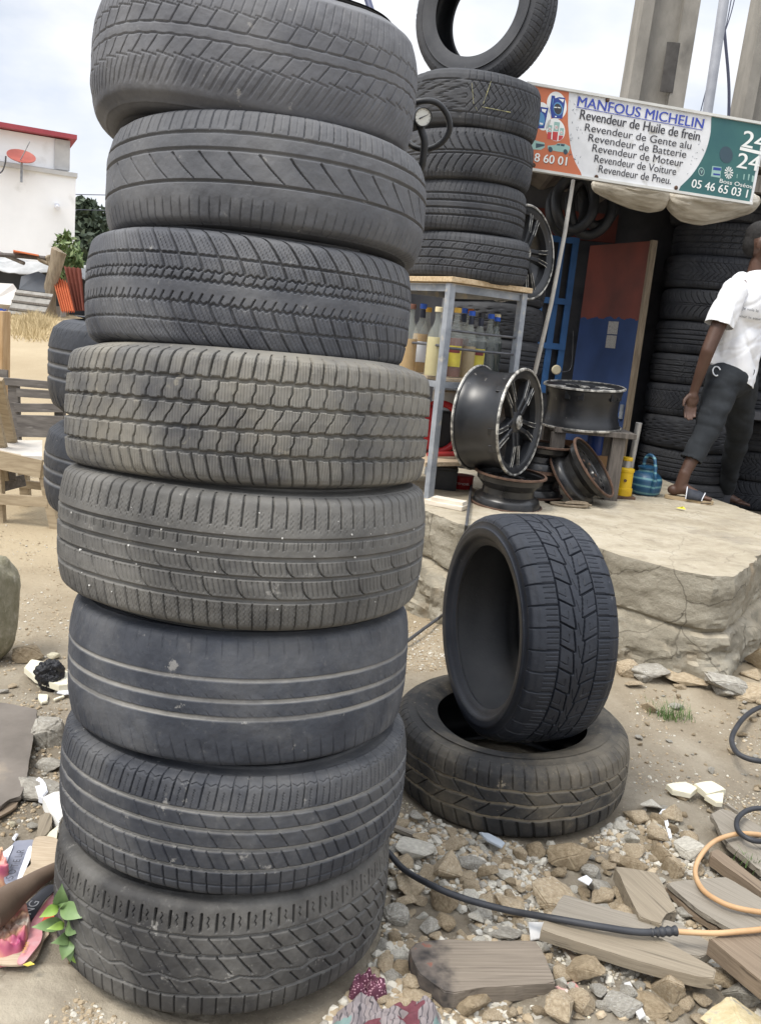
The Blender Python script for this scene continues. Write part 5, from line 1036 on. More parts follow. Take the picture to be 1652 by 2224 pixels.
# door leaf standing ajar
hx0 = wp(1262, 700, YW - .06); hx1 = wp(1372, 700, YW - .62); dz0 = .46; dz1 = aty(1330, 530, YW - .3).z
dax = Vector((hx1.x - hx0.x, -.50, 0)).normalized(); dl = 0.66; dn = dax.cross(Vector((0, 0, 1)))
door = MB().box(sl(Vector((hx0.x, YW - .06, (dz0 + dz1) / 2)) + dax * dl / 2), (dl, .032, dz1 - dz0), frame((0, 0, 1), dax)).build('door', None, shop)
def door_mat():
    m = bpy.data.materials.new('door_paint'); m.use_nodes = True; t = m.node_tree; b = t.nodes['Principled BSDF']; l = t.links.new; b.inputs['Roughness'].default_value = .75
    co = t.nodes.new('ShaderNodeTexCoord'); s = t.nodes.new('ShaderNodeSeparateXYZ'); l(co.outputs['Object'], s.inputs[0])
    n = t.nodes.new('ShaderNodeTexNoise'); n.inputs['Scale'].default_value = 9; n.inputs['Detail'].default_value = 4; l(co.outputs['Object'], n.inputs['Vector'])
    a = t.nodes.new('ShaderNodeMath'); a.operation = 'MULTIPLY_ADD'; a.inputs[1].default_value = .10; l(n.outputs['Fac'], a.inputs[0]); l(s.outputs['Z'], a.inputs[2])
    zs_ = aty(1310, 690, YW - .35).z; g = t.nodes.new('ShaderNodeMath'); g.operation = 'GREATER_THAN'; g.inputs[1].default_value = zs_ + .05; l(a.outputs[0], g.inputs[0])
    def ramp(sc, c1, c2):
        n_ = t.nodes.new('ShaderNodeTexNoise'); n_.inputs['Scale'].default_value = sc; n_.inputs['Detail'].default_value = 6; l(co.outputs['Object'], n_.inputs['Vector']); r = t.nodes.new('ShaderNodeValToRGB'); r.color_ramp.elements[0].position = .35; r.color_ramp.elements[1].position = .65; r.color_ramp.elements[0].color = (*c1, 1); r.color_ramp.elements[1].color = (*c2, 1); l(n_.outputs['Fac'], r.inputs['Fac']); return r.outputs['Color']
    x = t.nodes.new('ShaderNodeMix'); x.data_type = 'RGBA'; l(g.outputs[0], x.inputs[0]); l(ramp(4, (.014, .034, .10), (.022, .050, .145)), x.inputs[6]); l(ramp(3, (.10, .033, .025), (.19, .048, .032)), x.inputs[7]); l(x.outputs[2], b.inputs['Base Color']); return m
door.data.materials.append(door_mat())
m_wedge = M('bare_door_edge', (0.15, 0.115, 0.08), (0.25, 0.20, 0.14), scale=4, rough=0.85, stretch=(20, 20, 2))
MB().box(sl(Vector((hx0.x, YW - .06, (dz0 + dz1) / 2)) + dax * (dl + .017)), (.024, .044, dz1 - dz0 + .01), frame((0, 0, 1), dax)).build('door_edge', m_wedge, door)
mb = MB(); dq = Vector((hx0.x, YW - .06, 0)) - Vector((dax.y, -dax.x, 0)) * -.018
nv = Vector((dax.y, -dax.x, 0)); nv = nv if nv.y < 0 else -nv
def dp(u, z, o=.018): return sl(Vector((hx0.x, YW - .06, z)) + dax * u + nv * o)
m_note = M('paper_notice', (0.42, 0.40, 0.36), (0.28, 0.27, 0.26), scale=90, rough=0.9)
for u, x_, y_ in ((.40, 1327, 712), (.40, 1323, 742)):
    z = aty(x_, y_, YW - .40).z; MB().prism([(-.055, -.045), (.055, -.045), (.055, .045), (-.055, .045)], 0, .002, dp(u, z), dax, (0, 0, 1), nv).build('paper_notice', m_note, door)
MB().box(dp(dl - .03, dz0 + .45, .025), (.03, .012, .10), frame((0, 0, 1), dax)).build('hasp', m_steel, door)
MB().box(dp(dl / 2, dz0 + .42, .02), (dl - .06, .008, .03), frame((0, 0, 1), dax)).build('rail', m_bluew, door)
# a socket on a wire, hung in the lattice
p = aty(1207, 803, YW - .10); sk = thing('socket', 'cream electric socket dangling on a wire in the blue lattice', 'socket', p); MB().lathe([(0, 0), (.035, 0), (.037, .012), (.030, .022), (0, .022)], 20, (0, 0, 0), frame((0, -1, 0))).build('socket_body', M('cream_plastic', (0.62, 0.55, 0.38), rough=.5), sk, smooth=True); MB().tube(spline([(0, .01, 0), (.07, .02, -.01), (.12, .04, .04), (.10, .05, .30)], 6), .004, 6).build('wire', m_rod, sk)
# inner tubes hung under the eave, above the window
hl = 0
for x, y, Y, r in ((1248, 440, 6.2, .17), (1282, 446, 6.25, .19), (1232, 452, 6.35, .16), (1300, 440, 6.4, .15)):
    p = aty(x, y, Y); hl += 1
    tag(MB().tube([Vector((r * math.cos(t) * .75, .02 * math.sin(3 * t), r * math.sin(t))) for t in np.linspace(0, 2 * math.pi, 40, endpoint=False)], .035, 10, closed=True).build('inner_tube', m_blk, smooth=True), 'black inner tube hanging in the dark under the shop eave, %s' % ('nearest the rack', 'biggest of the bunch', 'furthest left and behind', 'behind the cream tarp end')[hl - 1], 'inner tube', 'inner tubes under the eave').location = p
# bamboo pole leaning from the eave to the wheels
tag(MB().tube([aty(1244, 392, 5.32), aty(1226, 505, 5.18), aty(1196, 660, 5.0), aty(1160, 812, YF + .52)], [.011, .012, .012, .013], 10).build('bamboo_pole', M('grey_bamboo', (0.30, 0.28, 0.25), (0.46, 0.43, 0.38), scale=9, rough=.7), smooth=True), 'thin grey bamboo pole leaning from the sign down to the alloy wheels', 'pole')
# floor of the shop behind the platform
tag(MB().box((2.6, 7.6, FZ - .06), (5.6, 4.6, .12)).build('floor', M('shop_floor', (0.10, 0.085, 0.065), (0.17, 0.145, 0.11), scale=5, rough=.95)), 'dark earth floor of the shop', 'floor', kind='structure')
wb = thing('work_bench', 'dark wooden bench in the shade at the right edge behind the man', 'bench', (xat(1668, 980, 6.3), 6.3, FZ))
hz = aty(1630, 905, 6.0).z - FZ; MB().box((0, 0, hz), (.75, .4, .05), None, .004).build('bench_top', m_dark, wb)
for sx in (-1, 1): MB().box((sx * .3, -.1, hz / 2 - .015), (.07, .07, hz - .03), None, .003).build('leg', m_dark, wb)

# ------------------------------------------------------------------ the sign
SBL, SBR, STR = aty(1118, 361, 5.18), aty(1632, 441, 5.42), aty(1668, 273, 5.42)
sx_ = (SBR - SBL); SWD = sx_.length; sx_.normalize(); sn = sx_.cross(STR - SBR).normalized(); sy_ = sn.cross(sx_).normalized(); sn = sx_.cross(sy_)
if sn.y > 0: sn = -sn
SHT = (STR - SBR).dot(sy_)
sign = thing('shop_sign', 'long printed shop sign with white centre and orange and green ends under the sky', 'sign'); SMX = Matrix((sx_, sy_, sx_.cross(sy_))).transposed().to_4x4(); SMX.translation = SBL; sign.matrix_world = SMX
nsg = 1 if sx_.cross(sy_).dot(sn) > 0 else -1
def sp(x, y): q = onp(x, y, SBL, sn) - SBL; return (q.dot(sx_), q.dot(sy_))
def vinyl(n, c, c2=None): return M('print_' + n, c, c2 or tuple(x * .9 for x in c), scale=5, rough=.55)
V_W = M('print_white', (0.60, 0.61, 0.62), (0.74, 0.75, 0.77), scale=5, rough=.55, c3=(0.46, 0.45, 0.42), f3=.62, s3=11, detail=10); V_O = M('print_orange', (0.50, 0.145, 0.065), (0.56, 0.17, 0.08), scale=3, rough=.55); V_G = M('print_green', (0.028, 0.105, 0.115), (0.04, 0.135, 0.13), scale=4, rough=.55); V_B = vinyl('blue', (0.045, 0.075, 0.40)); V_K = vinyl('black', (0.045, 0.045, 0.055)); V_L = vinyl('pure_white', (0.80, 0.82, 0.80)); V_R = vinyl('red', (0.55, 0.06, 0.06)); V_T = vinyl('teal', (0.30, 0.48, 0.44)); V_D = vinyl('slate', (0.04, 0.075, 0.10)); V_S = vinyl('sky', (0.10, 0.27, 0.48)); V_N = vinyl('navy', (0.03, 0.06, 0.28))
MB().box((SWD / 2, SHT / 2, -nsg * .0145), (SWD, SHT, .028)).build('panel', V_W, sign)
mb = MB()
for a, b, c, d in ((0, -.010, SWD, .004), (0, SHT - .002, SWD, SHT + .012)): mb.box(((a + c) / 2, (b + d) / 2, -nsg * .010), (c - a, d - b, .040))
mb.build('frame', M('sign_frame', (0.55, 0.55, 0.52), (0.66, 0.66, 0.63), scale=8, rough=.5), sign)
lay = [0.0]
def flat(name, mat, polys, z, world=True):
    mb = MB()
    for P in polys:
        Q = [sp(*q) for q in P] if world else P
        mb.prism(Q, nsg * (z - .0006), nsg * z)
    return mb.build(name, mat, sign)
C1 = lambda x, y: (1216 + .1998 * x, 191 + .1998 * y)             # crops of the sign used for tracing
C2 = lambda x, y: (1146.5 + .0898 * x, 173.7 + .0898 * y)
C3 = lambda x, y: (1494 + .0957 * x, 251.9 + .0957 * y)
def arc(P, n=10): return [(p.x, p.y) for p in spline([(a, b, 0) for a, b in P], n)]
def ell(f, cx, cy, rx, ry, n=28, tilt=.17): return [f(cx + rx * math.cos(t), cy + ry * math.sin(t) + tilt * rx * math.cos(t)) for t in np.linspace(0, 2 * math.pi, n, endpoint=False)]
xe = SWD * 1.0
ob = arc([sp(*C1(95, 30)), sp(*C1(82, 250)), sp(*C1(90, 480)), sp(*C1(135, 740)), sp(*C1(232, 940))])
ob[0] = (ob[0][0], SHT - .004); ob[-1] = (ob[-1][0], .006)
MB().prism([(.004, SHT - .004)] + ob + [(.004, .006)], 0, nsg * .0012).build('orange_field', V_O, sign)
gb = arc([sp(*C1(1640, 320)), sp(*C1(1625, 520)), sp(*C1(1560, 730)), sp(*C1(1440, 930)), sp(*C1(1290, 1085))]); gb[0] = (gb[0][0], SHT - .004); gb[-1] = (gb[-1][0], .006)
MB().prism([(SWD - .018, .006), (SWD - .018, SHT - .004)] + gb, 0, nsg * .0012).build('green_field', V_G, sign)
def letters(items, mat, z, name='lettering'):
    mb = MB()
    for s, f, a, b, cap, bold in items:
        v, fc_ = text_mesh(s, bold); A = Vector(sp(*f(*a))); B = Vector(sp(*f(*b))); T = Vector(sp(*f(a[0], a[1] - cap))); hgt = (T - A).length * .98; d = (B - A); ln = d.length; d.normalize(); nn = Vector((-d.y, d.x))
        for q_, (ox, oz) in enumerate((((-.022, 0), (.022, .00015), (0, .0003)) if bold else ((-.006, 0), (.006, .00015)))): mb.add([((A + d * (x * ln + ox * hgt) + nn * (y * hgt)).x, (A + d * (x * ln + ox * hgt) + nn * (y * hgt)).y, nsg * (z + oz)) for x, y in v], fc_)
    o = mb.build(name, mat, sign); return o
letters([('MANFOUS MICHELIN', C1, (180, 196), (1545, 443), 112, True)], V_B, .0022)
flat('underline', V_B, [[C1(170, 203), C1(1540, 455), C1(1540, 462), C1(170, 210)]], .0020)
letters([('Revendeur de Huile de frein', C1, (208, 335), (1505, 575), 108, True), ('Revendeur de Gente alu', C1, (262, 465), (1415, 668), 86, False), ('Revendeur de Batterie', C1, (300, 578), (1360, 762), 86, False), ('Revendeur de Moteur', C1, (342, 690), (1325, 858), 86, False), ('Revendeur de Voiture', C1, (365, 805), (1250, 948), 86, False), ('Revendeur de Pneu.', C1, (410, 918), (1195, 1048), 86, False)], V_K, .0022)
# small serifs on the second line
# pictures printed on the orange end
flat('printed_ovals', V_L, [ell(C2, 685, 615, 240, 330), ell(C2, 340, 880, 205, 340), ell(C2, 655, 1205, 232, 275)], .0018)
flat('printed_cans', V_N, [[C2(560, 375), C2(640, 385), C2(645, 445), C2(740, 415), C2(890, 435), C2(870, 620), C2(815, 940), C2(560, 915), C2(520, 690)], [C2(240, 640), C2(480, 680), C2(440, 900), C2(380, 1170), C2(180, 1170)]], .0023)
flat('printed_can_details', V_S, [ell(C2, 715, 700, 115, 160), [C2(590, 450), C2(612, 455), C2(590, 600), C2(575, 600)], ell(C2, 300, 950, 95, 170)], .0027)
flat('printed_can_details', V_K, [ell(C2, 710, 705, 92, 130)], .0031)
flat('printed_can_details', V_L, [[C2(720, 455), C2(865, 470), C2(830, 550), C2(790, 510)], [C2(320, 700), C2(435, 715), C2(405, 800), C2(330, 760)], [C2(620, 650), C2(690, 655), C2(690, 680), C2(620, 675)], [C2(710, 655), C2(770, 665), C2(770, 690), C2(710, 680)], [C2(270, 1030), C2(350, 1045), C2(350, 1090), C2(270, 1075)], [C2(640, 870), C2(680, 875), C2(680, 900), C2(640, 900)]], .0034)
flat('printed_bottles', V_R, [[C2(460, 1260), C2(560, 1265), C2(545, 1440), C2(455, 1420)], [C2(590, 1250), C2(715, 1262), C2(690, 1475), C2(575, 1450)], [C2(735, 1340), C2(845, 1350), C2(800, 1440), C2(722, 1470)]], .0023)
flat('printed_bottles', V_T, [[C2(490, 1090), C2(580, 1100), C2(555, 1255), C2(465, 1250)], [C2(625, 1010), C2(765, 1030), C2(728, 1245), C2(602, 1235)], [C2(770, 1160), C2(860, 1170), C2(842, 1335), C2(745, 1325)]], .0023)
flat('printed_bottles', V_L, [ell(C2, 515, 1190, 34, 45), ell(C2, 670, 1150, 46, 52), ell(C2, 795, 1270, 34, 45)], .0027)
letters([('55', C2, (642, 1172), (712, 1180), 56, True), ('55', C2, (490, 1208), (540, 1214), 40, True), ('55', C2, (770, 1288), (818, 1294), 40, True)], V_R, .0030)
flat('printed_cars', V_T, [[C2(465, 1590), C2(640, 1575), C2(720, 1530), C2(880, 1545), C2(1000, 1610), C2(1005, 1660), C2(960, 1760), C2(700, 1730), C2(470, 1680)], [C2(80, 1440), C2(390, 1520), C2(395, 1630), C2(300, 1690), C2(80, 1680)]], .0023)
flat('printed_cars', V_D, [ell(C2, 530, 1680, 52, 65), ell(C2, 895, 1740, 52, 65), [C2(690, 1555), C2(770, 1545), C2(760, 1590), C2(675, 1580)], [C2(785, 1545), C2(880, 1560), C2(860, 1610), C2(780, 1595)], [C2(180, 1530), C2(390, 1560), C2(385, 1600), C2(180, 1650)]], .0027)
letters([('8 60 01', C2, (135, 1980), (925, 2085), 225, True)], V_K, .0019); letters([('8 60 01', C2, (140, 1968), (915, 2070), 212, True)], V_L, .0026)
letters([('24', C3, (1190, 690), (1720, 800), 385, True), ('24', C3, (1080, 1165), (1570, 1255), 350, True), ('05 46 65 03 11', C3, (55, 1615), (1430, 1880), 195, True), ('Boss Os\u00e9osi', C3, (695, 1510), (1460, 1655), 92, False)], V_L, .0022)
flat('bar', V_L, [[C3(1170, 700), C3(1650, 810), C3(1640, 885), C3(1158, 770)]], .0022)
flat('printed_icons', V_T, [ell(C3, 290, 1265, 70, 100, 24, .1), [C3(540, 1135), C3(745, 1160), C3(715, 1405), C3(505, 1370)], [C3(1095, 1320), C3(1112, 1322), C3(1100, 1415), C3(1088, 1410)], [C3(1250, 1320), C3(1275, 1322), C3(1255, 1450), C3(1235, 1440)], [C3(1355, 1320), C3(1390, 1325), C3(1360, 1465), C3(1340, 1455)], [C3(1440, 1350), C3(1490, 1365), C3(1460, 1510), C3(1425, 1490)]], .0020)
flat('printed_icons', V_N, [[C3(560, 1160), C3(735, 1180), C3(728, 1245), C3(552, 1225)], [C3(560, 1300), C3(715, 1318), C3(708, 1355), C3(555, 1340)]], .0025)
flat('printed_icons', V_D, [ell(C3, 290, 1265, 54, 80, 24, .1), ell(C3, 850, 880, 150, 190, 30, .1)], .0024)
flat('printed_icons', V_L, [[C3(910 + 22 * math.cos(t - .16), 1290 + 30 * math.sin(t - .16)), C3(910 + 98 * math.cos(t - .13), 1290 + 142 * math.sin(t - .13)), C3(910 + 98 * math.cos(t + .13), 1290 + 142 * math.sin(t + .13)), C3(910 + 22 * math.cos(t + .16), 1290 + 30 * math.sin(t + .16))] for t in np.linspace(0, 2 * math.pi, 12, endpoint=False)], .0023)
flat('printed_icons', V_T, [[C3(265, 1220), C3(280, 1222), C3(292, 1275), C3(306, 1225), C3(320, 1228), C3(296, 1310), C3(286, 1310)]], .0028)
# peeled flecks at the joins
mb = MB(); fr = random.Random(3)
for k in range(46):
    if k < 26: x, y = C1(fr.uniform(95, 180) + max(0, (k - 12)) * 6, fr.uniform(130, 820))
    else: x, y = C1(fr.uniform(1380, 1560), fr.uniform(560, 1060)); 
    u_, v_ = sp(x, y); a = fr.uniform(0, 3.1); l_ = fr.uniform(.002, .009); w__ = fr.uniform(.0008, .002)
    mb.prism([(u_ - l_ * math.cos(a) - w__ * math.sin(a), v_ - l_ * math.sin(a) + w__ * math.cos(a)), (u_ + l_ * math.cos(a), v_ + l_ * math.sin(a)), (u_ - l_ * math.cos(a) + w__ * math.sin(a), v_ - l_ * math.sin(a) - w__ * math.cos(a))], nsg * .001, nsg * .0017)
mb.build('peeled_flecks', V_D, sign)
mb = MB()
for x, y in ((390, 968), (1255, 1085), (-290, 840), (510, 133)): u_, v_ = sp(*C1(x, y)); mb.lathe([(0, .008), (.009, .006), (.012, 0)], 14, (u_, v_, .002), Matrix.Identity(3) if nsg > 0 else rotm('X', math.pi))
mb.build('bolt', m_rust, sign)
# rolled tarpaulin bulging out under the sign, tied once
def tarp_mat():
    return M('dirty_tarp', (0.34, 0.30, 0.235), (0.60, 0.56, 0.48), scale=3, rough=.75, stretch=(1.5, 9, 9), bump=.004, bscale=5, c3=(.66, .63, .56), f3=.62, s3=4)
for k, (P, lab) in enumerate((([(1284, 398, .010), (1296, 402, .05), (1330, 408, .085), (1375, 420, .10), (1415, 426, .105), (1440, 428, .085), (1450, 428, .030)], 'dirty cream tarpaulin roll bulging under the middle of the sign'),
                              ([(1450, 428, .030), (1462, 434, .075), (1490, 442, .115), (1530, 446, .125), (1580, 444, .105), (1625, 440, .075), (1646, 436, .03)], 'dirty cream tarpaulin roll bulging under the green end of the sign'))):
    pts = spline([aty(x, y, 5.62) + Vector((0, 0, 0)) for x, y, r in P], 18); rr_ = np.interp(np.linspace(0, 1, len(pts)), np.linspace(0, 1, len(P)), [q[2] for q in P])
    n_ = 72; vs_, fs_ = [], []
    for i, p in enumerate(pts):
        tg = (pts[min(i + 1, len(pts) - 1)] - pts[max(0, i - 1)]).normalized(); a_ = tg.cross(Vector((0, 0, 1))).normalized(); b_ = a_.cross(tg)
        for j in range(n_):
            t = 2 * math.pi * j / n_; r = rr_[i] * (1 + .08 * mnoise.noise(Vector((t * 1.2, p.x * 4, k))) + .16 * (abs(mnoise.noise(Vector((t * 2.6 + p.x * 2.2, p.x * 1.6, k + 7)))) - .2) + .09 * (abs(mnoise.noise(Vector((t * 6 + p.x * 5, p.x * 2.5, k + 3)))) - .2)); vs_.append(p + (a_ * math.cos(t) + b_ * math.sin(t) * .85) * r)
    for i in range(len(pts) - 1):
        for j in range(n_): fs_.append((i * n_ + j, i * n_ + (j + 1) % n_, (i + 1) * n_ + (j + 1) % n_, (i + 1) * n_ + j))
    fs_ += [tuple(range(n_)), tuple((len(pts) - 1) * n_ + j for j in range(n_))]
    tag(MB().add(vs_, fs_).build('tarpaulin_roll', tarp_mat(), smooth=60), lab, 'tarpaulin', 'tarpaulin rolls under the sign')

# ------------------------------------------------------------------ poles and wires against the sky
m_pole = M('pole_concrete', (0.20, 0.188, 0.165), (0.29, 0.272, 0.24), scale=3, rough=.95, stretch=(1.6, 1.6, .8), bump=.004, bscale=20, c3=(.14, .132, .118), f3=.66, s3=2)
def pole(P0, P1, w0, w1, d, label, slots=()):
    """concrete pole of two flanges and a recessed web with long slots"""
    o = thing('concrete_pole', label, 'pole', P0, None, 'concrete poles behind the shop'); ax = (P1 - P0); h_ = ax.length; 
    def bl(name, xs0, xs1, y0, y1, z0=0, z1=1.0):
        vs_ = []
        for z in (z0, z1):
            w_ = w0 + (w1 - w0) * z
            for y in (y0, y1):
                for x in (xs0, xs1): vs_.append(ax * z + Vector((x * w_, y, 0)))
        return MB().add(vs_, [(0, 2, 3, 1), (4, 5, 7, 6), (0, 1, 5, 4), (2, 6, 7, 3), (0, 4, 6, 2), (1, 3, 7, 5)]).build(name, m_pole, o)
    bl('flange', -.5, -.30, -d / 2, d / 2); bl('flange', .22, .5, -d / 2, d / 2)
    zs_ = [0] + [s for ab in slots for s in ab] + [1]
    for a, b in zip(zs_[::2], zs_[1::2]): bl('web', -.30, .22, -d * .30, d * .30, a, b)
    return o
b0, b1 = aty(1411, 228, 7.8), aty(1458, -60, 7.8); b0 = b0 + (b0 - b1) * 3.2
ht = (b1 - b0).length
def pz(y, x): return (aty(x, y, 7.8) - b0).length / ht
pole(b0, b1, .50, .44, .34, 'thick concrete utility pole with a dark slot rising behind the middle of the sign', ())
sl0 = MB(); q0, q1 = aty(1446, 200, 7.8 - .175), aty(1462, 92, 7.8 - .175)
o = [x for x in bpy.data.objects if x.name.startswith('concrete_pole')][0]
pts = spline([q0, q0.lerp(q1, .5), q1], 6)
m_slot = M('slot_shade', (0.05, 0.046, 0.042), (0.09, 0.085, 0.08), scale=9, rough=.95)  # dark colour stands in for the shade inside the slot, no hole is cut
sl0.tube(pts, [.052] * len(pts), 14); so_ = sl0.build('slot', m_slot, None, smooth=True); 
for v in so_.data.vertices: v.co.y = (v.co.y - (7.8 - .175)) * .12 + 7.8 - .172
so_.data.transform(Matrix.Translation(-b0)); so_.parent = o
b0, b1 = aty(1652, 260, 8.2), aty(1712, -60, 8.2); b0 = b0 + (b0 - b1) * 3.2
pole(b0, b1, .50, .44, .34, 'second concrete utility pole at the right edge of the sky', ())
m_galv = M('galvanised_tube', (0.30, 0.31, 0.34), (0.40, 0.41, 0.44), scale=6, rough=.5, metal=.4)
a_, b_ = aty(1534, 252, 6.6), aty(1580, -60, 6.6); tag(MB().tube([a_ + (a_ - b_) * 2.0, b_], .034, 16).build('metal_mast', m_galv, smooth=True), 'slim grey steel mast between the two concrete poles', 'mast')
m_wire = M('wire', (0.05, 0.055, 0.09), rough=.6)
for i, (P, r, lab) in enumerate((([(1578, 330), (1582, 200), (1574, 90), (1563, -20)], .011, 'thick blue-black wire hanging beside the steel mast'), ([(1520, 310), (1550, 160), (1575, 60), (1592, -30)], .004, 'thin wire crossing behind the steel mast'), ([(1500, 320), (1545, 150), (1583, 40), (1600, -30)], .004, 'second thin wire fanning away from the steel mast'))):
    tag(MB().tube(spline([aty(x, y, 6.9 + .1 * i) for x, y in P], 6), r, 7).build('wire', m_wire, smooth=True), lab, 'wire', 'wires at the mast')
# what rises behind the top of the front stack
def vpole(x0, y0, x1, y1, Y, r, mat, name, lab, cat, square=False, grp=None):
    a, b = aty(x0, y0, Y), aty(x1, y1, Y); a = a + (a - b).normalized() * max(0, (a.z - gz(a.x, min(a.y, 40))) / max(.2, (b - a).normalized().z))
    mb = MB(); mb.bar(a, b, r * 2, r * 2, (0, 1, 0)) if square else mb.tube([a, b], r, 14)
    return tag(mb.build(name, mat, smooth=not square), lab, cat, grp)
m_whp = M('white_pipe', (0.60, 0.60, 0.58), (0.70, 0.70, 0.68), scale=5, rough=.5); m_tim = M('dark_timber', (0.075, 0.065, 0.06), (0.13, 0.115, 0.105), scale=3, rough=.9, stretch=(20, 20, 2))
vpole(618, 60, 628, -40, 6.0, .042, m_tim, 'timber_post', 'dark timber post behind the top tyre, leftmost of the cluster', 'post', True, 'posts behind the front stack')
vpole(644, 60, 652, -40, 6.05, .028, m_whp, 'white_pipe', 'white plastic pipe standing behind the top tyre', 'pipe', False, 'posts behind the front stack')
vpole(668, 60, 675, -40, 6.3, .042, m_whp, 'white_pipe', 'wide white plastic pipe behind the top tyre, between two dark posts', 'pipe', False, 'posts behind the front stack')
vpole(700, 60, 706, -40, 6.0, .020, m_tim, 'timber_post', 'narrow dark timber post behind the top tyre between white pipes', 'post', True, 'posts behind the front stack')
vpole(716, 60, 721, -40, 6.1, .022, m_whp, 'white_pipe', 'slim white plastic pipe beside the concrete post behind the top tyre', 'pipe', False, 'posts behind the front stack')
vpole(738, 60, 748, -40, 6.2, .046, m_pole, 'concrete_post', 'square concrete post behind the top tyre, right of the white pipes', 'post', True, 'posts behind the front stack')
m_ind = M('indigo_tube', (0.05, 0.06, 0.12), (0.08, 0.09, 0.16), scale=8, rough=.5)
tag(MB().tube([aty(735, -30, 5.0), aty(787, 47, 4.9), aty(815, 88, 4.85), aty(800, 330, 4.8)], .016, 12).build('strut', m_ind, smooth=True), 'slanting dark blue tube behind the top tyre, left one', 'strut', 'blue tubes behind the front stack'); tag(MB().tube([aty(789, -30, 5.1), aty(818, 62, 5.0), aty(828, 95, 4.95), aty(830, 330, 4.9)], .018, 12).build('strut', m_ind, smooth=True), 'steeper dark blue tube behind the top tyre, right one', 'strut', 'blue tubes behind the front stack')
# pressure gauge on its hose
Yg = 2.06; gc = aty(917, 254, Yg); gg = thing('pressure_gauge', 'round white pressure gauge on a black coiled hose beside the top tyres', 'gauge', gc)
gf = frame((CAM - gc).normalized() * 1.0 + Vector((.25, 0, .0)), (1, 0, 0)); gr_ = .0200
def gq(x, y, z): return gf @ Vector((x, y, z))
MB().lathe([(0, -.012), (gr_ * .95, -.012), (gr_, -.008), (gr_ * 1.03, .006), (gr_ * 1.0, .009), (gr_ * .90, .009), (gr_ * .88, .005)], 36, (0, 0, 0), gf).build('case', m_blk, gg, smooth=True)
MB().lathe([(0, .005), (gr_ * .89, .005)], 36, (0, 0, 0), gf).build('dial', M('dial_white', (0.80, 0.80, 0.74), rough=.4), gg)
mb = MB().tube([gq(-.008, -.004, .0065), gq(.011, .006, .0065)], [.0014, .0004], 6)
for k in range(11): t = rad(225 - 27 * k); mb.tube([gq(gr_ * .72 * math.cos(t), gr_ * .72 * math.sin(t), .0056), gq(gr_ * .82 * math.cos(t), gr_ * .82 * math.sin(t), .0056)], .0004, 4)
mb.build('needle', V_K, gg)
lp_ = lambda x, y, dy=0: aty(x, y, Yg + dy) - gc
MB().tube(spline([Vector((-.02, 1.86, 1.640)) - gc, lp_(866, 262, .02), lp_(876, 252, .05), lp_(884, 232, .04), lp_(912, 220, .03), lp_(945, 222, .03), lp_(968, 245, .04), lp_(976, 278, .05), lp_(962, 306, .06), lp_(935, 322, .07), lp_(905, 322, .08), lp_(884, 308, .09), lp_(868, 296, .06), Vector((-.03, 1.90, 1.632)) - gc], 8), .0068, 10).build('hose', m_blk, gg, smooth=True)
MB().tube(spline([lp_(912, 270, .01), lp_(915, 284, .012), lp_(921, 305, .014), lp_(920, 330, .02), lp_(915, 360, .03), lp_(900, 400, .06), lp_(880, 480, .10), lp_(855, 700, .14), lp_(850, 1000, .10), lp_(850, 1300, .08), lp_(840, 1500, .08)], 6), .0085, 12).build('inlet_hose', m_blk, gg, smooth=True)
MB().box(gq(-.016, -.012, -.02), (.028, .03, .026), gf, .004).build('valve_body', m_blk, gg, smooth=True)
# ------------------------------------------------------------------ planks, hoses and litter on the ground at right
def wood(name, a, b, s=2.2, c3=None, f3=.58): return M(name, a, b, scale=s, rough=.92, stretch=(2.0, 75, 75), bump=.0016, bscale=2.4, c3=c3 or tuple(x * .55 for x in a), f3=f3, s3=1.1, detail=12, lo=.30, hi=.70)
W_T = wood('plank_tan', (0.20, 0.166, 0.120), (0.30, 0.255, 0.190)); W_G = wood('plank_grey', (0.19, 0.168, 0.135), (0.285, 0.255, 0.21)); W_D = wood('plank_brown', (0.155, 0.115, 0.08), (0.245, 0.19, 0.135)); W_C = wood('plank_charred', (0.13, 0.108, 0.085), (0.25, 0.21, 0.165), c3=(.10, .08, .065), f3=.60)
K7 = lambda x, y: (783.5 + .5258 * x, 1615.6 + .5258 * y)
def char_end(m):
    t = m.node_tree; b = t.nodes['Principled BSDF']; l = t.links.new; src = b.inputs['Base Color'].links[0].from_socket; co = t.nodes.new('ShaderNodeTexCoord'); s = t.nodes.new('ShaderNodeSeparateXYZ'); l(co.outputs['Object'], s.inputs[0]); n = t.nodes.new('ShaderNodeTexNoise'); n.inputs['Scale'].default_value = 28; n.inputs['Detail'].default_value = 7; l(co.outputs['Object'], n.inputs['Vector'])
    a = t.nodes.new('ShaderNodeMath'); a.operation = 'MULTIPLY_ADD'; a.inputs[1].default_value = .09; l(n.outputs['Fac'], a.inputs[0]); l(s.outputs['X'], a.inputs[2]); mr = t.nodes.new('ShaderNodeMapRange'); mr.inputs[1].default_value = .012; mr.inputs[2].default_value = -.03; l(a.outputs[0], mr.inputs[0]); r = t.nodes.new('ShaderNodeValToRGB'); e = r.color_ramp.elements; e[0].position = .35; e[0].color = (.030, .027, .026, 1); e[1].position = .62; e[1].color = (.12, .10, .085, 1); q = e.new(.70); q.color = (.22, .055, .03, 1); l(n.outputs['Fac'], r.inputs['Fac']); x = t.nodes.new('ShaderNodeMix'); x.data_type = 'RGBA'; l(mr.outputs[0], x.inputs[0]); l(src, x.inputs[6]); l(r.outputs['Color'], x.inputs[7]); l(x.outputs[2], b.inputs['Base Color'])
char_end(W_C)
K8 = lambda x, y: (1389.7 + .3359 * x, 1476.6 + .3359 * y)
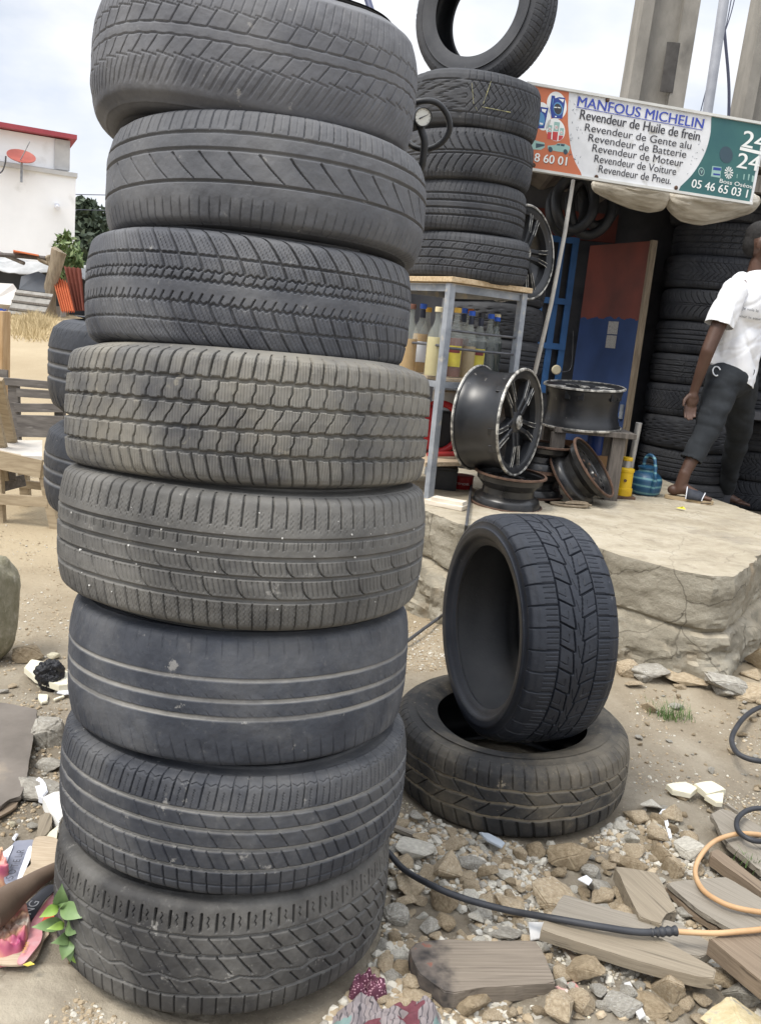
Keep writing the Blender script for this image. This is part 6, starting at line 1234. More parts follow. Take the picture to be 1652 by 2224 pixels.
def plank(name, poly, h, th, axis, mat, label, cat='plank', group=None, jit=.0016, tilt=0.0, bev=.0025):
    P = [atz(x, y, h) for x, y in poly]; c = sum(P, Vector()) / len(P); A, B = atz(*axis[0], h), atz(*axis[1], h); an = math.atan2(B.y - A.y, B.x - A.x); R = rotm('Z', -an)
    L_ = [R @ (p - c) for p in P]; dn_ = []
    for i, p in enumerate(L_):
        q = L_[(i + 1) % len(L_)]; k = max(1, int((q - p).length / .018))
        for j in range(k):
            t = p.lerp(q, j / k); f = jit * (1.0 if j else .3); dn_.append((t.x + f * mnoise.noise(Vector((t.x * 60, t.y * 60, 3))), t.y + f * mnoise.noise(Vector((t.x * 60, t.y * 60, 8)))))
    area = sum(dn_[i][0] * dn_[(i + 1) % len(dn_)][1] - dn_[(i + 1) % len(dn_)][0] * dn_[i][1] for i in range(len(dn_)))
    if area < 0: dn_ = dn_[::-1]
    bm = bmesh.new(); vt = [bm.verts.new((x, y, 0)) for x, y in dn_]; vb = [bm.verts.new((x, y, -th)) for x, y in dn_]; n_ = len(dn_)
    ft = bm.faces.new(vt); bm.faces.new(vb[::-1])
    for i in range(n_): bm.faces.new((vt[i], vb[i], vb[(i + 1) % n_], vt[(i + 1) % n_]))
    if bev: bmesh.ops.bevel(bm, geom=list(ft.edges), offset=min(bev, th * .3), segments=2, affect='EDGES')
    me = bpy.data.meshes.new(name); bm.to_mesh(me); bm.free(); o = link(name, me, mat); o.location = c; o.rotation_euler = (0, tilt, an); return tag(o, label, cat, group)
GP = 'scrap boards on the rubble'
plank('plank', [K7(*q) for q in ((200, 850), (225, 820), (330, 806), (480, 815), (722, 812), (760, 880), (802, 985), (640, 1000), (480, 1004), (390, 1028), (345, 1022), (300, 985), (240, 950))], .040, .036, (K7(330, 830), K7(740, 830)), W_C, 'short thick board with a charred ragged left end, lowest of the boards', group=GP, jit=.003)
plank('plank', [K7(*q) for q in ((838, 620), (1060, 690), (1300, 735), (1480, 845), (1400, 880), (1200, 830), (770, 735), (790, 690))], .040, .020, (K7(838, 640), K7(1400, 800)), W_G, 'grey-brown board under the hose joint, half covered by the long plank', group=GP)
plank('plank', [K7(*q) for q in ((758, 722), (1000, 775), (1240, 800), (1300, 838), (1466, 930), (1458, 968), (1380, 958), (1150, 898), (742, 768))], .066, .026, (K7(760, 745), K7(1440, 940)), W_T, 'long tan plank with a tapered rounded right end lying across the rubble', group=GP)
plank('plank', [K7(*q) for q in ((1048, 505), (1215, 530), (1240, 570), (1302, 690), (1255, 700), (1240, 745), (1150, 715))], .050, .036, (K7(1060, 520), K7(1250, 700)), W_T, 'short thick grey-tan plank pointing at the hose joint', group=GP, jit=.0024)
plank('plank', [K7(*q) for q in ((1262, 572), (1380, 560), (1505, 548), (1660, 640), (1720, 700), (1690, 790), (1535, 772), (1400, 690))], .045, .012, (K7(1280, 590), K7(1600, 760)), W_G, 'wide thin splintered board inside the tan hose loop', group=GP, jit=.004)
plank('plank', [K7(*q) for q in ((1256, 590), (1300, 575), (1500, 730), (1470, 765), (1350, 690))], .026, .012, (K7(1280, 590), K7(1480, 740)), W_D, 'dark splinter of board beneath the wide splintered one', group=GP, jit=.003)
plank('plank', [K7(*q) for q in ((1437, 802), (1560, 780), (1700, 760), (1780, 900), (1760, 1060), (1660, 985))], .085, .040, (K7(1450, 815), K7(1700, 1000)), W_D, 'thick brown plank cut off by the right edge of the picture', group=GP)
plank('plank', [K8(*q) for q in ((455, 865), (525, 830), (660, 880), (900, 1020), (900, 1290), (780, 1235), (560, 1055))], .040, .016, (K8(470, 870), K8(850, 1130)), W_G, 'broad weathered board under the black hose ring at the right edge', group=GP, jit=.004)
plank('plank', [K8(*q) for q in ((452, 1108), (498, 1088), (700, 1245), (900, 1400), (880, 1450), (700, 1310), (455, 1135))], .050, .030, (K8(470, 1110), K8(850, 1400)), W_D, 'narrow split batten between the broad board and the splintered board', group=GP, jit=.003)
plank('plank', [K8(*q) for q in ((548, 800), (562, 795), (640, 850), (632, 860))], .045, .008, (K8(550, 800), K8(635, 855)), W_G, 'thin sliver of wood above the broad weathered board', group=GP)
plank('plank', [K7(*q) for q in ((110, 335), (140, 330), (260, 375), (245, 388))], .022, .010, (K7(120, 335), K7(250, 380)), W_G, 'thin grey stick between the front stack and the white rock', group=GP)
plank('plank', [K7(*q) for q in ((835, 835), (860, 845), (945, 930), (925, 935), (880, 895))], .022, .008, (K7(840, 840), K7(930, 930)), W_D, 'dark splinter in the gravel under the long plank', group=GP, jit=.002)
# cream tile pieces and white shards
m_tile = M('cream_tile', (0.62, 0.58, 0.44), (0.72, 0.68, 0.54), scale=8, rough=.8, bump=.001, bscale=40); m_whc = M('white_shard', (0.72, 0.74, 0.78), (0.78, 0.80, 0.82), scale=8, rough=.45)
GT = 'broken cream tiles'
plank('tile_piece', [K8(*q) for q in ((168, 672), (290, 656), (372, 695), (325, 735), (210, 712))], .024, .016, (K8(168, 672), K8(372, 695)), m_tile, 'broken cream tile, leftmost of the three right of the tyres', 'tile', GT, .001)
plank('tile_piece', [K8(*q) for q in ((348, 668), (458, 650), (552, 705), (430, 735))], .030, .018, (K8(350, 668), K8(550, 705)), m_tile, 'broken cream tile, topmost of the three right of the tyres', 'tile', GT, .001)
plank('tile_piece', [K8(*q) for q in ((418, 745), (538, 724), (532, 790), (490, 788))], .026, .016, (K8(420, 745), K8(538, 724)), m_tile, 'small triangular cream tile in front of the other two', 'tile', GT, .001)
plank('shard', [K8(*q) for q in ((148, 878), (168, 880), (190, 950), (205, 1015), (186, 1018), (165, 950))], .022, .004, (K8(150, 880), K8(200, 1010)), m_whc, 'long thin white plastic shard in the dirt below the cream tiles', 'shard')
plank('shard', [K8(*q) for q in ((120, 862), (140, 836), (205, 826), (200, 860), (160, 868))], .022, .003, (K8(130, 850), K8(200, 840)), m_whc, 'crumpled white paper scrap above the long white shard', 'paper')
plank('shard', [K7(*q) for q in ((488, 362), (530, 368), (595, 405), (580, 425), (520, 395))], .030, .006, (K7(490, 365), K7(590, 415)), M('blue_grey_shard', (.42, .47, .52), (.5, .54, .58), scale=8, rough=.5), 'pale blue-grey plastic shard below the lying tyre', 'shard')
plank('shard', [K7(*q) for q in ((895, 555), (930, 540), (955, 560), (940, 580))], .032, .004, (K7(900, 555), K7(950, 565)), m_whc, 'small white scrap above the grey-brown board', 'paper')
plank('shard', [K7(*q) for q in ((800, 1000), (880, 978), (905, 1010), (850, 1032))], .020, .004, (K7(800, 1000), K7(900, 1010)), M('pink_scrap', (.48, .16, .14), (.66, .60, .54), scale=22, rough=.7), 'faded red and white packet scrap right of the charred board', 'scrap')
plank('shard', [K7(*q) for q in ((1085, 985), (1110, 978), (1175, 1120), (1150, 1135), (1110, 1060))], .024, .004, (K7(1090, 985), K7(1160, 1130)), M('grey_scrap', (.45, .45, .44), (.60, .59, .57), scale=16, rough=.6), 'torn grey plastic strip between the charred board and the big yellow rock', 'scrap')
plank('shard', [K7(*q) for q in ((690, 735), (760, 735), (750, 800), (700, 810))], .016, .003, (K7(690, 740), K7(750, 800)), M('grey_scrap', (0, 0, 0)), 'flat grey plastic sheet under the left end of the long plank', 'scrap')
# hoses
m_hb = M('black_hose', (0.020, 0.022, 0.027), (0.038, 0.040, 0.046), scale=14, rough=.55, bump=.0004, bscale=120); m_ht = M('tan_hose', (0.42, 0.245, 0.115), (0.54, 0.35, 0.19), scale=8, rough=.6, bump=.0004, bscale=90, c3=(.33, .22, .12), f3=.63, s3=12)
def hz_(x, y, h): return atz(x, y, h)
ph = [hz_(*K7(x, y), h) for x, y, h in ((40, 395, .03), (105, 440, .035), (180, 520, .045), (300, 588, .062), (420, 637, .052), (600, 686, .046), (800, 722, .075), (1000, 757, .083), (1150, 778, .084), (1290, 774, .085))]
tag(MB().tube(spline(ph, 10), .0076, 14).build('black_hose', m_hb, smooth=True), 'black rubber hose running from the front stack across the stones to the taped joint', 'hose')
jt = thing('tan_hose', 'tan air hose taped to the black hose and running out of the picture at right', 'hose')
MB().tube(spline([hz_(*K7(x, y), h) for x, y, h in ((1285, 774, .085), (1380, 780, .085), (1470, 782, .094), (1560, 775, .096), (1660, 765, .098), (1800, 740, .098))], 8), .0062, 12).build('hose_tube', m_ht, jt, smooth=True)
tp = spline([hz_(*K7(x, y), h) for x, y, h in ((1195, 780, .084), (1240, 776, .085), (1300, 772, .086))], 8); MB().tube(tp, [.0080 + .0016 * math.sin(i * 1.7) + .002 * (i > 4) for i in range(len(tp))], 12).build('tape_wrap', m_hb, jt, smooth=True)
tag(MB().tube(spline([hz_(*K7(x, y), h) for x, y, h in ((1700, 385, .030), (1620, 372, .052), (1545, 373, .058), (1460, 402, .056), (1402, 462, .045), (1379, 530, .040), (1408, 600, .055), (1478, 650, .060), (1560, 680, .060), (1690, 700, .058), (1800, 705, .05))], 10), .0064, 12).build('tan_hose', m_ht, smooth=True), 'loose loop of tan hose over the boards at the right edge', 'hose')
tag(MB().tube(spline([hz_(*K7(x, y), h) for x, y, h in ((1652, 266, .070), (1592, 276, .066), (1553, 312, .066), (1556, 358, .068), (1600, 393, .068), (1652, 402, .066), (1720, 385, .066), (1748, 335, .068), (1720, 285, .070))], 9, True), .0072, 12, closed=True).build('hose_ring', m_hb, smooth=True), 'ring of black hose lying on the broad board at the right edge', 'hose')
K6 = lambda x, y: (825 + .5006 * x, 1085.7 + .5006 * y)
tag(MB().tube(spline([hz_(*K6(x, y), .045) for x, y in ((1760, 880), (1652, 898), (1582, 940), (1532, 1010), (1527, 1062), (1562, 1108), (1652, 1134), (1800, 1130))], 9), .0090, 12).build('black_hose', m_hb, smooth=True), 'bend of black hose on the bare dirt at the right edge below the platform', 'hose')
# cloths at the bottom edge
def cloth(name, poly, h0, amp, fr, mat, label, seed=0):
    P = spline([atz(x, y, 0.01) for x, y in poly], 8, True); c = sum(P, Vector()) / len(P); n_ = len(P); vs_, fs_ = [], []; NR_ = 26
    for k in range(NR_ + 1):
        t = 1 - k / NR_
        for p in P:
            x, y = c.x + (p.x - c.x) * t, c.y + (p.y - c.y) * t; q = Vector((x * fr, y * fr, seed)); d = min(1, (1 - t) * 5)
            z = gz(x, y) + .004 + d * (h0 + amp * abs(mnoise.noise(q)) + amp * .5 * abs(mnoise.noise(q * 2.3)) + amp * .25 * mnoise.noise(q * 5)); vs_.append((x, y, z))
    for k in range(NR_):
        for j in range(n_): fs_.append((k * n_ + j, k * n_ + (j + 1) % n_, (k + 1) * n_ + (j + 1) % n_, (k + 1) * n_ + j))
    return tag(MB().add(vs_, fs_).build(name, mat, smooth=70), label, 'cloth')
def dots_mat():
    m = bpy.data.materials.new('dotted_cloth'); m.use_nodes = True; t = m.node_tree; b = t.nodes['Principled BSDF']; b.inputs['Roughness'].default_value = .9; co = t.nodes.new('ShaderNodeTexCoord'); v = t.nodes.new('ShaderNodeTexVoronoi'); v.inputs['Scale'].default_value = 190; t.links.new(co.outputs['Object'], v.inputs['Vector']); r = t.nodes.new('ShaderNodeValToRGB'); e = r.color_ramp.elements; e[0].position = .26; e[0].color = (.55, .33, .38, 1); e[1].position = .34; e[1].color = (.10, .028, .05, 1); t.links.new(v.outputs['Distance'], r.inputs['Fac']); t.links.new(r.outputs['Color'], b.inputs['Base Color']); return m
def print_mat():
    m = bpy.data.materials.new('printed_cloth'); m.use_nodes = True; t = m.node_tree; b = t.nodes['Principled BSDF']; b.inputs['Roughness'].default_value = .9; l = t.links.new; co = t.nodes.new('ShaderNodeTexCoord')
    wv = t.nodes.new('ShaderNodeTexWave'); wv.inputs['Scale'].default_value = 26; wv.inputs['Distortion'].default_value = 9; wv.inputs['Detail'].default_value = 2; l(co.outputs['Object'], wv.inputs['Vector']); r = t.nodes.new('ShaderNodeValToRGB'); e = r.color_ramp.elements; e[0].position = .02; e[0].color = (.06, .055, .06, 1); e[1].position = .10; e[1].color = (.23, .20, .20, 1); l(wv.outputs['Fac'], r.inputs['Fac'])
    v = t.nodes.new('ShaderNodeTexNoise'); v.inputs['Scale'].default_value = 17; v.inputs['Detail'].default_value = 0; l(co.outputs['Object'], v.inputs['Vector']); r2 = t.nodes.new('ShaderNodeValToRGB'); r2.color_ramp.interpolation = 'CONSTANT'; e = r2.color_ramp.elements; e[0].position = 0; e[0].color = (1, 1, 1, 1); e[1].position = .33; e[1].color = (0, 0, 0, 1); q = e.new(.68); q.color = (.9, .9, .9, 1); l(v.outputs['Fac'], r2.inputs['Fac'])
    r3 = t.nodes.new('ShaderNodeValToRGB'); r3.color_ramp.interpolation = 'CONSTANT'; e = r3.color_ramp.elements; e[0].position = 0; e[0].color = (.13, .038, .05, 1); e[1].position = .5; e[1].color = (.15, .23, .215, 1); l(v.outputs['Fac'], r3.inputs['Fac']); x = t.nodes.new('ShaderNodeMix'); x.data_type = 'RGBA'; l(r2.outputs['Color'], x.inputs[0]); l(r.outputs['Color'], x.inputs[6]); l(r3.outputs['Color'], x.inputs[7]); l(x.outputs[2], b.inputs['Base Color']); return m
K5 = lambda x, y: (712 + .1577 * x, 1998 + .1577 * y)
cloth('printed_cloth', [K5(*q) for q in ((60, 1260), (230, 1210), (360, 1020), (560, 1060), (700, 1190), (960, 1180), (1220, 1140), (1500, 1180), (1640, 1400), (1500, 1600), (700, 1620), (80, 1560))], .010, .045, 15, print_mat(), 'crumpled grey printed cloth with red and turquoise patches at the bottom edge', 3)
cloth('dotted_cloth', [K5(*q) for q in ((300, 1060), (310, 860), (470, 740), (640, 780), (820, 960), (800, 1060), (640, 1100), (480, 1060))], .012, .060, 17, dots_mat(), 'crumpled dark purple cloth with pale dots beside the bottom tyre', 11)
# a tuft of grass at the foot of the platform
def blades(n_, rx, ry, hmin, hmax, wd, seed=1):
    r = random.Random(seed); vs_, fs_ = [], []
    for _ in range(n_):
        x, y = r.gauss(0, rx), r.gauss(0, ry); h = r.uniform(hmin, hmax); a = r.uniform(0, 6.28); lean = r.uniform(.2, .9) * h; dx, dy = math.cos(a), math.sin(a); sx_, sy2 = -dy * wd, dx * wd; o = len(vs_)
        for t in (0, .5, 1): k = 1 - t * .85; px_, py_ = x + dx * lean * t * t, y + dy * lean * t * t; vs_ += [(px_ - sx_ * k, py_ - sy2 * k, h * t), (px_ + sx_ * k, py_ + sy2 * k, h * t)]
        fs_ += [(o, o + 1, o + 3, o + 2), (o + 2, o + 3, o + 5, o + 4)]
    return MB().add(vs_, fs_)
p = atz(1452, 1530, .05); tag(blades(150, .045, .02, .02, .07, .0016).build('grass_tuft', M('green_grass', (0.06, 0.12, 0.03), (0.13, 0.20, 0.06), scale=30, rough=.7)), 'small green grass tuft on the dirt below the platform', 'grass').location = (p.x, p.y, gz(p.x, p.y))
p = atz(1630, 1880, .03); tag(blades(26, .02, .02, .02, .05, .002, 4).build('grass_tuft', M('green_grass', (0, 0, 0))), 'few green weeds between the boards at the right edge', 'grass').location = (p.x, p.y, gz(p.x, p.y) + .02)

# ------------------------------------------------------------------ litter left of the stack
K2 = lambda x, y: (.1406 * x, 1789 + .1406 * y)
m_crd = M('torn_cardboard', (0.40, 0.315, 0.22), (0.50, 0.41, 0.30), scale=6, rough=.92, stretch=(3, 40, 3), bump=.0006, bscale=20); m_grp = M('grey_print', (0.19, 0.20, 0.25), (0.27, 0.28, 0.33), scale=6, rough=.5); m_wpr = M('white_card', (0.66, 0.68, 0.74), (0.74, 0.75, 0.78), scale=5, rough=.6); m_blp = M('black_print', (0.022, 0.024, 0.032), (0.05, 0.05, 0.06), scale=8, rough=.5)
def sheet(name, poly, h, mat, th=.003, par=None, wave=.006, hs=None):
    P = [atz(x, y, h if hs is None else hs[i]) for i, (x, y) in enumerate(poly)]; c = sum(P, Vector()) / len(P); bm = bmesh.new()
    R_ = spline(P, 5, True) if len(P) > 5 else dens(P, .02); n_ = len(R_); prev = None
    for k in range(6):
        t = 1 - k / 5.5; rw = []
        for p in R_: q = c + (p - c) * t; rw.append(bm.verts.new(q + Vector((0, 0, wave * mnoise.noise(Vector((q.x * 22, q.y * 22, h * 90)))))))
        if prev:
            for j in range(n_): bm.faces.new((prev[j], prev[(j + 1) % n_], rw[(j + 1) % n_], rw[j]))
        prev = rw
    bm.faces.new(prev)
    ext = bmesh.ops.extrude_face_region(bm, geom=bm.faces[:]); bmesh.ops.translate(bm, vec=(0, 0, -th), verts=[v for v in ext['geom'] if isinstance(v, bmesh.types.BMVert)]); bmesh.ops.recalc_face_normals(bm, faces=bm.faces[:])
    me = bpy.data.meshes.new(name); bm.to_mesh(me); bm.free(); me.shade_smooth(); me.set_sharp_from_angle(angle=rad(50)); return link(name, me, mat, par)
bx = thing('torn_box', 'flattened torn battery carton printed grey, white and black beside the front stack', 'carton')
sheet('cardboard_side', [K2(*q) for q in ((560, 215), (870, 205), (920, 400), (880, 650), (600, 760), (350, 880), (400, 720), (480, 620), (480, 480))], .052, m_crd, .004, bx)
sheet('printed_side', [K2(*q) for q in ((200, 300), (380, 250), (560, 255), (500, 420), (340, 900), (170, 985), (70, 870), (95, 600))], .040, m_grp, .003, bx)
sheet('white_strip', [K2(*q) for q in ((435, 390), (505, 380), (490, 480), (400, 720), (345, 900), (262, 885))], .046, m_wpr, .002, bx, .004)
sheet('white_flap', [K2(*q) for q in ((-60, 480), (60, 420), (205, 320), (150, 480), (95, 610), (40, 560))], .042, m_wpr, .002, bx, .004)
sheet('white_corner', [K2(*q) for q in ((640, 205), (760, 130), (905, 20), (880, 215))], .048, m_tile, .003, bx, .003)
sheet('black_side', [K2(*q) for q in ((390, 1260), (560, 1090), (760, 940), (880, 1000), (700, 1180), (520, 1450), (430, 1470))], .030, m_blp, .003, bx)
sheet('pink_side', [K2(*q) for q in ((480, 1560), (640, 1300), (860, 1050), (930, 1200), (900, 1400), (650, 1500), (660, 1700), (600, 1890), (380, 2140), (270, 2110), (400, 1900))], .026, M('faded_pink_print', (0.50, 0.10, 0.11), (0.56, 0.40, 0.42), scale=9, rough=.5), .003, bx)
sheet('red_scrap', [K2(*q) for q in ((730, 1370), (920, 1420), (900, 1500), (650, 1510))], .040, M('red_card', (0.60, 0.07, 0.035), (0.50, 0.06, 0.03), scale=6, rough=.5), .002, bx, .003)
sheet('brown_layer', [K2(*q) for q in ((-80, 2110), (330, 2200), (560, 2060), (680, 1800), (760, 1690), (700, 1640), (400, 1900), (100, 1990))], .014, m_crd, .004, bx)
def flat_text(s, a, b, cap, h, mat, par, bold=True):
    v, fc_ = text_mesh(s, bold); A, B = atz(*K2(*a), h), atz(*K2(*b), h); d = B - A; d.z = 0; ln = d.length; d.normalize(); n_ = Vector((-d.y, d.x, 0)); MB().add([A + d * (x * ln) + n_ * (y * cap) for x, y in v], fc_).build('lettering', mat, par)
flat_text('S O T E L R', (205, 850), (385, 400), .016, .048, m_blp, bx, False); flat_text('ING', (450, 1440), (620, 1200), .020, .0385, M('white_print', (0, 0, 0)), bx)
flat_text('MAXI', (395, 1990), (460, 1830), .007, .0335, M('gold_print', (0.55, 0.33, 0.06), rough=.5), bx)
def wrap_mat():
    m = bpy.data.materials.new('wrapper_print'); m.use_nodes = True; t = m.node_tree; b = t.nodes['Principled BSDF']; b.inputs['Roughness'].default_value = .42; l = t.links.new; co = t.nodes.new('ShaderNodeTexCoord'); n_ = t.nodes.new('ShaderNodeTexNoise'); n_.inputs['Scale'].default_value = 13; n_.inputs['Detail'].default_value = 3; l(co.outputs['Object'], n_.inputs['Vector']); r = t.nodes.new('ShaderNodeValToRGB'); e = r.color_ramp.elements; e[0].position = .30; e[0].color = (.34, .05, .14, 1); e[1].position = .72; e[1].color = (.72, .66, .55, 1)
    for p_, c_ in ((.42, (.50, .13, .19)), (.50, (.62, .26, .22)), (.57, (.70, .42, .26)), (.64, (.34, .20, .15))): q = e.new(p_); q.color = (*c_, 1)
    l(n_.outputs['Fac'], r.inputs['Fac']); l(r.outputs['Color'], b.inputs['Base Color']); return m
m_wrap = wrap_mat()
o = cloth('snack_wrapper', [K2(*q) for q in ((-120, 1700), (60, 1520), (250, 1400), (400, 1400), (490, 1560), (500, 1720), (400, 1960), (300, 2060), (60, 2110), (-120, 2080))], .030, .045, 17, m_wrap, 'crumpled pink and maroon wrapper under the wooden club', 5); o['category'] = 'wrapper'
o = cloth('snack_wrapper', [K2(*q) for q in ((-80, 700), (40, 700), (60, 850), (160, 980), (20, 1040), (-80, 1000))], .045, .03, 16, m_wrap, 'small white and magenta wrapper at the left edge above the club', 9); o['category'] = 'wrapper'
cl = [(990, 640, .075, .0135), (860, 705, .075, .0150), (600, 845, .078, .0185), (400, 985, .080, .0230), (200, 1125, .080, .0290), (0, 1290, .080, .0340), (-200, 1440, .08, .036), (-260, 1490, .08, .024)]
tag(MB().tube(spline([atz(*K2(x, y), h) for x, y, h, r in cl], 6), list(np.interp(np.linspace(0, 1, 6 * 7 + 1), np.linspace(0, 1, 8), [q[3] for q in cl])), 18).build('wooden_club', M('worn_club_wood', (0.105, 0.072, 0.05), (0.18, 0.13, 0.095), scale=5, rough=.75, bump=.001, bscale=30, c3=(.065, .05, .04), f3=.62, s3=7), smooth=True), 'smooth dark wooden club or pestle lying on the torn carton', 'club')
# green plant at the foot of the stack
p0 = atz(152, 2082, .0); pl = thing('green_weed', 'green broad-leaved weed growing against the bottom tyre of the front stack', 'plant', p0); Yp = p0.y - .035
m_leaf = M('weed_leaf', (0.115, 0.185, 0.070), (0.19, 0.285, 0.115), scale=14, rough=.45, bump=.0005, bscale=70); m_leafy = M('weed_leaf_young', (0.20, 0.33, 0.05), (0.27, 0.40, 0.09), scale=14, rough=.45); m_stem = M('weed_stem', (0.16, 0.19, 0.07), (0.22, 0.16, 0.09), scale=20, rough=.6)
L2 = lambda x, y, d=0: aty(*K2(x, y), Yp + d) - p0
MB().tube(spline([Vector((0, 0, -.02)), L2(1085, 1850), L2(1020, 1600), L2(940, 1310), L2(945, 1180)], 6), [.0030 - .0001 * i for i in range(25)], 8).build('stem', m_stem, pl, smooth=True)
def leaf(a, b, wd, da, db, mat, droop=.0):
    A, B = L2(*a, da), L2(*b, db); d = B - A; ln = d.length; d.normalize(); view = (CAM - p0).normalized(); s = d.cross(view).normalized(); nn = s.cross(d); vs_, fs_ = [], []; W_ = wd * .1406 / 975 * .5
    for i in range(11):
        t = i / 10; w_ = W_ * (math.sin(math.pi * min(1, t * 1.02) ** .85)) if 0 < i < 10 else .0004
        for j, k in ((-1, 1), (-.5, .45), (0, -.0), (.5, .45), (1, 1)): vs_.append(A + d * (ln * t) + s * (w_ * j) + nn * (abs(j) * w_ * .28 + .010 * math.sin(math.pi * t) + .0012 * math.sin(9 * t + j) - droop * t * t))
    for i in range(10):
        for j in range(4): fs_.append((i * 5 + j, i * 5 + j + 1, i * 5 + j + 6, i * 5 + j + 5))
    MB().add(vs_, fs_).build('leaf', mat, pl, smooth=70)
for a in (((935, 1290), (960, 920), 200, -.00, -.01, m_leaf), ((940, 1310), (1390, 1440), 235, -.01, -.04, m_leaf), ((1020, 1600), (1350, 1625), 215, -.01, -.03, m_leaf), ((985, 1540), (490, 1600), 185, -.01, -.05, m_leaf), ((915, 1280), (610, 1450), 150, -.01, -.04, m_leafy), ((1080, 1760), (790, 1850), 170, -.01, -.05, m_leaf), ((1075, 1790), (965, 2110), 200, -.02, -.05, m_leaf), ((1095, 1800), (1325, 2015), 160, -.01, -.03, m_leaf), ((1110, 1930), (1235, 2180), 130, -.02, -.03, m_leafy), ((1000, 1560), (720, 1630), 110, -.03, -.06, m_leafy), ((950, 1270), (1050, 1200), 60, -.0, -.02, m_leaf), ((1060, 1880), (1090, 2140), 130, -.02, -.04, m_leaf)): leaf(*a)
p = atz(63, 2103, .02); tag(MB().add([(-.012, 0, .003), (0, -.006, .005), (.011, .004, .003), (0, .007, .006)], [(0, 1, 2, 3)]).build('fallen_leaf', M('yellow_leaf', (0.62, 0.50, 0.08), rough=.6)), 'single fallen yellow leaf on the cement patch', 'leaf').location = (p.x, p.y, p.z + .004)
# dark board, white pieces, plastic bag
m_dkb = M('dirty_dark_board', (0.115, 0.10, 0.085), (0.20, 0.175, 0.15), scale=4, rough=.9, c3=(.30, .25, .19), f3=.60, s3=5, bump=.001, bscale=30)
plank('dark_board', [(-60, 1520), (0, 1525), (82, 1540), (70, 1620), (56, 1702), (46, 1730), (20, 1735), (0, 1753), (-80, 1770)], .045, .010, ((0, 1525), (82, 1540)), m_dkb, 'flat dirty dark board lying on the stones at the left edge', 'board', jit=.003)
plank('dark_board', [(0, 1753), (30, 1732), (44, 1728), (36, 1752), (10, 1768), (-30, 1790), (-60, 1770)], .032, .006, ((0, 1753), (44, 1730)), m_rust if False else W_D, 'torn brown corner of board under the flat dark board', 'board', jit=.004)
K4 = lambda x, y: (.2577 * x, 1650 + .2577 * y)
m_plaster = M('white_plaster', (0.62, 0.61, 0.57), (0.74, 0.73, 0.69), scale=8, rough=.9, bump=.002, bscale=30)
plank('plaster_piece', [K4(*q) for q in ((285, 195), (330, 138), (385, 190), (408, 260), (360, 312), (330, 300))], .045, .020, (K4(285, 195), K4(400, 260)), m_wpr, 'bright white plaster fragment left of the lower front stack', 'plaster', None, .002)
plank('plaster_piece', [K4(*q) for q in ((362, 312), (450, 270), (540, 255), (560, 430), (500, 525), (420, 432))], .055, .030, (K4(362, 312), K4(540, 260)), m_plaster, 'grainy off-white plaster slab touching the front stack', 'plaster', None, .002)
plank('wood_bit', [K4(*q) for q in ((330, 475), (380, 440), (440, 445), (440, 560), (390, 640), (310, 655))], .050, .030, (K4(320, 640), K4(400, 450)), W_T, 'brown wooden block end beside the white plaster slab', 'wood')
K3 = lambda x, y: (.2382 * x, 1172.6 + .2382 * y)
plank('slab_piece', [K3(*q) for q in ((222, 1160), (290, 1085), (420, 1115), (560, 1190), (680, 1200), (680, 1310), (540, 1325), (330, 1250))], .050, .022, (K3(222, 1160), K3(640, 1220)), m_tile, 'broken cream slab under the black plastic bag', 'slab', None, .003)
plank('shard', [K3(*q) for q in ((352, 1400), (440, 1405), (435, 1470), (380, 1482), (350, 1440))], .022, .008, (K3(350, 1400), K3(440, 1410)), m_tile, 'small cream chip just below the black plastic bag', 'shard')
plank('shard', [K3(*q) for q in ((520, 1385), (590, 1335), (660, 1330), (660, 1395), (600, 1400))], .030, .006, (K3(520, 1385), K3(640, 1340)), m_wpr, 'white plastic lid piece right of the black bag', 'shard')
plank('shard', [K3(*q) for q in ((490, 1445), (585, 1410), (590, 1425), (500, 1458))], .022, .005, (K3(490, 1445), K3(585, 1415)), m_tile, 'thin cream sliver below the white lid piece', 'shard')
plank('shard', [K4(*q) for q in ((105, 655), (130, 618), (158, 620), (130, 668))], .022, .006, (K4(105, 655), K4(150, 620)), m_wpr, 'tiny white fragment above the torn carton', 'shard')
bm = bmesh.new(); bmesh.ops.create_icosphere(bm, subdivisions=5, radius=1)
for v in bm.verts:
    q = v.co; k = 1 + .25 * mnoise.noise(q * 1.5) + .20 * abs(mnoise.noise(q * 3.1 + Vector((5, 1, 2)))) - .18 * abs(mnoise.noise(q * 6 + Vector((1, 9, 2)))); v.co = Vector((q.x * k * .95, q.y * k * .8, q.z * k * 1.0))
bag = MB().bm(bm).build('plastic_bag', M('black_bag', (0.008, 0.009, 0.012), (0.014, 0.014, 0.018), scale=8, rough=.28, bump=.004, bscale=9), smooth=True); tag(bag, 'crumpled shiny black plastic bag on the cream slab left of the front stack', 'bag'); p = atz(106, 1505, .0); s = 33 / px(106, 1500); bag.scale = (s, s, s * 1.05); bag.location = (p.x, p.y + .02, gz(p.x, p.y) + s * .95)
bm = bmesh.new(); bmesh.ops.create_icosphere(bm, subdivisions=4, radius=1)
for v in bm.verts:
    q = v.co; f = max(abs(q.x), abs(q.y)) ; k = 1 + .16 * mnoise.noise(q * 2.2) + .06 * mnoise.noise(q * 6); v.co = Vector((q.x * k, q.y * k, math.copysign(abs(q.z) ** .5, q.z) * (1 + .05 * mnoise.noise(q * 3))))
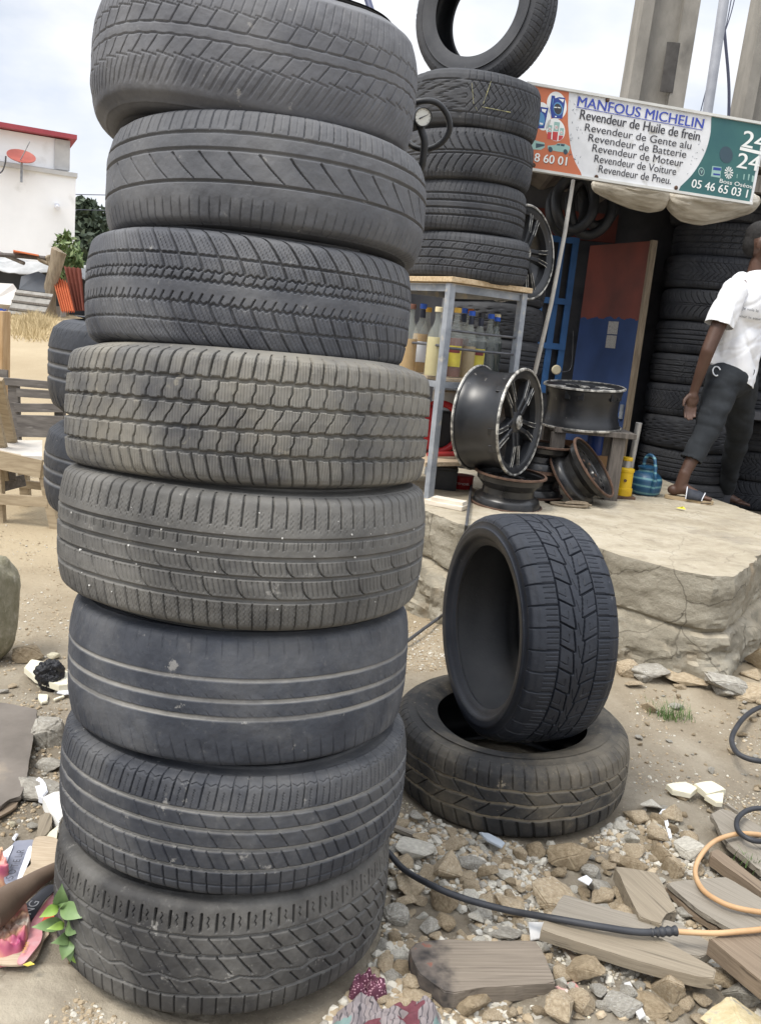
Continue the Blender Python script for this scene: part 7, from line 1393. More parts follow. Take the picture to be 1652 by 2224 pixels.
p = atz(-48, 1440, 0); o = MB().bm(bm).build('concrete_block', M('mossy_concrete', (0.20, 0.185, 0.12), (0.30, 0.275, 0.20), scale=5, rough=.95, bump=.006, bscale=14, c3=(.36, .33, .26), f3=.6, s3=6), smooth=True); tag(o, 'lumpy mossy concrete block cut off by the left edge of the picture', 'block'); s = 66 / px(-30, 1430); hh_ = .5 * 245 / px(-30, 1430); o.scale = (s, s, hh_); o.location = (p.x, p.y + .06, hh_ * .92)
# ------------------------------------------------------------------ two tyres behind the front stack, left, on a hidden drum
def bgz(y, x=112): return aty(x, y, 2.45).z
zt1, zm, zb1 = 1.272, 1.002, 0.728
nk = tyre_parts(0.352, 0.262, 0.225, pat_bald, 0.010, step=2.4, front=-120, arc=170, seed=91, round_=.012)
for i, (za, zb_, dx) in enumerate(((zt1, zm, .0), (zm, zb1, -.006))):
    make_tyre('clean blue-black ribbed tyre behind the front stack, %s of two' % ('upper', 'lower')[i], Vector((-.585 + dx, 2.47, (za + zb_) / 2)), nk, m_navy, rotm('Z', .4 * i), 'two blue-black tyres behind the front stack')
dr = thing('oil_drum', 'narrow rusty drum hidden beneath the blue-black tyres', 'drum', (-.48, 2.50, 0))
MB().lathe([(0, 0), (.20, 0), (.203, .01), (.20, .02), (.20, .24), (.207, .25), (.20, .26), (.20, .48), (.207, .49), (.20, .50), (.20, .715), (.205, .722), (.20, .728), (0, .722)], 48).build('drum_body', m_rust, dr, smooth=True)
# ------------------------------------------------------------------ rough wooden bench at left
KB = lambda x, y: (.2343 * x, 660 + .2343 * y)
B1 = M('bench_pale_wood', (0.27, 0.21, 0.135), (0.40, 0.325, 0.22), scale=4, rough=.85, stretch=(2, 14, 14), bump=.0012, bscale=16); B2 = M('bench_grey_wood', (0.095, 0.085, 0.078), (0.17, 0.155, 0.14), scale=4, rough=.9, stretch=(2, 14, 14), bump=.0012, bscale=16, c3=(.24, .22, .20), f3=.64, s3=5); B3 = M('bench_seat_board', (0.40, 0.37, 0.33), (0.55, 0.52, 0.47), scale=5, rough=.85)
pf = atz(128, 1150, 0.0); YB = pf.y; bn_ = thing('wooden_bench', 'rough wooden bench with a slatted back left of the front stack', 'bench', (pf.x, YB, gz(pf.x, YB)))
def bw(x, y, d=0.0): return aty(*KB(x, y), YB + d) - Vector((pf.x, YB, gz(pf.x, YB)))
def bbar(name, a, b, w_, t_, mat, d0=0, d1=None): MB().bar(bw(*a, d0), bw(*b, d0 if d1 is None else d1), w_, t_, (0, 1, 0), .002).build(name, mat, bn_)
S1 = YB / F_PX * .2343                                      # metres per traced pixel at the front of the bench
bbar('leg', (395, 1500), (520, 2100), .052, .045, B1); bbar('leg', (222, 1560), (258, 1960), .055, .05, B1, .42); bbar('leg', (-20, 1500), (8, 2070), .055, .05, B1, .02); bbar('leg', (-190, 1540), (-160, 1960), .055, .05, B1, .42)
bbar('front_rail', (-120, 1420), (390, 1530), .105, .028, B1, -.03); bbar('back_rail', (-60, 1640), (420, 1690), .05, .03, B1, .40); bbar('stretcher', (-80, 1805), (450, 1835), .060, .03, B1, -.02, -.01); bbar('brace', (-30, 1700), (225, 1635), .070, .025, B2, .12, .30)
for k, x in enumerate((-60, 0, 55, 115)): bbar('slat', (x - 10, 1515), (x + 12, 1640), .035, .02, B2 if k % 2 else B1, .12)
sq = [bw(-150, 1400, -.04), bw(392, 1412, -.04), bw(395, 1262, .40), bw(-20, 1262, .40)]
MB().add([tuple(q) for q in sq] + [tuple(q - Vector((0, 0, .025))) for q in sq], [(0, 1, 2, 3), (7, 6, 5, 4), (0, 4, 5, 1), (1, 5, 6, 2), (2, 6, 7, 3), (3, 7, 4, 0)]).build('seat', B3, bn_)
bbar('back_post', (130, 690), (150, 1290), .062, .04, B2, .44); bbar('back_post', (560, 700), (560, 1300), .06, .04, B2, .46)
for (a, b, w_) in (((20, 715), (600, 765), .046), ((160, 822), (600, 850), .050), ((140, 962), (600, 965), .052), ((165, 1130), (600, 1140), .135)): bbar('back_slat', a, b, w_, .022, B2, .415)
bbar('arm_brace', (-20, 690), (118, 1300), .060, .03, B1, .0, .34); bbar('arm_brace', (-60, 950), (40, 1380), .05, .03, B1, .0, .2)
a, b = aty(9, 676, 5.9), aty(16, 820, 5.9); p_ = Vector((a.x, 5.9, gz(a.x, 5.9))); tag(MB().box((-.06, 0, (a.z - p_.z) / 2), (.16, .12, a.z - p_.z), None, .004).build('timber_post', M('orange_timber', (0.40, 0.25, 0.12), (0.52, 0.36, 0.20), scale=4, rough=.8, stretch=(10, 10, 1.5)), None), 'square new timber post at the left edge behind the bench', 'post').location = p_
MB().box((.0, -.07, .62 * (a.z - p_.z)), (.12, .02, .09)).build('cross_strap', B2, bpy.data.objects['timber_post.002'] if 'timber_post.002' in bpy.data.objects else None)

# ------------------------------------------------------------------ the yard beyond: scrap heap, sapling, dry grass
KS = lambda x, y: (.1954 * x, 286.6 + .1954 * y)
YS = 14.0
def quad(name, poly, d, mat, label, cat, dd=None, th=.02, corr=0, group=None):
    P = [aty(*KS(x, y), YS + (d if dd is None else dd[i])) for i, (x, y) in enumerate(poly)]; c = P[0].copy(); n_ = (P[1] - P[0]).cross(P[-1] - P[0]).normalized()
    if n_.y > 0: n_ = -n_
    mb = MB(); q = [p - c for p in P]
    if corr:
        A, B, C_, D = q[:4]; vs_, fs_ = [], []; m_ = corr * 8
        for r_ in range(2):
            for i in range(m_ + 1):
                t = i / m_; p = (A.lerp(B, t) if r_ == 0 else D.lerp(C_, t)) + n_ * .028 * math.sin(2 * math.pi * t * corr); vs_.append(p)
        vs_ += [p - n_ * .006 for p in vs_[:]]; k = m_ + 1
        for i in range(m_): fs_ += [(i, i + 1, k + i + 1, k + i), (2 * k + i, 3 * k + i, 3 * k + i + 1, 2 * k + i + 1), (i, 2 * k + i, 2 * k + i + 1, i + 1), (k + i, k + i + 1, 3 * k + i + 1, 3 * k + i)]
        mb.add(vs_, fs_)
    else:
        k = len(q); mb.add(q + [p - n_ * th for p in q], [tuple(range(k)), tuple(range(2 * k - 1, k - 1, -1))] + [(i, k + i, k + (i + 1) % k, (i + 1) % k) for i in range(k)])
    o = mb.build(name, mat, smooth=50 if corr else False); o.location = c; return tag(o, label, cat, group)
gS = gz(-5.5, YS)
m_tarp2 = M('grey_plastic_sheet', (0.24, 0.24, 0.235), (0.46, 0.46, 0.45), scale=2.2, rough=.55, bump=.02, bscale=5); m_dark2 = M('dark_tarp_and_void', (0.055, 0.062, 0.075), (0.10, 0.108, 0.12), scale=1.5, rough=.8, bump=.01, bscale=4)
hut = thing('scrap_hut', 'low dark lean-to of poles under a wrinkled grey plastic sheet', 'hut', (aty(*KS(200, 1700), YS).x, YS + .5, gS))
zt_ = aty(*KS(200, 1420), YS + .5).z - gS
MB().box((-.6, .9, zt_ * .46), (3.4, .08, zt_ * .92)).box((1.05, .5, zt_ * .45), (.06, .8, zt_ * .9)).build('void_backing', m_dark2, hut)  # dark panels added to paint the shaded void under the sheet
vs_, fs_ = [], []
for i in range(41):
    for j in range(13):
        x = -2.4 + i * .088; t = j / 12; vs_.append((x, .25 + t * .9, zt_ + .12 * mnoise.noise(Vector((x * 1.6, t * 2, 1))) + .06 * mnoise.noise(Vector((x * 5, t * 5, 3))) - (.0 if t > .35 else (.35 - t) * (.55 + .7 * mnoise.noise(Vector((x * 1.3, 0, 7)))))))
for i in range(40):
    for j in range(12): fs_.append((i * 13 + j, i * 13 + j + 1, (i + 1) * 13 + j + 1, (i + 1) * 13 + j))
sh = MB().add(vs_, fs_).build('plastic_sheet', m_tarp2, hut, smooth=True); sm = sh.modifiers.new('thickness', 'SOLIDIFY'); sm.thickness = .012
MB().tube([aty(*KS(-40, 1362), YS) - hut.location, aty(*KS(250, 1380), YS) - hut.location, aty(*KS(510, 1405), YS) - hut.location], .035, 8).build('roof_pole', m_tim, hut, smooth=True)
MB().tube([aty(*KS(-40, 1330), YS + .2) - hut.location, aty(*KS(270, 1460), YS) - hut.location], .03, 8).build('roof_pole', m_oldw, hut, smooth=True)
gq_ = 'things leaning on the scrap heap'
quad('metal_sheet', [(150, 1325), (430, 1378), (445, 1402), (150, 1358)], -.1, M('orange_sheet', (0.62, 0.17, 0.06), (0.50, 0.14, 0.05), scale=3, rough=.7), 'bright orange strip lying on top of the scrap hut', 'metal sheet', [-.2, -.2, .4, .4], group=gq_)
quad('slatted_panel', [(190, 1752), (592, 1802), (478, 2062), (84, 2012)], 0, M('grey_board', (0.20, 0.19, 0.17), (0.30, 0.285, 0.255), scale=2, rough=.9, stretch=(5, 5, 1)), 'grey wooden panel with battens leaning on the scrap heap', 'panel', [-.35, -.35, -.75, -.75], group=gq_)
pn = bpy.data.objects['slatted_panel']; mb = MB()
for t in (.16, .48, .80):
    A = aty(*KS(190 + (84 - 190) * t, 1752 + 260 * t), YS - .37 - .40 * t) - pn.location; B = aty(*KS(592 + (478 - 592) * t, 1802 + 260 * t), YS - .37 - .40 * t) - pn.location; mb.bar(A, B, .045, .03)
mb.build('batten', m_oldw, pn)
def fl_mat(): return M('flowered_foam', (0.50, 0.47, 0.44), (0.64, 0.61, 0.57), scale=3, rough=.9, c3=(.62, .22, .22), f3=.58, s3=3.2)
quad('foam_mattress', [(-120, 1672), (150, 1688), (188, 1742), (125, 1925), (-120, 1900)], 0, fl_mat(), 'faded foam mattress with pink flowers propped against the scrap hut', 'mattress', [-.3, -.3, -.3, -.5, -.5], .12, group=gq_)
quad('tarp_sheet', [(238, 1605), (430, 1550), (522, 1600), (500, 1785), (214, 1748)], 0, m_dark2, 'dark blue-grey tarpaulin hung at the front of the scrap hut', 'tarpaulin', [.05, .05, .05, -.1, -.1], group=gq_)
quad('metal_sheet', [(575, 1590), (752, 1668), (832, 1995), (684, 2000)], 0, M('orange_corrugated', (0.52, 0.15, 0.065), (0.62, 0.20, 0.09), scale=2.5, rough=.7, c3=(.38, .15, .08), f3=.62, s3=4), 'orange corrugated sheet leaning on the old stump', 'metal sheet', [.1, .1, -.35, -.35], corr=6, group=gq_)
quad('metal_sheet', [(712, 1495), (906, 1515), (945, 1985), (835, 1988)], 0, M('rusty_sheet', (0.16, 0.045, 0.03), (0.23, 0.07, 0.045), scale=2.5, rough=.85), 'dark rust-red metal sheet standing beside the orange corrugated one', 'metal sheet', [.35, .35, .15, .15], corr=4, group=gq_)
quad('low_wall', [(520, 1935), (672, 1938), (674, 2075), (470, 2070)], 0, M('pale_render', (0.42, 0.38, 0.34), (0.52, 0.48, 0.43), scale=3, rough=.9), 'low pale cement wall end between the panel and the orange sheet', 'wall', [.3, .3, .3, .3], .25)
p = aty(*KS(110, 1680), YS + .3); br = tag(MB().lathe([(0, 0), (.17, 0), (.18, .03), (.18, .30), (.17, .33), (0, .33)], 24).build('barrel', M('bright_blue_plastic', (0.02, 0.08, 0.40), rough=.5), smooth=True), 'blue plastic barrel in the dark of the scrap hut', 'barrel'); br.location = (p.x, p.y, p.z - .55)
stp = thing('tree_stump', 'knobbly broken tree stump with bare forked branches beside the scrap hut', 'stump', aty(*KS(570, 1800), YS)); sb = stp.location.copy(); m_bark = M('bark', (0.19, 0.15, 0.105), (0.32, 0.265, 0.19), scale=4, rough=.95, stretch=(6, 6, 1.2), bump=.02, bscale=8)
def st(x, y, d=0): return aty(*KS(x, y), YS + d) - sb
MB().tube(spline([Vector((0, 0, -.6)), st(555, 1780), st(575, 1660), st(620, 1500), st(655, 1340), st(668, 1310)], 5), list(np.interp(np.linspace(0, 1, 26), [0, .3, .6, .85, 1], [.10, .09, .10, .12, .05])), 12).build('trunk', m_bark, stp, smooth=True)
MB().tube(spline([st(590, 1480), st(560, 1460), st(545, 1400), st(532, 1372)], 4), [.05, .05, .05, .05, .045, .045, .045, .05, .055, .055, .05, .045, .03], 10).tube(spline([st(570, 1470), st(510, 1450), st(450, 1420), st(430, 1390)], 4), .035, 8).build('branch', m_bark, stp, smooth=True)
def leaves(name, blobs, n_, size, mats, parent, seed, droop=.5, aspect=2.6):
    r = np.random.RandomState(seed); V, Fc, MI = [], [], []; k = 0; wts = np.array([b[3] ** 2 for b in blobs]); wts = wts / wts.sum()
    for _ in range(n_):
        c = blobs[r.choice(len(blobs), p=wts)]; d = r.normal(size=3); d /= np.linalg.norm(d); q = np.array(c[:3]) + d * c[3] * r.uniform(.35, 1.05) ** .5 * np.array([1, 1, .85]); s = size * r.uniform(.6, 1.3)
        a = r.normal(size=3); a[2] -= droop; a /= np.linalg.norm(a); b = np.cross(a, r.normal(size=3)); b /= np.linalg.norm(b)
        V += [q - a * s * aspect * .5, q + b * s * .5, q + a * s * aspect * .5, q - b * s * .5]; Fc.append((k, k + 1, k + 2, k + 3)); k += 4; MI.append(r.randint(len(mats)))
    me = bpy.data.meshes.new(name); me.from_pydata([tuple(v) for v in V], [], Fc); o = link(name, me, mats, parent); me.polygons.foreach_set('material_index', np.array(MI, np.int32)); me.update(); return o
LG = [M('leaf_a', (0.065, 0.115, 0.035), (0.10, 0.155, 0.05), scale=3, rough=.6), M('leaf_b', (0.10, 0.16, 0.05), (0.15, 0.21, 0.075), scale=3, rough=.6), M('leaf_c', (0.16, 0.21, 0.085), (0.20, 0.25, 0.11), scale=3, rough=.6)]
LD = [M('dark_leaf_a', (0.022, 0.036, 0.022), (0.035, 0.052, 0.030), scale=2, rough=.7), M('dark_leaf_b', (0.036, 0.054, 0.032), (0.052, 0.072, 0.042), scale=2, rough=.7), M('dark_leaf_c', (0.06, 0.082, 0.048), (0.075, 0.098, 0.06), scale=2, rough=.7)]
sp0 = aty(*KS(740, 1990), YS + .8); sap = thing('sapling', 'leafy green sapling growing behind the orange corrugated sheet', 'tree', (sp0.x, sp0.y, gz(sp0.x, min(sp0.y, 14.2)))); so0 = sap.location.copy()
def ss(x, y, d=0): return aty(*KS(x, y), YS + .8 + d) - so0
MB().tube(spline([Vector((0, 0, -.1)), ss(735, 1700), ss(745, 1450), ss(750, 1250)], 5), list(np.linspace(.05, .015, 16)), 8).build('trunk', m_bark, sap, smooth=True)
leaves('crown', [(*ss(x, y, d), rr_) for x, y, d, rr_ in ((690, 1200, 0, .09), (760, 1180, .1, .11), (660, 1270, 0, .10), (730, 1300, -.1, .16), (800, 1280, .1, .14), (840, 1360, 0, .11), (700, 1400, .1, .16), (780, 1400, -.1, .17), (850, 1450, 0, .10), (720, 1500, 0, .17), (800, 1500, .1, .12), (690, 1570, 0, .13), (880, 1470, 0, .07), (755, 1150, 0, .06))], 620, .050, LG, sap, 5, .8, 3.0)
# dry grass in front of the heap: nobody could count it
r_ = random.Random(9); vs_, fs_ = [], []
for _ in range(4200):
    x, y = KS(r_.gauss(330, 150), r_.gauss(2160, 70)); 
    if y > 744 or y < 680: continue
    Yg_ = 1.951 / (.125 + (y - 654 + .0945 * (100 - x) * .0) / 1911.0); p = aty(x, y, Yg_); zg = gz(p.x, Yg_); h = r_.uniform(.04, .15) * (1.3 - abs(x - 75) / 75); a = r_.uniform(0, 6.28); 
    if h < .03: continue
    l_ = h * r_.uniform(.2, .8); dx, dy = math.cos(a) * l_, math.sin(a) * l_; o = len(vs_); vs_ += [(p.x - .006, Yg_, zg), (p.x + .006, Yg_, zg), (p.x + dx, Yg_ + dy, zg + h)]; fs_.append((o, o + 1, o + 2))
tag(MB().add(vs_, fs_).build('dry_grass', M('straw_grass', (0.42, 0.33, 0.18), (0.58, 0.47, 0.28), scale=5, rough=.85)), 'patch of dry yellow grass before the scrap heap', 'grass', kind='stuff')
# white building
m_wh = M('white_wash', (0.78, 0.79, 0.80), (0.86, 0.87, 0.88), scale=.8, rough=.9, c3=(.62, .62, .61), f3=.60, s3=1.3); m_rr = M('red_roof_edge', (0.30, 0.045, 0.06), (0.36, 0.06, 0.075), scale=2, rough=.6); m_led = M('grey_ledge', (0.40, 0.40, 0.40), (0.50, 0.50, 0.49), scale=3, rough=.9)
YBd = 22.0; an = rad(26); e1 = Vector((math.cos(an), math.sin(an), 0)); e2 = Vector((-math.sin(an), math.cos(an), 0)); cR = aty(165.5, 384, YBd); zl_ = cR.z; zt2 = aty(162, 309, YBd).z; g0 = 1.0
bd = thing('white_building', 'plain white two-level building with a dark red roof edge behind the scrap heap', 'building', (cR.x, YBd, g0)); bd.rotation_euler = (0, 0, an)
MB().box((-7, 4, (zl_ - g0) / 2), (14, 8, zl_ - g0)).build('wall', m_wh, bd)
MB().box((-7.02, 4, zl_ - g0 + .03), (14.1, 8.1, .10)).build('ledge', m_led, bd)
MB().box((-7.10, 4.1, (zl_ + zt2) / 2 - g0 + .08), (13.9, 7.8, zt2 - zl_ - .08)).build('upper_wall', m_wh, bd)
MB().box((-7.05, 4.05, zt2 - g0 + .11), (14.1, 8.2, .10)).build('roof', m_rr, bd)
MB().box((-.30, .17, (zl_ + zt2) / 2 - g0 + .08), (.34, .05, zt2 - zl_ - .1)).build('corner_pilaster', m_led, bd)
MB().tube([(-.42, -.10, zl_ - g0 - .75), (-.42, -.28, zl_ - g0 - .80)], .05, 10).box((-.42, -.03, zl_ - g0 - .72), (.10, .10, .10)).build('security_camera', m_wpr, bd, smooth=True)
MB().box((-6.6, .15, zl_ - g0 + .98), (2.2, .12, .10)).build('wall_beam', M('ochre_beam', (0.42, 0.33, 0.20), rough=.9), bd)
p = aty(*KS(237, 300), YBd - .9); ds_ = thing('satellite_dish', 'rusty red satellite dish standing on the ledge of the white building', 'satellite dish', (p.x, p.y, p.z)); m_dish = M('red_dish', (0.26, 0.06, 0.045), (0.34, 0.085, 0.06), scale=3, rough=.6)
MB().lathe([(0, 0), (.12, .008), (.22, .030), (.28, .050), (.31, .062), (.31, .076), (.28, .066), (.22, .046), (.12, .025), (0, .017)], 40, (0, 0, 0), frame((.30, -.55, .95), (1, 0, 0))).build('reflector', m_dish, ds_, smooth=True)
MB().tube([(0, .05, 0), (-.01, .05, -.50)], .03, 8).tube([(.0, -.1, -.1), (.30, -.25, .35)], .012, 6).build('mount', m_steel, ds_, smooth=True)
p = aty(2, 350, YBd - .9); d2 = thing('satellite_dish', 'thin dark antenna bracket on the ledge at the left edge of the picture', 'antenna', p); MB().tube(spline([(.12, 0, .12), (.10, 0, -.05), (0, 0, -.25), (-.3, 0, -.35)], 5), .018, 6).build('bracket', m_rod, d2, smooth=True); d2.name = 'antenna_bracket'
# trees beyond the building, and a far line of them
def tree(x, yb, Y, blobs, n_, lab, size, seed, mats=LD):
    p = aty(x, yb, Y); o = thing('broadleaf_tree', lab, 'tree', (p.x, Y, gz(p.x, 14.2)), None, 'dark trees behind the building'); oo = o.location.copy(); BL = [(*(aty(bx_, by_, Y + bd_) - oo), br_) for bx_, by_, bd_, br_ in blobs]; top = max(q[2] for q in BL)
    MB().tube([(0, 0, -.3), (.1, 0, top * .35), (.05, .1, top * .7)], [.30, .22, .12], 8).tube([(.1, 0, top * .35), (1.2, .2, top * .65)], [.15, .06], 6).tube([(.1, 0, top * .3), (-1.1, -.2, top * .6)], [.15, .06], 6).build('trunk', m_bark, o, smooth=True)
    leaves('crown', BL, n_, size, mats, o, seed, .4, 2.0)
tree(185, 640, 33, ((176, 470, 0, .75), (186, 455, 0, .5), (196, 490, 0, .7), (170, 520, 1, 1.2), (195, 540, 0, 1.2), (185, 590, 0, 1.6), (160, 600, 0, 1.5), (215, 600, 0, 1.2)), 5200, 'dark dense tree showing right beside the white building', .16, 3)
tree(225, 640, 36, ((225, 475, 0, .55), (213, 492, 0, .6), (236, 490, 0, .6), (222, 520, 0, 1.0), (240, 560, 0, 1.6), (215, 580, 0, 1.5), (262, 540, 0, 1.2), (290, 570, 0, 1.5)), 4600, 'lighter tree beyond the dark one, half hidden by the front stack', .17, 4)
rr = random.Random(5); BL = []
for k in range(120): a = rad(rr.uniform(20, 160)); d = rr.uniform(90, 150); BL.append((d * math.cos(a), d * math.sin(a), 1.6 + rr.uniform(-.5, 1.4), rr.uniform(2.0, 3.6)))
tag(leaves('far_trees', BL, 9000, 1.0, LD, None, 8, .2, 1.4), 'far low line of trees beyond the yard', 'woods', kind='stuff')
tag(MB().tube([aty(150, 422, 26), aty(700, 432, 26)], .012, 5).build('wire', m_wire), 'thin overhead wire right of the white building', 'wire', 'wires over the yard'); tag(MB().tube([aty(150, 455, 30), aty(700, 468, 30)], .010, 5).build('wire', m_wire), 'lower overhead wire crossing before the dark trees', 'wire', 'wires over the yard')
# ------------------------------------------------------------------ the man
YM = 5.42
def mp_(x, y, d=0.0): return aty(x, y, YM + d)
PXM = YM / F_PX
def blob(name, prims, voxel, mat, parent, smooth=6, noise_=None, off=Vector(), cuts=()):
    mb = MB()
    for q in prims:
        if q[0] == 'c':
            a, b, ra, rb = q[1:]; d = (b - a); ln = d.length; z = d.normalized(); R_ = frame(z, z.orthogonal()); pr = []
            for k in range(7): t = -math.pi / 2 + k / 6 * math.pi / 2; pr.append((max(1e-4, ra * math.cos(t)), ra * math.sin(t)))
            for k in range(7): t = k / 6 * math.pi / 2; pr.append((max(1e-4, rb * math.cos(t)), ln + rb * math.sin(t)))
            mb.lathe(pr, 18, a, R_)
        else:
            c, r3, R_ = q[1:]; bm = bmesh.new(); bmesh.ops.create_icosphere(bm, subdivisions=3, radius=1)
            for v in bm.verts: v.co = Vector((v.co.x * r3[0], v.co.y * r3[1], v.co.z * r3[2]))
            mb.bm(bm, c, R_)
    o = mb.build(name, None); bm = bmesh.new(); bm.from_mesh(o.data); bmesh.ops.remove_doubles(bm, verts=bm.verts[:], dist=2e-4); bmesh.ops.holes_fill(bm, edges=bm.edges[:]); bmesh.ops.recalc_face_normals(bm, faces=bm.faces[:]); bm.to_mesh(o.data); bm.free()
    m = o.modifiers.new('r', 'REMESH'); m.mode = 'VOXEL'; m.voxel_size = voxel; s = o.modifiers.new('s', 'SMOOTH'); s.factor = .5; s.iterations = smooth
    dg = bpy.context.evaluated_depsgraph_get(); dg.update(); me = bpy.data.meshes.new_from_object(o.evaluated_get(dg)); od = o.data; bpy.data.objects.remove(o); bpy.data.meshes.remove(od)
    if noise_:
        me.update(); nn = [v.normal.copy() for v in me.vertices]
        for v, n_ in zip(me.vertices, nn): v.co += n_ * noise_(v.co)
    if cuts:
        bm = bmesh.new(); bm.from_mesh(me)
        for c_, n_ in cuts: bmesh.ops.bisect_plane(bm, geom=bm.verts[:] + bm.edges[:] + bm.faces[:], plane_co=c_, plane_no=n_, clear_outer=True)
        bm.to_mesh(me); bm.free()
    me.transform(Matrix.Translation(-off)); me.shade_smooth(); me.name = name; return link(name, me, mat, parent)
m_skin = M('dark_skin', (0.070, 0.036, 0.024), (0.098, 0.052, 0.036), scale=7, rough=.5, bump=.0004, bscale=160); m_tee = M('white_cotton', (0.74, 0.75, 0.78), (0.80, 0.81, 0.83), scale=12, rough=.9, bump=.0006, bscale=200); m_trs = M('charcoal_jersey', (0.014, 0.017, 0.021), (0.025, 0.029, 0.034), scale=9, rough=.9, bump=.0008, bscale=160); m_hair = M('black_hair', (0.010, 0.009, 0.009), (0.022, 0.020, 0.019), scale=60, rough=.8, bump=.002, bscale=300)
foot = atz(1482, 1080, PZ0 + .02); dF = foot.y - YM
hip, knee, ank = mp_(1570, 822, -.03), mp_(1541, 922, -.10), mp_(1486, 1028, dF + .02)
hip2, knee2, ank2 = mp_(1607, 826, .12), mp_(1604, 940, .38), mp_(1574, 1066, .80)
sh1, el1, wr1 = mp_(1590, 632, -.10), mp_(1536, 762, -.16), mp_(1506, 850, -.10)
sh2, el2, wr2 = mp_(1690, 640, .16), mp_(1704, 752, .24), mp_(1672, 806, .30)
nk0, nk1, hd = mp_(1636, 622, .03), mp_(1647, 572, .02), mp_(1657, 532, .0)
fd = Vector((.86, -.50, 0)).normalized(); sd_ = Vector((0, 0, 1)).cross(fd); HR = Matrix((fd, sd_, Vector((0, 0, 1)))).transposed() @ rotm('Y', rad(6))
man = thing('person', 'man in white t-shirt and charcoal trousers stepping off the platform at the right edge', 'person', (foot.x, foot.y, PZ0)); off = man.location.copy()
pel, chest, belly = mp_(1590, 815, .04), mp_(1632, 662, .03), mp_(1602, 748, .04)
def hp(a, b, c): return hd + HR @ Vector((a, b, c))
prims = [('c', sh1, el1, .050, .040), ('c', el1, wr1, .040, .026), ('c', sh2, el2, .050, .040), ('c', el2, wr2, .040, .026), ('c', nk0, nk1, .060, .054), ('e', chest, (.10, .14, .17), HR), ('e', belly, (.085, .115, .14), HR), ('e', pel, (.12, .165, .12), HR), ('c', sh1, mp_(1625, 616, .0), .050, .055), ('c', sh2, mp_(1648, 615, .06), .055, .06),
  ('c', hip, knee, .080, .058), ('c', knee, ank, .056, .034), ('c', hip2, knee2, .080, .056), ('c', knee2, ank2, .054, .034),
  ('e', hp(-.012, 0, .025), (.098, .076, .098), HR), ('e', hp(.030, 0, -.045), (.068, .060, .062), HR), ('e', hp(.060, 0, -.085), (.032, .030, .024), HR),
  ('c', hp(.088, 0, .005), hp(.106, 0, -.030), .010, .013), ('e', hp(.094, 0, -.062), (.012, .026, .009), HR), ('e', hp(.078, .031, .012), (.018, .020, .012), HR), ('e', hp(.078, -.031, .012), (.018, .020, .012), HR)]
for s in (-1, 1): prims += [('e', hp(-.008, s * .080, -.005), (.021, .009, .033), HR), ('e', hp(-.004, s * .075, -.022), (.014, .010, .014), HR)]
# feet: heel, instep and five toes each
def foot_prims(a, yaw, z0):
    f = Vector((math.cos(yaw), math.sin(yaw), 0)); s = Vector((-f.y, f.x, 0)); b = Vector((a.x, a.y, z0)); P = [('c', a, b + f * -.015 + Vector((0, 0, .045)), .036, .036), ('e', b + f * -.045 + Vector((0, 0, .032)), (.040, .032, .032), Matrix((f, s, Vector((0, 0, 1)))).transposed()), ('c', b + f * .0 + Vector((0, 0, .050)), b + f * .105 + Vector((0, 0, .022)), .036, .020), ('e', b + f * .105 + Vector((0, 0, .018)), (.040, .044, .017), Matrix((f, s, Vector((0, 0, 1)))).transposed())]
    for k, (dy, ln, r) in enumerate(((-.033, .036, .0125), (-.015, .040, .0095), (.001, .036, .0088), (.016, .030, .0082), (.030, .022, .0078))): P.append(('c', b + f * .130 + s * dy + Vector((0, 0, .016)), b + f * (.130 + ln) + s * dy * 1.1 + Vector((0, 0, .011)), r, r * .9))
    return P, f, s, b
fy = math.atan2(-.38, 1.0); fp, ff, fs2, fb = foot_prims(ank, fy, PZ0 + .022); prims += fp
fp2, ff2, fs3, fb2 = foot_prims(ank2, -.3, ank2.z - .085); prims += fp2
# hand: palm, four curled fingers and a thumb from the side of the palm
hdir = (mp_(1496, 898, -.10) - wr1).normalized(); hs = hdir.cross(Vector((0, 1, 0))).normalized(); hn = hdir.cross(hs); plm = wr1 + hdir * .050
prims += [('c', wr1, wr1 + hdir * .03, .025, .028), ('e', plm, (.050, .022, .040), Matrix((hdir, hn, hs)).transposed())]
for k, (o_, l1, l2, r) in enumerate(((-.030, .040, .036, .0095), (-.010, .046, .040, .0098), (.010, .044, .038, .0095), (.029, .034, .030, .0085))):
    a = plm + hdir * .042 + hs * o_; b = a + (hdir + hn * .22).normalized() * l1; c = b + (hdir * .8 + hn * .65).normalized() * l2; prims += [('c', a, b, r, r * .95), ('c', b, c, r * .95, r * .75)]
ta = plm - hdir * .020 - hs * .030 + hn * .008; tb = ta + (hdir * .7 - hs * .55 + hn * .35).normalized() * .040; tc_ = tb + (hdir * .9 - hs * .1 + hn * .35).normalized() * .032; prims += [('c', ta, tb, .0125, .0110), ('c', tb, tc_, .0110, .0085)]
blob('body', prims, .0055, m_skin, man, 4, None, off)
blob('hair', [('e', hp(-.030, 0, .050), (.090, .078, .085), HR), ('e', hp(-.060, 0, .0), (.058, .072, .075), HR), ('e', hp(.015, 0, .085), (.070, .062, .042), HR)], .006, m_hair, man, 3, lambda p: .002 * mnoise.noise(p * 140), off)
for s in (-1, 1): MB().lathe([(0, .006), (.006, .005), (.010, .0), (.006, -.005), (0, -.006)], 12, hp(.094, s * .031, .013) - off, frame(HR @ Vector((1, 0, 0)))).build('eye', M('eye_white', (0.6, 0.58, 0.55), rough=.2), man, smooth=True)
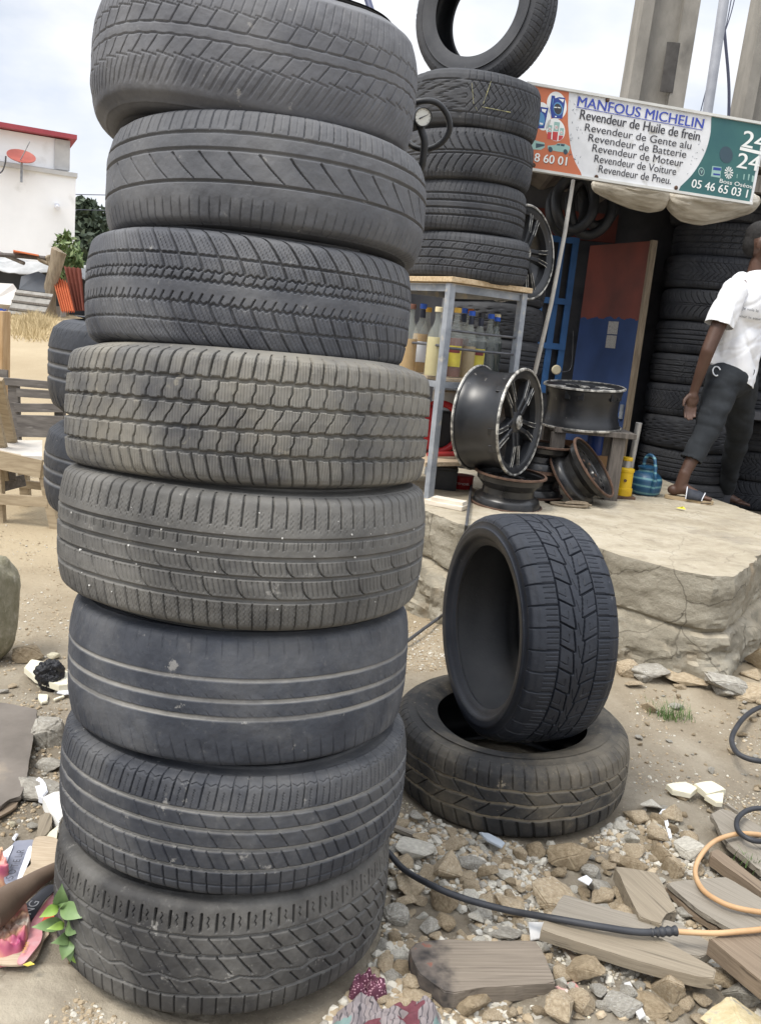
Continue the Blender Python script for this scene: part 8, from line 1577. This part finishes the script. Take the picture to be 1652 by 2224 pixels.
MB().tube([hp(.096, -.022, -.066) - off, hp(.106, 0, -.064) - off, hp(.096, .022, -.066) - off], .006, 8).build('lips', M('lips', (0.11, 0.045, 0.04), rough=.45), man, smooth=True)
# t-shirt: torso, sleeves, a hem hanging wider than the waist
def folds(p):
    a_ = p.x * .8 + p.z * .6; b_ = p.z * .8 - p.x * .6; return .006 * mnoise.noise(Vector((p.x * 6, p.y * 6, p.z * 4))) - .020 * max(0, .22 - abs(mnoise.noise(Vector((a_ * 11, p.y * 7, b_ * 3.5))))) * 2 - .012 * max(0, .2 - abs(mnoise.noise(Vector((a_ * 4 + 3, p.y * 8, b_ * 15))))) * 2
hA, hB = mp_(1527, 783, .0), mp_(1622, 836, -.02); hcut = (hA + hB) / 2; hn_ = (hB - hA).normalized().cross(Vector((.12, .99, 0)).normalized()).normalized(); hn_ = -hn_ if hn_.z > 0 else hn_
tee = blob('t_shirt', [('c', sh2, mp_(1680, 708, .12), .070, .078), ('e', chest + Vector((0, 0, .01)), (.138, .19, .20), HR), ('e', belly, (.132, .160, .18), HR), ('c', mp_(1588, 634, -.05), mp_(1660, 632, .12), .068, .074), ('c', mp_(1608, 612, -.02), mp_(1650, 618, .08), .062, .058), ('c', mp_(1600, 660, -.02), mp_(1578, 800, .02), .085, .115), ('c', mp_(1640, 670, .04), mp_(1608, 830, .02), .095, .085), ('c', mp_(1600, 680, .10), mp_(1590, 820, .12), .10, .10), ('c', mp_(1572, 740, .02), mp_(1560, 850, .02), .07, .085), ('c', mp_(1600, 760, -.03), mp_(1612, 880, -.03), .09, .07)], .008, m_tee, man, 5, folds, off, [(hcut, hn_)])
sA, sB = mp_(1523, 694, -.14), mp_(1575, 706, -.14); sdir = (mp_(1546, 730, -.15) - sh1).normalized()
slv = blob('sleeve', [('c', sh1 + Vector((.012, .01, .004)), sh1 + Vector((.012, .01, .004)) + sdir * .36, .076, .088)], .007, m_tee, tee, 4, lambda p: .5 * folds(p) + .006 * math.sin(p.x * 60 + p.y * 40 + 4 * mnoise.noise(p * 6)) * min(1, max(0, (sh1.z - p.z) / .2)), off, [((sA + sB) / 2, (sdir + Vector((0, 0, -.25))).normalized())])
for o_ in (tee, slv): q_ = o_.modifiers.new('cloth', 'SOLIDIFY'); q_.thickness = .004
MB().tube([nk0 - off + HR @ Vector((.068 * math.cos(t) + .012, .070 * math.sin(t), -.010 - .035 * math.cos(t))) for t in np.linspace(0, 2 * math.pi, 30, endpoint=False)], .008, 8, closed=True).build('collar', m_tee, tee, smooth=True)
bv = BVHTree.FromPolygons([v.co + off for v in tee.data.vertices], [tuple(p.vertices) for p in tee.data.polygons])
def on_tee(x, y):
    d = ray(x, y).normalized(); h_ = bv.ray_cast(CAM, d); return h_[0] - d * .003 if h_[0] else None
for s, (x0, y0), (x1, y1), cap in (('Je vole le', (1610.5, 672), (1646, 678.5), 6.2), ('pour le sourire', (1602.5, 688), (1661, 698), 5.6)):
    v, fc_ = text_mesh(s, False); P = []
    for x, y in v: xx = x0 + (x1 - x0) * x - .0 + y * .9; yy = y0 + (y1 - y0) * x - y * cap; q = on_tee(xx, yy); P.append(q)
    good = all(q is not None for q in P)
    if not good: base = [q for q in P if q is not None]; P = [q if q is not None else aty(x0 + (x1 - x0) * v[i][0], y0 + (y1 - y0) * v[i][0] - v[i][1] * cap, base[0].y if base else YM - .1) for i, q in enumerate(P)]
    MB().add([q - off for q in P], fc_).build('printed_words', M('grey_print_words', (0.16, 0.17, 0.19), rough=.8), tee)
def creases(p): return .010 * mnoise.noise(Vector((p.x * 8, p.y * 8, p.z * 12))) + .012 * (abs(mnoise.noise(Vector((p.x * 7 + p.z * 5, p.y * 7, p.z * 13)))) - .2) 
cf = (ank - knee).normalized(); k1 = knee.lerp(ank, .74)
trs = blob('trousers', [('c', hip, knee, .108, .080), ('c', knee, ank + cf * .02, .079, .054), ('c', hip2, knee2, .106, .080), ('c', knee2, ank2, .078, .056), ('e', pel + Vector((0, 0, -.01)), (.130, .175, .135), HR)], .008, m_trs, man, 4, creases, off, [(k1, (cf + Vector((.25, 0, 0))).normalized())] if False else ())
bm = bmesh.new(); bm.from_mesh(trs.data); kill = [v for v in bm.verts if (v.co + off - k1).dot(cf) > 0 and (v.co + off - ank).length < .20 and (v.co + off - ank2).length > .16]; bmesh.ops.delete(bm, geom=kill, context='VERTS'); bm.to_mesh(trs.data); bm.free()
q_ = trs.modifiers.new('cloth', 'SOLIDIFY'); q_.thickness = .004
MB().tube([k1 - off + frame(cf) @ Vector((.0565 * math.cos(t), .0565 * math.sin(t), -.012)) for t in np.linspace(0, 2 * math.pi, 26, endpoint=False)], .006, 8, closed=True).build('cuff', m_trs, trs, smooth=True)
bvt = BVHTree.FromPolygons([v.co + off for v in trs.data.vertices], [tuple(p.vertices) for p in trs.data.polygons])
pts = []
for x, y in ((1563, 803), (1558, 797), (1551, 797), (1547, 803), (1548, 811), (1553, 816), (1558, 815)):
    d = ray(x, y).normalized(); h_ = bvt.ray_cast(CAM, d); hb = bv.ray_cast(CAM, d); pts.append((h_[0] if h_[0] else mp_(x, y, -.15)) - d * .004 - off)
MB().tube(spline(pts, 5), .0042, 7).build('curved_emblem', M('emblem_white', (0.7, 0.72, 0.74), rough=.6), trs, smooth=True)
# sandals
m_sole = M('tan_sole', (0.36, 0.27, 0.16), (0.44, 0.34, 0.21), scale=20, rough=.8); m_strap = M('navy_strap', (0.022, 0.026, 0.036), (0.034, 0.038, 0.05), scale=30, rough=.7)
def make_sandal(f, s, b, zb, label):
    out = [(-.095, .0), (-.085, -.026), (-.05, -.036), (.02, -.034), (.09, -.046), (.145, -.050), (.180, -.034), (.188, -.006), (.178, .022), (.14, .044), (.08, .046), (.01, .036), (-.05, .034), (-.085, .024)]
    P = [(p.x, p.y) for p in spline([(x, y, 0) for x, y in out], 5, True)]; t = thing('sandal', label, 'sandal', (b.x, b.y, zb), (0, 0, math.atan2(f.y, f.x)), None)
    MB().prism(P, 0, .020).build('sole', m_sole, t); vs_, fs_ = [], []; n_ = 14
    for i, (u, hh) in enumerate(((.030, .074), (.060, .064), (.095, .052), (.120, .044))):
        for j in range(n_ + 1): q = math.pi * j / n_; vs_.append((u + .012 * math.sin(q) * (1 if i > 1 else -.2), -math.cos(q) * .054, .016 + math.sin(q) ** .7 * (hh + .014 - .016)))
    for i in range(3):
        for j in range(n_): fs_.append((i * (n_ + 1) + j, i * (n_ + 1) + j + 1, (i + 1) * (n_ + 1) + j + 1, (i + 1) * (n_ + 1) + j))
    o = MB().add(vs_, fs_).build('strap', m_strap, t, smooth=True); sd2 = o.modifiers.new('t', 'SOLIDIFY'); sd2.thickness = .005
    for i in (0, 3): MB().tube([Vector(v) + Vector((0, 0, .002)) for v in vs_[i * (n_ + 1):(i + 1) * (n_ + 1)]], .0030, 6).build('strap_piping', m_wpr, o, smooth=True)
    return t
make_sandal(ff, fs2, fb, PZ0 + .001, 'dark strapped sandal with pale piping on the foot planted on the platform')
